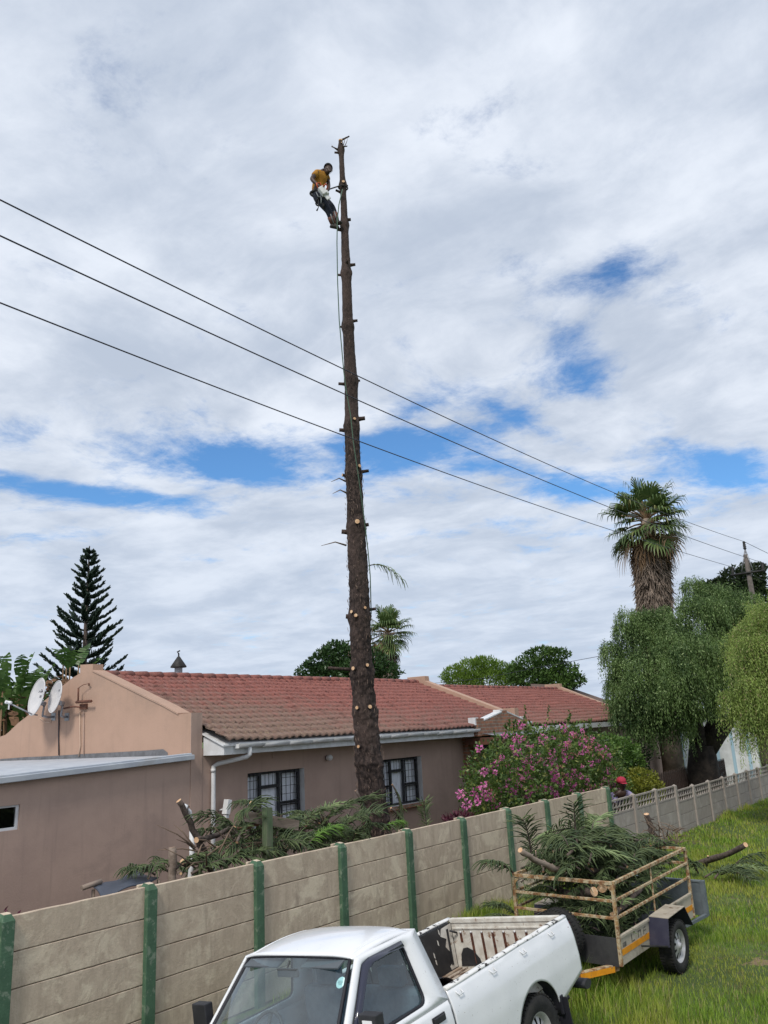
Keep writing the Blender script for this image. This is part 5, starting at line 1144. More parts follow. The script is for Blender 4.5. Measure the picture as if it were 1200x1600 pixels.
banana(112, 1048, 23, 11, 1.05, 'wild banana plant with brown dead leaves at the peak of the gable', 63, 46, .40)
c = aD(25, 1130, 23)
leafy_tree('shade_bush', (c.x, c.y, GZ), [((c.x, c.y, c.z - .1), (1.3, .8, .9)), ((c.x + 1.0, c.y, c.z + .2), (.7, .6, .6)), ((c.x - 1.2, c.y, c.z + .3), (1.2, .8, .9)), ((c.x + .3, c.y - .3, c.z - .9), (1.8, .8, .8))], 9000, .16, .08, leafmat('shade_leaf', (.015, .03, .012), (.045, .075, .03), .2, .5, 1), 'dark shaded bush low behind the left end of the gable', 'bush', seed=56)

# ------------------------------------------------------------------ text helper
def text_mesh(txt, size, mtx, m_, parent, name='lettering', shear=0.0, ext=.001):
    cu_ = bpy.data.curves.new('t', 'FONT'); cu_.body = txt; cu_.size = size; cu_.extrude = ext; cu_.align_x = 'CENTER'; cu_.align_y = 'CENTER'; cu_.shear = shear
    to = bpy.data.objects.new('t', cu_); col.objects.link(to); dg = bpy.context.evaluated_depsgraph_get(); dg.update()
    me = bpy.data.meshes.new_from_object(to.evaluated_get(dg)); bpy.data.objects.remove(to); bpy.data.curves.remove(cu_)
    me.transform(mtx); me.materials.clear(); me.materials.append(m_); me.name = name
    o = bpy.data.objects.new(name, me); col.objects.link(o)
    if parent is not None: setpar(o, parent)
    return o

# ------------------------------------------------------------------ satellite dishes on the gable
M_dish = mat('dish_grey', (.62, .60, .60), (.54, .53, .54), 6, .5, c3=(.45, .42, .40), s3=9, lo3=.6, hi3=.8); M_ink = mat('ink', (.06, .06, .09))
def dish(c, d, ra, rb, label, txt, arm):
    d = Vector(d).normalized(); side = Vector((0, 0, 1)).cross(d).normalized(); upv = d.cross(side).normalized(); root = empty('satellite_dish', c); tag(root, label, 'satellite dish', 'satellite dishes on the gable')
    Mt = Matrix((( side.x, upv.x, d.x, c[0]), (side.y, upv.y, d.y, c[1]), (side.z, upv.z, d.z, c[2]), (0, 0, 0, 1)))
    def L(x, y, z): return Mt @ Vector((x, y, z))
    m = MB(); dp = .10 * ra / .4
    m.grid(lambda a, b_: L(ra * b_ * math.cos(a * 2 * math.pi), rb * b_ * math.sin(a * 2 * math.pi), -dp * (1 - b_ * b_)), 40, 8)
    rimp = [L((ra + .003) * math.cos(a), (rb + .003) * math.sin(a), 0) for a in np.linspace(0, 2 * math.pi, 41)]; m.tube(rimp, .009, 6)
    m.build('reflector', M_dish, root, solid=.004)
    m = MB(); m.tube([L(0, -.1, -dp - .01), L(0, -.12, -dp - .14)], .05, 8); m.tube([L(0, -.12, -dp - .12), L(0, -.36, -dp - .14)], .022, 8); bk = L(0, -.36, -dp - .14)
    wl = Vector((HX0, bk.y + .10, bk.z - .02)); m.tube([bk, lin(bk, wl, .5) + Vector((0, 0, -.02)), wl], .024, 8); m.box(wl, (.02, .16, .16)); m.build('bracket', M_metal, root)
    if arm:
        m = MB(); a0 = L(0, -rb + .02, 0); a1 = L(0, -rb * .62, .50); m.tube([a0 - d * .12, a0, a1], .016, 6); m.build('arm', M_metal, root)
        m = MB(); t_ = L(0, -rb * .58, .52); m.tube([t_ + d * .08, t_ - d * .05], [.035, .03], 10); m.tube([t_ + side * -.06 + d * .05, t_ + side * .07 - d * .02], .03, 8); m.tube([t_, t_ + Vector((0, 0, -.14))], .018, 6); m.build('receiver_head', M_white, root, bevel=.006)
    for tx, sz, yy, sh in txt: text_mesh(tx, sz, Mt @ Matrix.Translation((0, yy, -dp * (1 - (yy / rb) ** 2) + .004)), M_ink, root, shear=sh)
    return root
cA = aX(57, 1088.5, 9.78); dish(tuple(cA), (-.975, .15, .20), .345, .385, 'larger satellite dish on the left with dark lettering and a white receiver arm', [('DStv', .19, .16, 0), ('multi', .12, .03, .2)], True)
cB = aX(86, 1088.5, 9.90); dish(tuple(cB), (-.975, .19, .18), .30, .325, 'smaller plain looking satellite dish on the right nearer the gable peak', [('tv', .10, .15, 0)], False)

# ------------------------------------------------------------------ power pole and wires
XP = 42.0; yc = 8.75; zarm = aX(1168, 893, XP).z
pole = empty('power_pole', (XP, yc, -.5)); tag(pole, 'wooden power pole with a steel crossarm and dark insulators above the weeping tree', 'power pole')
pt_top = aX(1164.5, 866, XP); pb = aX(1172, 905, XP)
m = MB(); m.tube([(XP, pb.y, -.5), (XP, pb.y, 5), (XP, lin(pb, pt_top, .8).y, pt_top.z - .02)], [.17, .14, .11], 10); m.build('mast', mat('pole_wood', (.14, .12, .11), (.09, .08, .07), 8, .9), pole)
iT, iL, iR = aX(1162, 846, XP), aX(1144, 886, XP), aX(1190.5, 879, XP)
m = MB(); m.tube([iL + Vector((-.16, .1, -.42)), iR + Vector((-.16, -.1, -.42))], .055, 4); m.build('crossarm', M_black, pole)
m = MB(); ap = iT + Vector((0, 0, -.42)); m.tube([ap, Vector((XP - .12, aX(1160, 893, XP).y, zarm))], .035, 5); m.tube([ap, Vector((XP - .12, aX(1177, 889, XP).y, zarm))], .035, 5); m.build('top_brace', M_metal, pole)
for p in (iT, iL, iR):
    m = MB(); m.lathe([(.02, -.42), (.05, -.40), (.09, -.34), (.05, -.31), (.09, -.26), (.05, -.23), (.085, -.17), (.05, -.14), (.07, -.07), (.05, 0), (0, .02)], p, 'Z', 10); m.build('insulator', M_black, pole)
M_wire = mat('wire', (.035, .035, .05), rough=.5, metal=.3)
for nm, pts, yl, end, lab in (('top', [(-160, 245), (0, 317), (150, 384), (300, 452), (420, 513), (537, 572), (620, 619), (700, 658), (830, 717), (950, 767), (1080, 815)], 8.3, iT, 'uppermost of the three power wires crossing the sky'),
                         ('mid', [(-160, 302), (0, 371.5), (150, 434), (300, 500), (420, 558), (537, 611), (620, 655), (700, 692), (830, 746), (950, 791), (1080, 840)], 8.1, iR, 'middle one of the three power wires crossing the sky'),
                         ('low', [(-160, 415), (0, 476.5), (150, 531), (300, 587), (420, 633), (537, 677), (620, 712), (700, 742), (830, 789), (950, 826), (1080, 866)], 8.9, iL, 'lowest of the three power wires crossing the sky')):
    raw = []
    for px, py in pts:
        p = aY(px, py, yl)
        for _ in range(3): p = aY(px, py, yl + (end.y - yl) * max(0, min(1, (p.x - 6) / (XP - 6))))
        raw.append(p)
    # sag curve through the surveyed points
    X_ = np.array([p.x for p in raw] + [end.x]); co = np.polyfit(X_, [p.z for p in raw] + [end.z], 3, w=[1] * len(raw) + [6]); cy = np.polyfit(X_, [p.y for p in raw] + [end.y], 1, w=[1] * len(raw) + [6])
    zf = lambda x: float(np.polyval(co, x)); yf = lambda x: float(np.polyval(cy, x))
    xs2 = np.linspace(X_[0], XP, 40); m = MB(); m.tube([(x, yf(x), zf(x)) for x in xs2], .0105, 5)
    o = m.build('power_wire', M_wire); tag(o, lab, 'power wire', 'power wires')
    m = MB(); m.tube([end, end + Vector((20, -1.6, -.6)), end + Vector((45, -4.2, -1.0))], .012, 5); o = m.build('power_wire', M_wire); tag(o, {'top': 'topmost wire leaving the pole towards the right edge', 'mid': 'wire leaving the right insulator of the pole', 'low': 'wire leaving the left insulator of the pole'}[nm], 'power wire', 'power wires')
m = MB(); pts = [(640, 1070, 30), (700, 1066, 28), (760, 1059, 26), (840, 1043, 24), (895, 1033, 22), (960, 1021, 20), (1010, 1006, 18.5)]
m.tube([aD(px, py, D + 18) for px, py, D in pts], .012, 5); o = m.build('service_wire', M_wire); tag(o, 'thin service wire running low from the weeping tree behind the roofs', 'wire')

# ------------------------------------------------------------------ yard behind the wall: cut branches, boards, post
YB = 8.6
log('log', aY(281, 1250, 8.5), aY(321, 1334, 8.55), .036, .044, 'dark cut log leaning upright against the heap with a fresh yellow end', 'cut logs behind the wall', stubs=3)
log('log', aY(305, 1313, 8.45), aY(368, 1290, 8.7), .036, .03, 'dark log lying across the leaning one towards the green heap', 'cut logs behind the wall', stubs=2)
log('log', aY(270, 1324, 8.2), aY(270, 1385, 8.2), .045, .05, 'short pale upright stick just left of the leaning log', 'cut logs behind the wall', matb=M_wood)
log('log', aY(394, 1257, 8.3), aY(415, 1272, 8.75), .034, .04, 'short stub with an orange cut end pointing left by the first window', 'cut logs behind the wall')
log('log', aY(447, 1324, 8.1), aY(441, 1340, 8.3), .03, .03, 'small round log end facing forward low in the heap right of the green post', 'cut logs behind the wall')
log('log', aY(326, 1351, 8.05), aY(333, 1368, 8.2), .03, .03, 'small round log end facing forward low in the heap left of the green post', 'cut logs behind the wall')
log('log', aY(284, 1347, 8.3), aY(345, 1341, 8.5), .04, .035, 'thin log lying low under the leaning log', 'cut logs behind the wall')
log('log', aY(365, 1293, 8.25), aY(412, 1283, 8.3), .02, .022, 'thin orange brown stick reaching to the green post', 'cut logs behind the wall', matb=mat('pink_wood', (.36, .20, .13), (.26, .14, .10), 9, .9))
m = MB(); a, b_ = aY(417, 1262, 7.95), aY(425.5, 1345, 7.95); ax_ = (b_ - a); q = ax_.to_track_quat('Z', 'Y').to_matrix(); m.box(lin(a, b_, 1.6) , (.11, .09, ax_.length * 3.3), rot=q)
m2 = MB(); a.z = a.z; m2.prism([(a.x - .055, 7.90, GZ), (a.x + .075, 7.90, GZ), (a.x + .055, 7.90, a.z), (a.x - .055, 7.90, a.z + .01)], (0, .09, 0))
o = m2.build('timber_post', mat('faded_green_wood', (.09, .14, .07), (.14, .16, .10), 9, .9, .4, 30, stretch=(4, 4, .5), c3=(.16, .14, .11)), bevel=.005); tag(o, 'faded green timber post standing behind the wall before the heap', 'post')
a, b_ = aY(381, 1275, 8.06), aY(466, 1290, 8.06); m = MB(); q = (b_ - a).to_track_quat('X', 'Z').to_matrix(); m.box(lin(a, b_, .5), ((b_ - a).length, .03, .13), rot=q); o = m.build('board', M_wood, bevel=.004); tag(o, 'weathered grey board lying tilted behind the green timber post', 'board')
tp = [aY(146, 1387, 8.6), aY(215, 1362, 9.0), aY(248, 1372, 8.3), aY(160, 1402, 7.9)]
m = MB(); m.grid(lambda a, b_: lin(lin(tp[0], tp[1], a), lin(tp[3], tp[2], a), b_) + Vector((0, 0, .015 * math.sin(a * 9 + b_ * 4))), 12, 8); o = m.build('tarpaulin', mat('tarp_blue', (.035, .045, .065), (.05, .06, .085), 5, .5), solid=.01); tag(o, 'dark blue sheet roofing a low kennel just above the wall', 'tarpaulin')
m = MB()
for p in tp: m.tube([(p.x, p.y, GZ), p + Vector((0, 0, -.02))], .02, 5)
m.tube([tp[0] + Vector((-.15, 0, .02)), tp[0] + Vector((.1, .0, .05))], .03, 6); o = m.build('kennel_frame', M_wood); tag(o, 'thin timber frame carrying the dark blue sheet', 'frame')
m = MB(); m.tube([(9.02 - 1.6, 8.9, GZ), aY(300, 1345, 8.9), aY(300, 1290, 8.9)], .035, 8); m.tube([aY(300, 1290, 8.9), aY(297, 1268, 8.9), aY(291, 1262, 8.9)], .022, 8); m.lathe([(0, -.05), (.04, -.03), (.04, .03), (0, .05)], aY(289, 1262, 8.9), 'Z', 10); o = m.build('vent_pipe', M_white); tag(o, 'pale vertical pipe with a curved top beside the leaning log', 'pipe')

M_needle_shaded = leafmat('needles_shaded', (.025, .048, .022), (.13, .17, .07), .1, .55, 3, c3=(.16, .22, .09))  # same needles, with the heap's inner shade put into a darker colour
HB = 'cut green branches heaped behind the wall'; LB = 'cut pine branch in the tangled green heap behind the wall'
protos = [make_branch('cut_branch', 100 + i, LB, HB, L=L, droop=dr, n=n, blen=bl_, up=u_, curl=c_, rise=.6) for i, (L, dr, n, bl_, u_, c_) in enumerate([(1.0, .45, 30, .33, .35, 1.0), (.8, .6, 26, .36, .5, 1.5), (1.15, .3, 34, .30, .15, .8), (.7, .4, 24, .32, .3, 1.9)])]
hide = Vector((0, 0, 0))
def place(k, loc, d, roll=0, s=1.0, label=None, group=None, mat2=None):
    o = protos[k] if not protos[k].get('used') else dup(protos[k]); 
    if o is protos[k]: o['used'] = 1
    if 'used' in o and o is not protos[k]: del o['used']
    o.location = loc; o.rotation_euler = orient(d, roll); o.scale = (s, s, s)
    o['label'] = label or LB; o['group'] = group or HB
    if mat2:
        for c_ in o.children:
            if c_.name.startswith('needles'): c_.data = c_.data.copy(); c_.data.materials[0] = mat2
    return o
g = np.random.default_rng(77)
for (px, py, Y, d, roll, k, s) in [
    (405, 1262, 8.9, (-1, -.2, .35), 0, 3, .8), (395, 1300, 8.7, (-.5, -.5, .3), .3, 0, .8), (430, 1300, 8.9, (.6, -.3, .3), 0, 1, .8), (380, 1320, 8.4, (-.8, -.3, .1), 0, 1, .9), (400, 1330, 8.3, (.2, -.8, .2), .5, 0, .8), (372, 1300, 8.9, (.3, -.4, .6), .2, 1, .8),
    (450, 1310, 8.5, (.8, -.3, .5), 0, 0, .9), (470, 1300, 8.6, (.8, -.2, .55), .1, 2, .8), (490, 1310, 8.3, (.6, -.4, .6), -.2, 0, .8), (465, 1330, 8.1, (.9, -.2, .35), 0, 1, .9), (500, 1322, 8.2, (1, .1, .3), .2, 0, .8), (520, 1315, 8.3, (.8, .2, .5), 0, 2, .7), (480, 1335, 8.0, (1, -.1, .25), .4, 3, .9), (505, 1330, 8.1, (-.6, .1, .45), 0, 1, .8), (545, 1320, 8.6, (-.7, -.1, .5), .3, 0, .7),
    (345, 1345, 8.3, (-.8, -.2, .15), 0, 1, .8), (262, 1362, 8.4, (-.9, .0, .25), 0, 3, .8), (240, 1368, 8.6, (-.5, .0, .25), .4, 3, .7), (355, 1355, 8.0, (.5, -.1, .2), 0, 2, .6), (415, 1318, 8.5, (.1, -.9, .0), 0, 1, 1), (430, 1335, 8.2, (.8, -.3, .1), 0, 0, .8), (375, 1340, 8.1, (.9, -.3, .1), .5, 3, 1), (392, 1345, 8.0, (-.9, -.2, .2), .5, 1, .7),
    (475, 1268, 8.8, (-.8, -.2, -.2), 0, 3, .8), (440, 1275, 8.9, (.7, -.2, .1), 0, 3, .6)]:
    place(k, aY(px, py, Y), d, roll, s * .85, None, None, MATS.get('needles_shaded') if px < 470 else None)
for i in range(34):
    if i < 29: px, py = g.uniform(365, 560), 0; py = g.uniform(1292, 1350) - (px - 365) * .12
    else: px = g.uniform(215, 360); py = 1372 - (px - 215) * .10 + g.uniform(-14, 6)
    a = g.uniform(0, 6.28); place(i % 4, aY(px, py, g.uniform(7.95, 9.0)), (math.cos(a), math.sin(a) * .5, g.uniform(-.1, .35)), g.uniform(-.7, .7), g.uniform(.6, .9), None, None, M_needle_shaded)
HT = 'cut branches hung against the stripped trunk'
place(1, aY(556, 1235, 9.15), (.05, -.1, -1), 0, 1.15, 'cut branch hanging tip down against the left side of the trunk foot', HT)
place(1, aY(550, 1262, 9.0), (-.35, -.1, -.8), .8, 1.1, 'second drooping cut branch beside the one hanging left of the trunk foot', HT)
place(0, aY(612, 1225, 9.3), (.25, -.1, -1), .4, .75, 'cut branch hanging down the right side of the trunk before the second window', HT)
place(1, aY(610, 1262, 9.0), (.35, -.2, -.8), 0, .9, 'drooping cut branch low at the right side of the trunk foot', HT)
place(3, aY(596, 1300, 8.6), (.8, -.2, .35), 0, .6, 'bright green sprig at the right of the trunk foot on the wall top', HT, M_needleb)
place(3, aY(480, 1325, 7.95), (1, -.1, .55), 0, .8, 'bright yellow green branch tip in the middle of the heap behind the wall', HT, M_needleb)
o = place(2, aY(668, 1318, 8.2), (-.12, 0, 1), 1.3, .62, 'single upright green branch standing behind the wall under the second window', HT)
m = MB()
for i in range(26):
    p = aY(g.uniform(300, 380), g.uniform(1320, 1360), g.uniform(7.8, 8.6)); d = Vector((g.normal(), g.normal() * .5, g.uniform(-.1, .6))).normalized(); m.tube([p, p + d * .25 + Vector((0, 0, .03)), p + d * g.uniform(.4, .6)], [.012, .008, .003], 5)
for i in range(10):
    p = aY(g.uniform(500, 515), 1290, 8.3); d = Vector((g.normal(), g.normal() * .5, g.uniform(.4, 1))).normalized(); m.tube([p, p + d * .2, p + d * g.uniform(.3, .4)], [.01, .006, .003], 5)
o = m.build('twigs', M_dry); struct(o, 'stuff'); tag(o, 'tangle of dry brown twigs in the heap behind the wall', 'twigs')

# ------------------------------------------------------------------ trailer
def rotm(yaw_, pt, rl): return Matrix.Rotation(yaw_, 4, 'Z') @ Matrix.Rotation(pt, 4, 'Y') @ Matrix.Rotation(rl, 4, 'X')
TM = Matrix.Translation((11.712, 4.95, -.308)) @ rotm(3.101, .020, -.007)
tr_ = empty('trailer', TM.to_translation(), TM.to_euler(), local=True); tag(tr_, 'rusty caged trailer heaped with cut branches behind the white pickup', 'trailer')
def cam_loc(M_, px, py, ax_, val):
    Mi = M_.inverted(); c = Mi @ Vector(O3); r = Mi.to_3x3() @ Vector(ray(px, py)); t_ = (val - c[ax_]) / r[ax_]; return c + r * t_
L_, W_, FH, SH, RH = 1.30, .70, .39, .70, 1.30
M_side = mat('worn_cream_panel', (.44, .39, .31), (.33, .29, .23), 5, .8, .3, 40, c3=(.13, .075, .04), s3=5, lo3=.55, hi3=.66); M_reflect = mat('orange_tape', (.75, .30, .01), (.62, .24, .01), 12, .6, c3=(.30, .18, .08), s3=9, lo3=.58, hi3=.68)
M_navy = mat('navy_sheet', (.030, .030, .055), (.045, .045, .07), 6, .45, .15); M_dkpanel = mat('dark_panel', (.028, .028, .032), (.05, .05, .052), 4, .6, .2)
m = MB(); m.bx(-L_, L_, -W_, W_, FH - .02, FH + .01); m.build('floor', M_dkpanel, tr_)
for s_ in (1, -1):
    m = MB(); y = s_ * W_; m.bx(-L_ + .005, L_ - .005, y - .006, y + .006, FH - .02, SH - .03); m.bx(-L_ + .004, L_ - .004, y - .02, y + .02, SH - .03, SH)
    m.build('side_panel', M_side, tr_, bevel=.003)
    m = MB(); m.bx(.36, L_ - .03, y + s_ * .007, y + s_ * .010, FH + .085, FH + .155); m.build('reflective_strip', M_reflect, tr_); m = MB(); m.bx(-L_ + .02, -.56, y + s_ * .007, y + s_ * .010, FH + .085, FH + .155); m.build('reflective_strip', M_reflect, tr_)
m = MB(); m.bx(L_ - .005, L_ + .01, -W_ + .01, W_ - .01, FH - .03, SH - .02); m.build('front_panel', M_dkpanel, tr_)
def bar(a, b_, w_=.036, name='rail', mm=M_rust, par=tr_):
    a, b_ = Vector(a), Vector(b_); m = MB(); q = (b_ - a).to_track_quat('X', 'Z').to_matrix(); m.box((a + b_) / 2, ((b_ - a).length, w_, w_), rot=q); return m.build(name, mm, par, bevel=.004)
for x in (L_, -L_):
    for y in (W_, -W_): bar((x, y, FH - .02), (x, y, RH - .02), .042, 'post')
for z in (RH, 1.10, .905):
    for y in (W_, -W_): bar((-L_ + .0, y, z), (L_, y, z), .040 if z == RH else .03)
    bar((L_, -W_, z - (.0 if z == RH else .005)), (L_, W_, z - (.0 if z == RH else .005)), .042 if z == RH else .032)
    if z != .905: bar((-L_, -W_, z), (-L_, W_, z), .036)
for y in (W_, -W_): bar((.07, y, SH), (.07, y, RH), .02, 'upright')
m = MB()
for x, y, sx, sy in ((L_, W_, -1, -1), (L_, -W_, -1, 1)): m.prism([(x, y, RH - .03), (x, y + sy * .09, RH - .03), (x, y, RH - .13)], (.008, 0, 0)); m.prism([(x, y, RH - .03), (x + sx * .09, y, RH - .03), (x, y, RH - .13)], (0, .008, 0))
m.build('gusset', M_rust, tr_)
M_tyre = mat('tyre', (.014, .014, .015), (.025, .024, .022), 12, .85, .4, 40); M_rim = mat('silver_rim', (.52, .52, .53), (.42, .41, .40), 9, .4, metal=.4, c3=(.22, .17, .12), s3=14, lo3=.6, hi3=.72)
def wheel(c, R_, W, side, par, rimr=.62, holes=8):
    m = MB(); y = W / 2; pr = [(R_ * rimr, -y * .8), (R_ * .72, -y), (R_ * .93, -y * .98), (R_ * .99, -y * .75), (R_, 0), (R_ * .99, y * .75), (R_ * .93, y * .98), (R_ * .72, y), (R_ * rimr, y * .8)]
    m.lathe(pr, c, 'Y', 40)
    for k in range(44):
        a = 2 * math.pi * k / 44; 
        for s2 in (-.62, .62): m.box(Vector(c) + Vector((math.cos(a) * R_ * .99, s2 * y, math.sin(a) * R_ * .99)), (.015, y * .62, .022), rot=Matrix.Rotation(-a, 3, 'Y'))
    t_ = m.build('tyre', M_tyre, par)
    m = MB(); s_ = side; rr_ = R_ * rimr
    m.lathe([(rr_ + .004, s_ * y * .82), (rr_ * .97, s_ * y * .80), (rr_ * .90, s_ * y * .45), (rr_ * .80, s_ * y * .40)], c, 'Y', 40)
    m.lathe([(rr_ * .42, s_ * y * .62), (rr_ * .30, s_ * y * .75), (rr_ * .20, s_ * y * .78), (rr_ * .18, s_ * y * 1.0), (0, s_ * y * 1.02)], c, 'Y', 28)
    for k in range(holes):      # spokes between the vent holes
        a0 = 2 * math.pi * k / holes; w2 = math.pi / holes * .62
        m.grid(lambda a, b_: Vector(c) + Vector((math.cos(a0 + (a - .5) * 2 * w2) * rr_ * (.42 + .40 * b_), s_ * y * (.62 - .20 * b_), math.sin(a0 + (a - .5) * 2 * w2) * rr_ * (.42 + .40 * b_))), 3, 2)
    m.build('rim', M_rim, par)
    m = MB(); m.lathe([(0, s_ * y * .1), (rr_ * .9, s_ * y * .1)], c, 'Y', 20); m.build('brake_drum', M_black, par)
for s_ in (1, -1):
    wh = empty('wheel', (0, 0, 0), local=True); wh.parent = tr_; wheel((-.02, s_ * .86, .315), .315, .19, s_, wh)
    m = MB(); y0, y1 = s_ * (W_ + .01), s_ * (W_ + .27)
    pf_ = [(.40, .40), (.335, .72), (-.28, .74), (-.52, .46)]
    for i in range(3):
        a, b_ = pf_[i], pf_[i + 1]; m.prism([(a[0], y0, a[1]), (b_[0], y0, b_[1]), (b_[0], y1, b_[1]), (a[0], y1, a[1])], (0, 0, .008) if i == 1 else (.008, 0, 0), 0 if i != 1 else 1)
    m.prism([(a_[0], y0 + s_ * .002, a_[1] - .004) for a_ in pf_], (0, s_ * .004, 0), 0)
    m.build('mudguard', [M_navy, M_side], tr_)
    bar((.74, y0 + s_ * .03, .47), (.36, y0 + s_ * .26, .40), .02, 'mudguard_stay', M_black); 
m = MB(); m.tube([(-.02, -.8, .32), (-.02, .8, .32)], .03, 8); m.build('axle', M_black, tr_)
# rear tailgate swung out, grey-blue, and its arm
m = MB(); m.bx(-1.84, -1.80, -.66, .72, .28, .76); m.bx(-1.86, -1.78, .68, .74, .28, .77); m.bx(-1.85, -1.79, -.66, .72, .74, .77)
m.build('tailgate', mat('grey_blue_steel', (.14, .165, .18), (.11, .13, .145), 8, .6, .2, 40), tr_, bevel=.004)
bar((-.95, .70, .33), (-1.84, .71, .29), .045, 'tailgate_arm', MATS['grey_blue_steel']); bar((-.95, -.70, .33), (-1.84, -.71, .29), .045, 'tailgate_arm', MATS['grey_blue_steel'])
for s_ in (1, -1): bar((L_ - .1, s_ * .60, FH - .06), (L_ + 1.15, s_ * .06, FH - .04), .075, 'drawbar', M_rust)
m = MB(); 
for s_ in (1,):
    a, b_ = Vector((L_ + .02, s_ * .575 + .042, FH - .06)), Vector((L_ + .5, s_ * .36 + .042, FH - .05)); m.prism([a + Vector((0, 0, -.03)), b_ + Vector((0, 0, -.03)), b_ + Vector((0, 0, .035)), a + Vector((0, 0, .035))], (0, .004, 0))
m.build('reflective_strip', M_reflect, tr_)
m = MB(); m.tube([(L_ + 1.1, 0, FH - .04), (L_ + 1.5, 0, FH)], .04, 8); m.tube([(L_ + .9, .0, .1), (L_ + .9, 0, .7)], .025, 8); m.build('coupling', M_black, tr_)
# rubbed black stencil marks on the side panel: short strokes only
m = MB(); y = W_ + .0075
for x, z, w_, h_ in ((1.16, .585, .10, .05), (.93, .60, .02, .09), (.88, .563, .08, .015), (.72, .60, .015, .08), (.67, .63, .07, .015), (.64, .60, .015, .07), (.55, .60, .015, .08), (.50, .635, .06, .012), (.50, .60, .06, .012), (.62, .545, .09, .012), (.48, .545, .06, .012)): m.bx(x - w_ / 2, x + w_ / 2, y, y + .002, z - h_ / 2, z + h_ / 2)
m.build('stencil_marks', mat('faded_ink', (.07, .065, .06), (.2, .18, .15), 30), tr_)
sp = cam_loc(TM, 872, 1462, 0, L_ + .22); swm = empty('spare_wheel', TM @ sp, TM.to_euler(), local=True); tag(swm, 'black spare wheel standing between the pickup tailgate and the trailer front', 'wheel')
swm.rotation_euler = (TM @ Matrix.Rotation(R(90), 4, 'Z')).to_euler(); wheel((0, 0, 0), .31, .19, 1, swm)

# load on the trailer
HL = 'cut branches heaped on the trailer'; LL = 'cut pine branch in the tangled green heap on the trailer'
def tl(x, y, z): return TM @ Vector((x, y, z))
def tD(dx, dy, dz): return TM.to_3x3() @ Vector((dx, dy, dz))
def tp_(px, py, y): return TM @ cam_loc(TM, px, py, 1, y)
g = np.random.default_rng(5)
for i in range(124):
    low_ = i % 2 == 0; L0 = (1.0, .8, 1.15, .7)[i % 4]; sc0 = g.uniform(.5, .68) if low_ else g.uniform(.62, .88)
    cx_, cy_ = -1.2 + 2.25 * ((i * .618) % 1), (-.52 + 1.0 * ((i * .414) % 1) if low_ else -.50 + .88 * ((i * .414) % 1)); cz_ = g.uniform(.50, 1.18) if low_ else g.uniform(1.12, 1.66 - .20 * abs(cx_ - .1) - .5 * (cy_ + .1) ** 2)
    a = g.choice([0, 3.14]) + g.normal() * (.30 if low_ else .65); el = g.uniform(-.08, .12) if low_ else g.uniform(-.02, .38)
    d = (math.cos(a) * math.cos(el), math.sin(a) * math.cos(el), math.sin(el)); h_ = L0 * sc0 * .5
    cx_ = max(-1.12 + abs(d[0]) * h_, min(1.14 - abs(d[0]) * h_, cx_)) if low_ else cx_
    place(i % 4, tl(cx_ - d[0] * h_, cy_ - d[1] * h_, cz_), tD(*d), g.uniform(-.7, .7), sc0, LL, HL)
for i in range(40):
    if i < 20: x, y, z, a = g.uniform(.8, 1.15), g.uniform(-.55, .1), g.uniform(.5, 1.5), g.choice([1.57, -1.57]) + g.normal() * .35; sc0 = g.uniform(.42, .6)
    elif i < 30: x, y, z, a = g.uniform(-1.05, -.4), g.uniform(-.4, .4), g.uniform(.7, 1.5), g.uniform(0, 6.28); sc0 = g.uniform(.5, .75)
    else: x, y, z, a = g.uniform(-.7, .9), g.uniform(-.45, .3), g.uniform(1.45, 1.72), g.choice([0, 3.14]) + g.normal() * .5; sc0 = g.uniform(.75, 1.0)
    d = (math.cos(a), math.sin(a), g.uniform(-.05, .3)); h_ = (1.0, .8, 1.15, .7)[i % 4] * sc0 * .5
    place(i % 4, tl(x - d[0] * h_, y - d[1] * h_, z), tD(*d), g.uniform(-.7, .7), sc0, LL, HL)
OUT = 'branches sticking out of the trailer load'
place(3, tp_(800, 1365, -.75), tp_(738, 1325, -.8) - tp_(800, 1365, -.75), 0, .8, 'lone branch with a tufted tip sticking out left past the trailer front rail', OUT)
place(0, tp_(838, 1350, -.6), tp_(815, 1285, -.6) - tp_(838, 1350, -.6), .3, .75, 'upright feathery branch rising at the left end of the trailer load', OUT)
place(1, tp_(905, 1320, -.2), tp_(893, 1262, -.2) - tp_(905, 1320, -.2), .8, .75, 'tallest spiky branch tip rising from the middle of the trailer load', OUT)
place(1, tp_(945, 1310, -.3), tp_(1010, 1283, -.4) - tp_(945, 1310, -.3), .0, .9, 'arched dark frond curving over the back of the trailer load', OUT)
place(3, tp_(990, 1468, .35), tp_(905, 1475, .55) - tp_(990, 1468, .35), .3, .8, 'bright fresh green tuft poking out at the lower front corner of the trailer', OUT, M_needleb)
place(3, tp_(1035, 1440, .5), tp_(985, 1450, .6) - tp_(1035, 1440, .5), 0, .6, 'smaller fresh green tuft beside the trailer side panel', OUT, M_needleb)
place(0, tp_(960, 1422, .3), tp_(860, 1412, -.2) - tp_(960, 1422, .3), 0, .7, 'frond lying flat behind the lower rails of the trailer front', OUT)
LG = 'logs on the trailer'
log('log', tl(.75, .30, 1.12), tl(-.4, -.5, 1.10), .068, .06, 'thick log with a fresh round cut end behind the top front rail of the trailer', LG)
o_ = bpy.data.objects
log('log', tp_(929, 1394, .35), tp_(860, 1392, -.5), .060, .055, 'log with its pale end facing the pickup inside the trailer cage', LG)
log('log', tp_(812, 1328, -.2), tp_(880, 1362, -.1), .035, .045, 'pale peeled stick slanting across the front of the trailer load', LG, stubs=6, matb=M_wood)
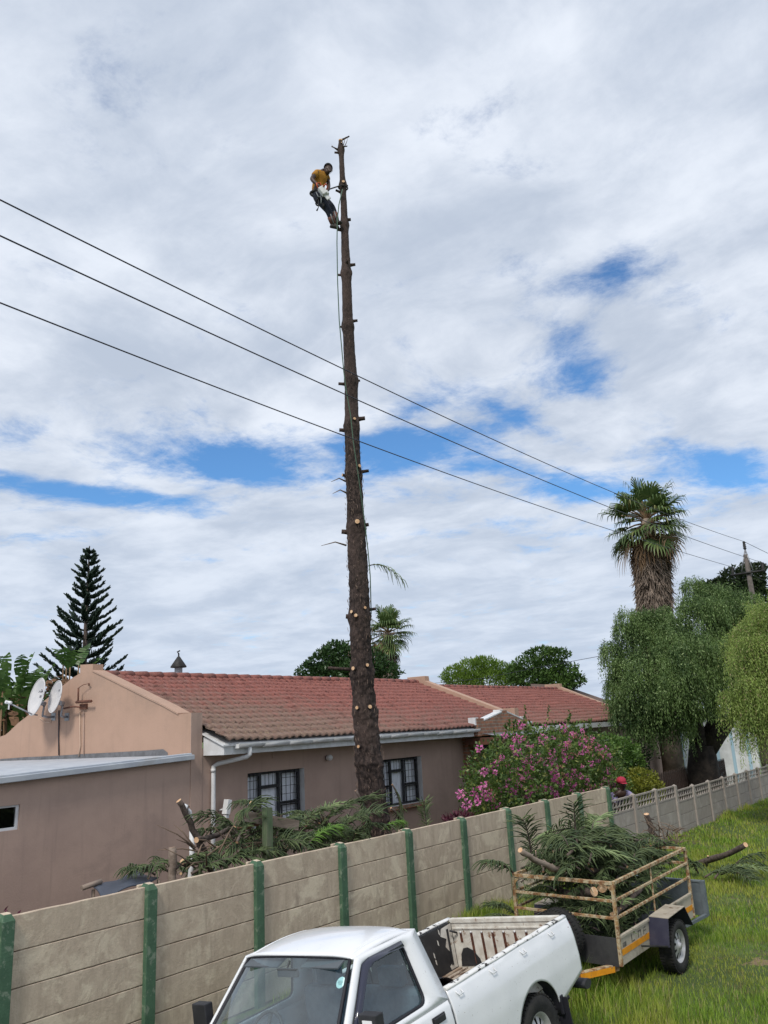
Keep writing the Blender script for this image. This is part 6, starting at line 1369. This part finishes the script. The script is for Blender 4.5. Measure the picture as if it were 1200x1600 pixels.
log('log', tp_(1010, 1272, -.25), tp_(1024, 1308, -.2), .045, .05, 'dark log standing up from the rear of the trailer load with a white cut top', LG, stubs=2)
log('log', tp_(925, 1360, .1), tp_(985, 1358, .2), .035, .035, 'grey brown branch lying level over the load near the corner post', LG)
log('log', tp_(1002, 1388, .45), tp_(955, 1430, .45), .03, .035, 'short stick with a pale end crossing the side rails of the trailer', LG)
m = MB()
for i in range(60):
    p = tp_(g.uniform(1015, 1062), g.uniform(1295, 1325), g.uniform(-.5, .2)); d = Vector((g.normal(), g.normal(), g.uniform(-.2, .9))).normalized(); m.tube([p, p + d * .12 + Vector((0, 0, .03)), p + d * g.uniform(.2, .35)], [.009, .006, .002], 5)
o = m.build('twigs', M_dry); struct(o, 'stuff'); tag(o, 'bare curling twigs at the rear end of the trailer load', 'twigs')
# branch and log lying in the grass beyond
a, b_ = aZ(1090, 1350, -.22), aZ(1166, 1320, .32)
log('log', a, b_, .07, .05, 'cut log propped on green fronds in the grass beyond the trailer', 'cut wood in the grass', stubs=4)
GB = 'green fronds lying in the grass'; GL = 'cut green frond lying in the grass under the propped log beyond the trailer'
for px, py, d, k, s in [(1092, 1365, (-.3, .4, .5), 1, .8), (1100, 1370, (.5, -.8, .15), 0, .9), (1115, 1372, (.8, -.5, .1), 1, 1.0), (1120, 1362, (.2, -1, .2), 2, .8), (1085, 1360, (-.6, -.2, .3), 3, .9), (1140, 1358, (.3, -.9, .2), 1, .8), (1130, 1366, (-.6, -.7, .1), 0, .8), (1150, 1350, (.2, -.8, .4), 3, .8)]:
    place(k, aZ(px, py, -.18), d, 0, s, GL, GB)
place(3, aZ(1188, 1350, -.3), (.8, -.6, .1), 0, .7, 'small dark sprig in the grass at the right edge', GB)
for px, py, d, k, s in [(808, 1432, (-.5, .3, .35), 1, .6), (796, 1432, (-.8, .2, .1), 3, .7), (812, 1436, (-.2, .5, .3), 0, .5)]:
    place(k, aY(px, py, 6.4), d, 0, s, 'cut green frond lying between the trailer front and the wall', 'green fronds by the wall')
for p_ in protos:
    if 'used' in p_: del p_['used']

# ------------------------------------------------------------------ pickup
TT = Matrix.Translation((6.287, 4.720, -.30)) @ rotm(3.102, .064, .111)
truck = empty('pickup', TT.to_translation(), TT.to_euler(), local=True); tag(truck, 'white single cab pickup with a chipped load bed parked beside the wall', 'pickup truck')
m_, t, b = pbase('truck_paint'); gcd = t.new('ShaderNodeTexCoord'); v = gcd.outputs['Object']
c = t.mix(t.ramp(t.noise(v, 2.0, 5), .35, .7), (.78, .79, .81), (.70, .715, .74)); c = t.mix(t.ramp(t.noise(v, 55, 3, .6), .69, .72), c, (.33, .30, .27)); c = t.mix(t.ramp(t.noise(v, 7, 6, .7), .66, .78, 0, .35), c, (.45, .43, .40))
t.link(c, b.inputs['Base Color']); b.inputs['Roughness'].default_value = .28; b.inputs['Coat Weight'].default_value = .6; b.inputs['Coat Roughness'].default_value = .06
bn = t.new('ShaderNodeBump'); bn.inputs['Strength'].default_value = .12; bn.inputs['Distance'].default_value = .01; t.link(t.noise(v, 2.6, 3), bn.inputs['Height']); t.link(bn.outputs[0], b.inputs['Normal'])
M_paint = m_
M_chip = mat('chipped_paint', (.74, .74, .73), (.66, .65, .62), 6, .6, .2, 30, c3=(.028, .024, .024), s3=9, lo3=.57, hi3=.60)
M_bed = mat('bed_paint', (.66, .64, .58), (.52, .48, .42), 8, .7, .3, 40, c3=(.22, .12, .07), s3=12, lo3=.60, hi3=.68)
M_bedfloor = mat('bed_floor', (.48, .42, .35), (.30, .22, .16), 14, .8, .3, 40, c3=(.12, .07, .045), s3=18, lo3=.5, hi3=.6, stretch=(.4, 1, 1))
M_blackp = mat('black_worn', (.018, .018, .02), (.03, .03, .032), 8, .6, c3=(.6, .58, .54), s3=14, lo3=.70, hi3=.73)
M_rubber = mat('rubber', (.014, .014, .02), rough=.6); M_plast = mat('black_plastic', (.022, .022, .026), (.03, .03, .034), 9, .55); M_visor = mat('smoke_visor', (.025, .027, .05), rough=.15, coat=.5)
M_rusts = mat('rust_slot', (.06, .025, .018), (.13, .05, .03), 30); M_glassc = glassmat('car_glass', (.66, .78, .80), refl=1.4, haze=.04); M_glassw = glassmat('windscreen_glass', (.74, .86, .88), refl=1.7, haze=.06); M_int = mat('cab_trim', (.10, .115, .13), (.08, .09, .10), 6, .8)
M_seat = mat('seat_cloth', (.20, .25, .30), (.15, .19, .24), 20, .95); M_dash = mat('dash', (.06, .065, .07), rough=.6); M_tail = mat('tail_lamp', (.10, .008, .02), rough=.2, coat=.5)
def ys(z): return float(np.interp(z, [.28, .40, .55, .72, .90, .98, 1.04, 1.09], [.765, .785, .802, .81, .797, .782, .760, .745]))
def side(m, x0, x1, zlo, zhi, s_, nx=60, nz=16, ztop=None):
    m.grid(lambda a, b_: (lambda x: (lambda zl: (x, s_ * ys(zl + (zhi - zl) * b_), zl + (zhi - zl) * b_))(zlo(x)))(x0 + (x1 - x0) * a), nx, nz)
AXR, AXF, AR = -1.27, 1.78, .405
def bedlow(x):
    base = float(np.interp(x, [-2.19, -1.66, -1.62, 0], [.585, .43, .40, .36])); dx = x - AXR
    if abs(dx) < AR: return max(base, .345 + math.sqrt(AR * AR - dx * dx) * 1.0)
    return base
def cablow(x):
    dx = x - AXF
    if abs(dx) < .40: return max(.33, .345 + math.sqrt(.16 - dx * dx))
    return .33 if x < AXF else .42
for s_ in (1, -1):
    m = MB(); side(m, -2.185, -.012, bedlow, 1.085, s_, 120, 16)
    q_lip = [(AXR + AR * math.cos(a), s_ * (ys(.345 + AR * math.sin(a)) + .004), .345 + AR * math.sin(a)) for a in np.linspace(.12, math.pi - .12, 22)]
    m.build('bed_side', M_paint, truck, solid=.012)
    m = MB(); side(m, .004, 2.62, cablow, 1.03, s_, 120, 14); m.build('body_side' if s_ > 0 else 'body_side', M_paint, truck, solid=.012)
    # door outline seams and handle
    m = MB()
    for pth in ([(.012, z) for z in np.linspace(1.03, .38, 8)], [(1.22, z) for z in np.linspace(1.03, .38, 8)], [(x, .38) for x in np.linspace(.012, 1.22, 6)]):
        m.tube([(x, s_ * (ys(z) + .0065), z) for x, z in pth], .0045, 4)
    m.build('door_seam', M_rubber, truck)
    m = MB(); m.box((.20, s_ * (ys(.945) + .016), .945), (.145, .022, .045)); m.box((.20, s_ * (ys(.945) + .008), .945), (.17, .01, .062)); m.build('door_handle', M_plast, truck, bevel=.008)
    # cargo rail, chipped
    m = MB(); m.tube([(x, s_ * .725, 1.087 + .002 * math.sin(x * 9)) for x in np.linspace(-2.18, -.01, 24)], .036, 10, squash=.5); m.build('bed_rail', M_chip, truck)
    for x in (-.15, -.68, -1.22, -1.78):
        m = MB(); m.tube([(x - .035, s_ * ys(1.05), 1.05), (x - .03, s_ * (ys(1.02) + .03), 1.015), (x + .03, s_ * (ys(1.02) + .03), 1.015), (x + .035, s_ * ys(1.05), 1.05)], .006, 6); m.build('rope_hook', M_white, truck)
    # inner bed wall
    m = MB(); yi = s_ * .675; m.bx(-2.13, -.03, yi - .006, yi + .006, .60, 1.07)
    for k in range(5): m.bx(-.25 - .45 * k, -.22 - .45 * k, yi - s_ * .014, yi - s_ * .006, .66, 1.02)
    m.build('bed_inner_wall', M_blackp if s_ < 0 else M_bed, truck)
    # wheel tub
    m = MB(); m.grid(lambda a, b_: (AXR + .40 * math.cos(math.pi * a), s_ * (.50 + .17 * b_), .36 + .38 * math.sin(math.pi * a)), 16, 1); m.build('wheel_tub', M_bed, truck, solid=.006)
    m = MB(); m.grid(lambda a, b_: (AXR + (AR + .012) * math.cos(math.pi * a), s_ * (.30 + .49 * b_), .34 + (AR + .012) * math.sin(math.pi * a)), 16, 1); m.build('wheel_arch_liner', M_rubber, truck, solid=.004)
    m = MB(); m.prism([(-2.19, s_ * .690, .60), (-2.19, s_ * .785, .60), (-2.19, s_ * .765, 1.03), (-2.19, s_ * .690, 1.03)], (-.028, 0, 0)); m.prism([(-2.185, s_ * .786, .64), (-2.10, s_ * .806, .64), (-2.13, s_ * .778, 1.0), (-2.185, s_ * .768, 1.0)], (-.0, s_ * .007, 0)); m.build('tail_lamp', M_tail, truck, bevel=.006)
m = MB(); m.box((-1.68, .80, .44), (.05, .03, .16)); m.box((-1.70, .75, .33), (.015, .22, .34)); m.build('mud_flap', M_rubber, truck, bevel=.005)
# white patches where the black paint remains
m = MB(); g = np.random.default_rng(3)
pol = [(-2.12, 1.06), (-1.93, 1.05), (-1.90, .98), (-2.00, .93), (-1.96, .86), (-2.02, .80), (-2.03, .68), (-1.98, .66), (-2.0, .62), (-2.12, .62)]
m.add([(x, -.667, z) for x, z in pol], [tuple(range(len(pol)))])
m.build('bare_patch', M_bed, truck); m = MB()
for i in range(16):
    x, z = g.uniform(-1.9, -.3), g.uniform(.65, 1.0); m.add([(x, -.667, z), (x + .02, -.667, z + .02), (x + .025, -.667, z + .07), (x + .005, -.667, z + .05)], [(0, 1, 2, 3)])
struct(m.build('paint_chips', M_bed, truck), 'stuff')
m = MB(); m.bx(-2.14, -.02, -.67, .67, .585, .60)
for k in range(17): m.bx(-2.13, -.03, -.66 + .08 * k, -.62 + .08 * k, .60, .615)
m.build('bed_floor', M_bedfloor, truck, bevel=.004)
m = MB(); m.bx(-.03, -.012, -.73, .73, .58, 1.08); m.bx(-.045, -.006, -.735, .735, 1.075, 1.10); m.build('bed_front_wall', M_chip, truck, bevel=.006)
tg_ = MB(); tg_.bx(-2.18, -2.135, -.675, .675, .58, 1.06); tg_.bx(-2.19, -2.125, -.685, .685, 1.055, 1.10); tg_.bx(-2.134, -2.124, -.66, .66, .99, 1.012)
tgo = tg_.build('tailgate', M_bed, truck, bevel=.006)
for k in range(9):
    y = -.56 + .14 * k; m = MB(); zb = .64 if k else .86; m.bx(-2.134, -2.1300, y - .015, y + .015, zb, .965); m.bx(-2.1298, -2.1262, y - .004, y + .004, zb + .01, .955); m.build('pressed_slot', [M_rusts], tgo)
    m = MB(); m.lathe([(0, 0), (.012, 0), (.012, .006), (0, .007)], (-2.133, y, .962), 'X', 10); m.build('slot_dimple', M_white, tgo)
m = MB(); pol = [(-.62, .62), (-.60, .74), (-.56, .80), (-.50, .81), (-.43, .78), (-.36, .70), (-.34, .63)]; m.add([(-2.1285, y, z) for y, z in pol], [tuple(range(len(pol)))]); m.build('worn_patch', M_blackp, tgo)
m = MB(); m.tube([(-2.05, -.64, 1.0), (-2.12, -.60, .96)], .012, 6); m.tube([(-2.06, .64, 1.0), (-2.12, .60, .96)], .012, 6); m.build('latch', M_plast, tgo)
m = MB(); m.tube([(-2.26, y, .46 - .02 * (y / .8) ** 2) for y in np.linspace(-.8, .8, 11)], .075, 10, squash=.6); m.build('rear_bumper', M_plast, truck)
m = MB(); m.tube([(-1.2, .35, .30), (-2.1, .48, .30), (-2.32, .50, .29)], .026, 10); m.build('exhaust', M_black, truck)
m = MB(); m.tube([(-2.1, 0, .42), (-2.45, 0, .42)], .03, 6); m.bx(-2.1, 2.3, -.45, .45, .36, .50); m.build('chassis', M_black, truck)
# cab
def yg(z): return float(np.interp(z, [1.02, 1.575], [.765, .615]))
WB, WT = (1.36, 1.03), (.86, 1.572)
def ws_pt(a, b_):      # a across (-1..1), b from bottom to top
    x = WB[0] + (WT[0] - WB[0]) * b_; z = WB[1] + (WT[1] - WB[1]) * b_; hw = .715 + (.572 - .715) * b_
    return Vector((x + .07 * (1 - a * a) * .9, a * hw, z + .03 * (1 - a * a) * b_))
m = MB(); m.grid(lambda a, b_: ws_pt(a * 2 - 1, b_), 24, 10); wsc = m.build('windscreen', M_glassw, truck)
m = MB(); m.tube([ws_pt(-1, b_) for b_ in np.linspace(0, 1, 8)] + [ws_pt(a, 1) for a in np.linspace(-1, 1, 14)] + [ws_pt(1, b_) for b_ in np.linspace(1, 0, 8)], .014, 6); m.build('windscreen_seal', M_rubber, truck)
m = MB()
def roof_pt(a, b_):
    y = (a * 2 - 1); x = .865 + .068 * (1 - y * y) * (1 - b_) + (.085 - .865) * b_
    ed = abs(y) ** 6; z = 1.582 + .045 * (1 - y * y) * math.sin(math.pi * (.12 + .8 * b_)) + .022 * math.sin(math.pi * b_) - .03 * ed; 
    if b_ > .88: z -= (b_ - .88) * .35
    return Vector((x, y * (.615), z + .012))
m.grid(roof_pt, 36, 18)
for s_ in (.90, .86): m.tube([roof_pt((s_ + 1) / 2, b_) + Vector((0, 0, .002)) for b_ in np.linspace(.03, .93, 10)], .004, 5); m.tube([roof_pt((1 - s_) / 2, b_) + Vector((0, 0, .002)) for b_ in np.linspace(.03, .93, 10)], .004, 5)
m.build('roof', M_paint, truck, solid=.014)
def rs_loop(pts, n, rad):
    # rounded polygon resampled to n points
    out = []; k = len(pts)
    for i in range(k):
        p0, p1, p2_ = Vector(pts[i - 1]), Vector(pts[i]), Vector(pts[(i + 1) % k]); r_ = rad[i] if hasattr(rad, '__len__') else rad
        a = p1 + (p0 - p1).normalized() * r_; b_ = p1 + (p2_ - p1).normalized() * r_
        for t_ in np.linspace(0, 1, 7): out.append((a * (1 - t_) ** 2 + p1 * 2 * t_ * (1 - t_) + b_ * t_ ** 2))
    L = [0]
    for i in range(len(out)): L.append(L[-1] + (out[(i + 1) % len(out)] - out[i]).length)
    res = []
    for s2 in np.linspace(0, L[-1], n, endpoint=False):
        j = max(i for i in range(len(L) - 1) if L[i] <= s2 + 1e-9); f_ = (s2 - L[j]) / max(L[j + 1] - L[j], 1e-9); res.append(out[j].lerp(out[(j + 1) % len(out)], f_))
    return res
OUTL = [(WB[0] - .01, 1.025), (WT[0] - .002, 1.578), (.10, 1.574), (.006, 1.025)]; HOLE = [(1.19, 1.075), (.80, 1.515), (.315, 1.525), (.275, 1.085)]
for s_ in (1, -1):
    nO = 96; hl = rs_loop(HOLE, nO, [.05, .06, .06, .07]); ol = rs_loop(OUTL, nO, .012)
    # align loops by angle about the window centre
    cx_, cz_ = .62, 1.30
    def ray_hit(loop, ang):
        d = Vector((math.cos(ang), math.sin(ang))); best = None
        for i in range(len(loop)):
            a, b_ = loop[i], loop[(i + 1) % len(loop)]; e = b_ - a; den = d.x * e.y - d.y * e.x
            if abs(den) < 1e-12: continue
            w0 = Vector((a.x - cx_, a.y - cz_)); t_ = (w0.x * e.y - w0.y * e.x) / den; u_ = (w0.x * d.y - w0.y * d.x) / den
            if t_ > 0 and -1e-6 <= u_ <= 1 + 1e-6 and (best is None or t_ < best): best = t_
        return (cx_ + d.x * best, cz_ + d.y * best)
    angs = sorted(set([round(x, 5) for x in np.linspace(0, 2 * math.pi, 120, endpoint=False)] + [round(math.atan2(p[1] - cz_, p[0] - cx_) % (2 * math.pi), 5) for p in OUTL]))
    hi_ = [ray_hit(hl, a) for a in angs]; ou = [ray_hit([Vector(p) for p in OUTL], a) for a in angs]; n = len(angs)
    mid = [((h[0] * .5 + o2[0] * .5), (h[1] * .5 + o2[1] * .5)) for h, o2 in zip(hi_, ou)]
    m = MB(); vv = [(x, s_ * (yg(z) - .012), z) for x, z in hi_] + [(x, s_ * (yg(z) + .012), z) for x, z in mid] + [(x, s_ * yg(z), z) for x, z in ou]
    m.add(vv, [(r_ * n + i, r_ * n + (i + 1) % n, (r_ + 1) * n + (i + 1) % n, (r_ + 1) * n + i) for r_ in (0, 1) for i in range(n)], 0, True)
    m.build('door_frame', M_paint, truck, solid=.022)
    m = MB(); m.add([(x, s_ * (yg(z) - .010), z) for x, z in hi_], [tuple(range(n))]); wd = m.build('side_window', M_glassc, truck)
    m = MB(); m.tube([(x, s_ * (yg(z) + .003), z) for x, z in hi_] + [(hi_[0][0], s_ * (yg(hi_[0][1]) + .003), hi_[0][1])], .013, 6, cap=False); m.build('window_seal', M_rubber, wd)
    vp = [(1.215, 1.07), (1.03, 1.28), (.825, 1.52), (.74, 1.545), (.32, 1.55)]; vq = [(1.18, 1.08), (.99, 1.27), (.80, 1.475), (.72, 1.503), (.33, 1.508)]
    m = MB(); m.add([(x, s_ * (yg(z) + .018), z) for x, z in vp] + [(x, s_ * (yg(z) + .045), z) for x, z in vq], [(i, i + 1, 6 + i, 5 + i) for i in range(4)], 0, True); m.build('wind_deflector', M_visor, truck, solid=.005)
    # mirrors
    mp_ = Vector((1.12, s_ * .93, 1.20)); m = MB(); m.box(mp_, (.085, .17, .20)); m.tube([mp_ + Vector((0, -s_ * .06, -.04)), (1.12, s_ * .78, 1.07)], .022, 8); mo = m.build('side_mirror', M_plast, truck, bevel=.03)
    if s_ > 0:
        m = MB(); qx = mp_.x + .0435; m.bx(qx, qx + .002, mp_.y - .045, mp_.y + .045, mp_.z - .07, mp_.z + .065); st_ = m.build('sticker', mat('sticker_white', (.85, .84, .86)), mo)
        m = MB(); m.tube([(qx + .003, mp_.y + .033 * math.cos(a), mp_.z + .005 + .036 * math.sin(a)) for a in np.linspace(.3, math.pi - .3, 12)], .0022, 5); m.build('ring', mat('sticker_pink', (.75, .35, .42)), st_)
        m = MB()
        for q2 in (1, -1): m.prism([(qx + .0022, mp_.y + q2 * .008, mp_.z - .012), (qx + .0022, mp_.y + q2 * .036, mp_.z + .016), (qx + .0022, mp_.y + q2 * .030, mp_.z - .006), (qx + .0022, mp_.y + q2 * .016, mp_.z - .026)], (.001, 0, 0))
        m.build('wings', mat('sticker_green', (.02, .28, .14)), st_)
        m = MB(); m.prism([(qx + .0024, mp_.y - .012, mp_.z - .03), (qx + .0024, mp_.y + .012, mp_.z - .03), (qx + .0024, mp_.y + .015, mp_.z + .02), (qx + .0024, mp_.y, mp_.z + .028), (qx + .0024, mp_.y - .015, mp_.z + .02)], (.001, 0, 0)); m.build('shield', mat('sticker_blue', (.45, .58, .70)), st_)
# cab back with window
m = MB(); wall_t = []
def backp(y, z): return Vector((.006 + (z - 1.03) / .545 * .09 if z > 1.03 else .006, y, z))
ysx = [-.76, -.55, .55, .76]; zsx = [.45, 1.12, 1.47, 1.575]
for i in range(3):
    for j in range(3):
        if i == 1 and j == 1: continue
        def cl2(y, z): return max(-yg(z) if z > 1.03 else -.765, min(yg(z) if z > 1.03 else .765, y))
        q = [(ysx[i], zsx[j]), (ysx[i + 1], zsx[j]), (ysx[i + 1], zsx[j + 1]), (ysx[i], zsx[j + 1])]; m.add([backp(cl2(y, z), z) for y, z in q], [(0, 1, 2, 3)])
m.build('cab_back', M_paint, truck, solid=.014)
m = MB(); m.add([backp(y, z) for y, z in ((-.55, 1.12), (.55, 1.12), (.55, 1.47), (-.55, 1.47))], [(0, 1, 2, 3)]); rw = m.build('rear_window', M_glassc, truck)
m = MB(); m.tube([backp(y, z) for y, z in ((-.55, 1.12), (.55, 1.12), (.55, 1.47), (-.55, 1.47), (-.55, 1.12))], .012, 6); m.tube([backp(0, 1.12), backp(0, 1.47)], .008, 5); m.build('window_seal', M_rubber, rw)
# cabin inside
m = MB(); m.bx(.10, .24, -.66, .66, .62, 1.16); m.bx(.10, .70, -.66, .66, .55, .72); m.build('bench_seat', M_seat, truck, bevel=.04)
for y in (-.36, .36): m = MB(); m.box((.17, y, 1.24), (.09, .24, .14)); m.tube([(.17, y - .05, 1.14), (.17, y - .05, 1.22)], .008, 5); m.build('headrest', M_seat, truck, bevel=.03)
m = MB(); m.bx(1.10, 1.46, -.70, .70, .72, .99); m.bx(.0, 1.5, -.72, .72, .40, .45); m.bx(1.0, 1.15, -.58, -.14, .98, 1.04); m.build('dashboard', M_dash, truck, bevel=.03)
sc_ = Vector((.98, -.35, 1.02)); q = Matrix.Rotation(R(62), 3, 'Y'); m = MB(); m.tube([sc_ + q @ Vector((.185 * math.cos(a), .185 * math.sin(a), 0)) for a in np.linspace(0, 2 * math.pi, 29)], .014, 8); m.tube([sc_ + q @ Vector((-.17, 0, 0)), sc_, sc_ + q @ Vector((.17, 0, 0))], .016, 6); m.tube([sc_ + q @ Vector((0, -.17, 0)), sc_ + q @ Vector((0, .17, 0))], .016, 6); m.tube([sc_, sc_ + Vector((.25, 0, -.16))], .03, 8); m.build('steering_wheel', M_dash, truck)
m = MB(); m.box((.98, 0, 1.50), (.03, .22, .06)); m.tube([(.98, 0, 1.53), (.95, 0, 1.58)], .01, 5); m.build('rear_view_mirror', M_dash, truck, bevel=.01)
for y in (-.33, .33): m = MB(); m.box((.90, y, 1.555), (.14, .40, .012), rot=Matrix.Rotation(R(20), 3, 'Y')); m.build('sun_visor', M_int, truck)
def plane_hit(px, py):
    A_, B_, C_ = ws_pt(-.9, .5), ws_pt(.9, .1), ws_pt(.9, .9); nrm = (B_ - A_).cross(C_ - A_).normalized(); Mi = TT.inverted(); c = Mi @ Vector(O3); r = Mi.to_3x3() @ Vector(ray(px, py)); t_ = (A_ - c).dot(nrm) / r.dot(nrm); return c + r * t_, nrm
pc, nn = plane_hit(531, 1536); bb_ = (pc.z - WB[1]) / (WT[1] - WB[1]); aa_ = pc.y / (.715 - .143 * bb_); cc = ws_pt(aa_, bb_)
if nn.x < 0: nn = -nn
m = MB(); u_ = nn.orthogonal().normalized(); v_ = nn.cross(u_); m.add([cc - nn * .004 + (u_ * math.cos(a) + v_ * math.sin(a)) * .042 for a in np.linspace(0, 2 * math.pi, 28, endpoint=False)], [tuple(range(28))]); so_ = m.build('licence_disc', mat('disc_paper', (.66, .90, .88)), wsc)
m = MB(); ly = Vector((0, 1, 0)); lz = (ws_pt(.8, 1) - ws_pt(.8, 0)).normalized(); lw = ly
for k, (o1, w1) in enumerate(((.008, .045), (-.002, .05), (-.012, .03))): m.add([cc + nn * .001 + lw * (x * w1 / 2) + lz * (o1 + z * .002) for x, z in ((-1, -1), (1, -1), (1, 1), (-1, 1))], [(0, 1, 2, 3)])
m.build('disc_print', mat('disc_ink', (.30, .48, .48)), so_)
# bonnet, front, wheels (below the picture's edge)
m = MB(); m.grid(lambda a, b_: Vector((1.42 + 1.25 * a, (b_ * 2 - 1) * (.755 - .04 * a), 1.035 - .10 * a - .03 * a ** 6 + .03 * (1 - (b_ * 2 - 1) ** 2) - .0 * a)), 16, 14); m.build('bonnet', M_paint, truck, solid=.012)
m = MB(); m.bx(2.60, 2.66, -.74, .74, .56, .90); m.build('grille', M_plast, truck, bevel=.02)
for y in (-.56, .56): m = MB(); m.box((2.665, y, .78), (.03, .26, .16)); m.build('headlight', mat('lamp_glass%d' % (y > 0), (.75, .78, .8), rough=.1), truck, bevel=.01)
m = MB(); m.tube([(2.62, -.8, .46), (2.74, -.6, .46), (2.76, 0, .46), (2.74, .6, .46), (2.62, .8, .46)], .085, 10, squash=.7); m.build('front_bumper', M_plast, truck)
m = MB(); m.box((2.85, 0, .46), (.005, .44, .11)); m.build('number_plate', M_white, truck)
for x in (AXR, AXF):
    for s_ in (1, -1):
        we = empty('wheel', (0, 0, 0), local=True); we.parent = truck; wheel((x, s_ * .68, .325 - (.02 if s_ > 0 else -.03)), .345, .22, s_, we, rimr=.56, holes=10)
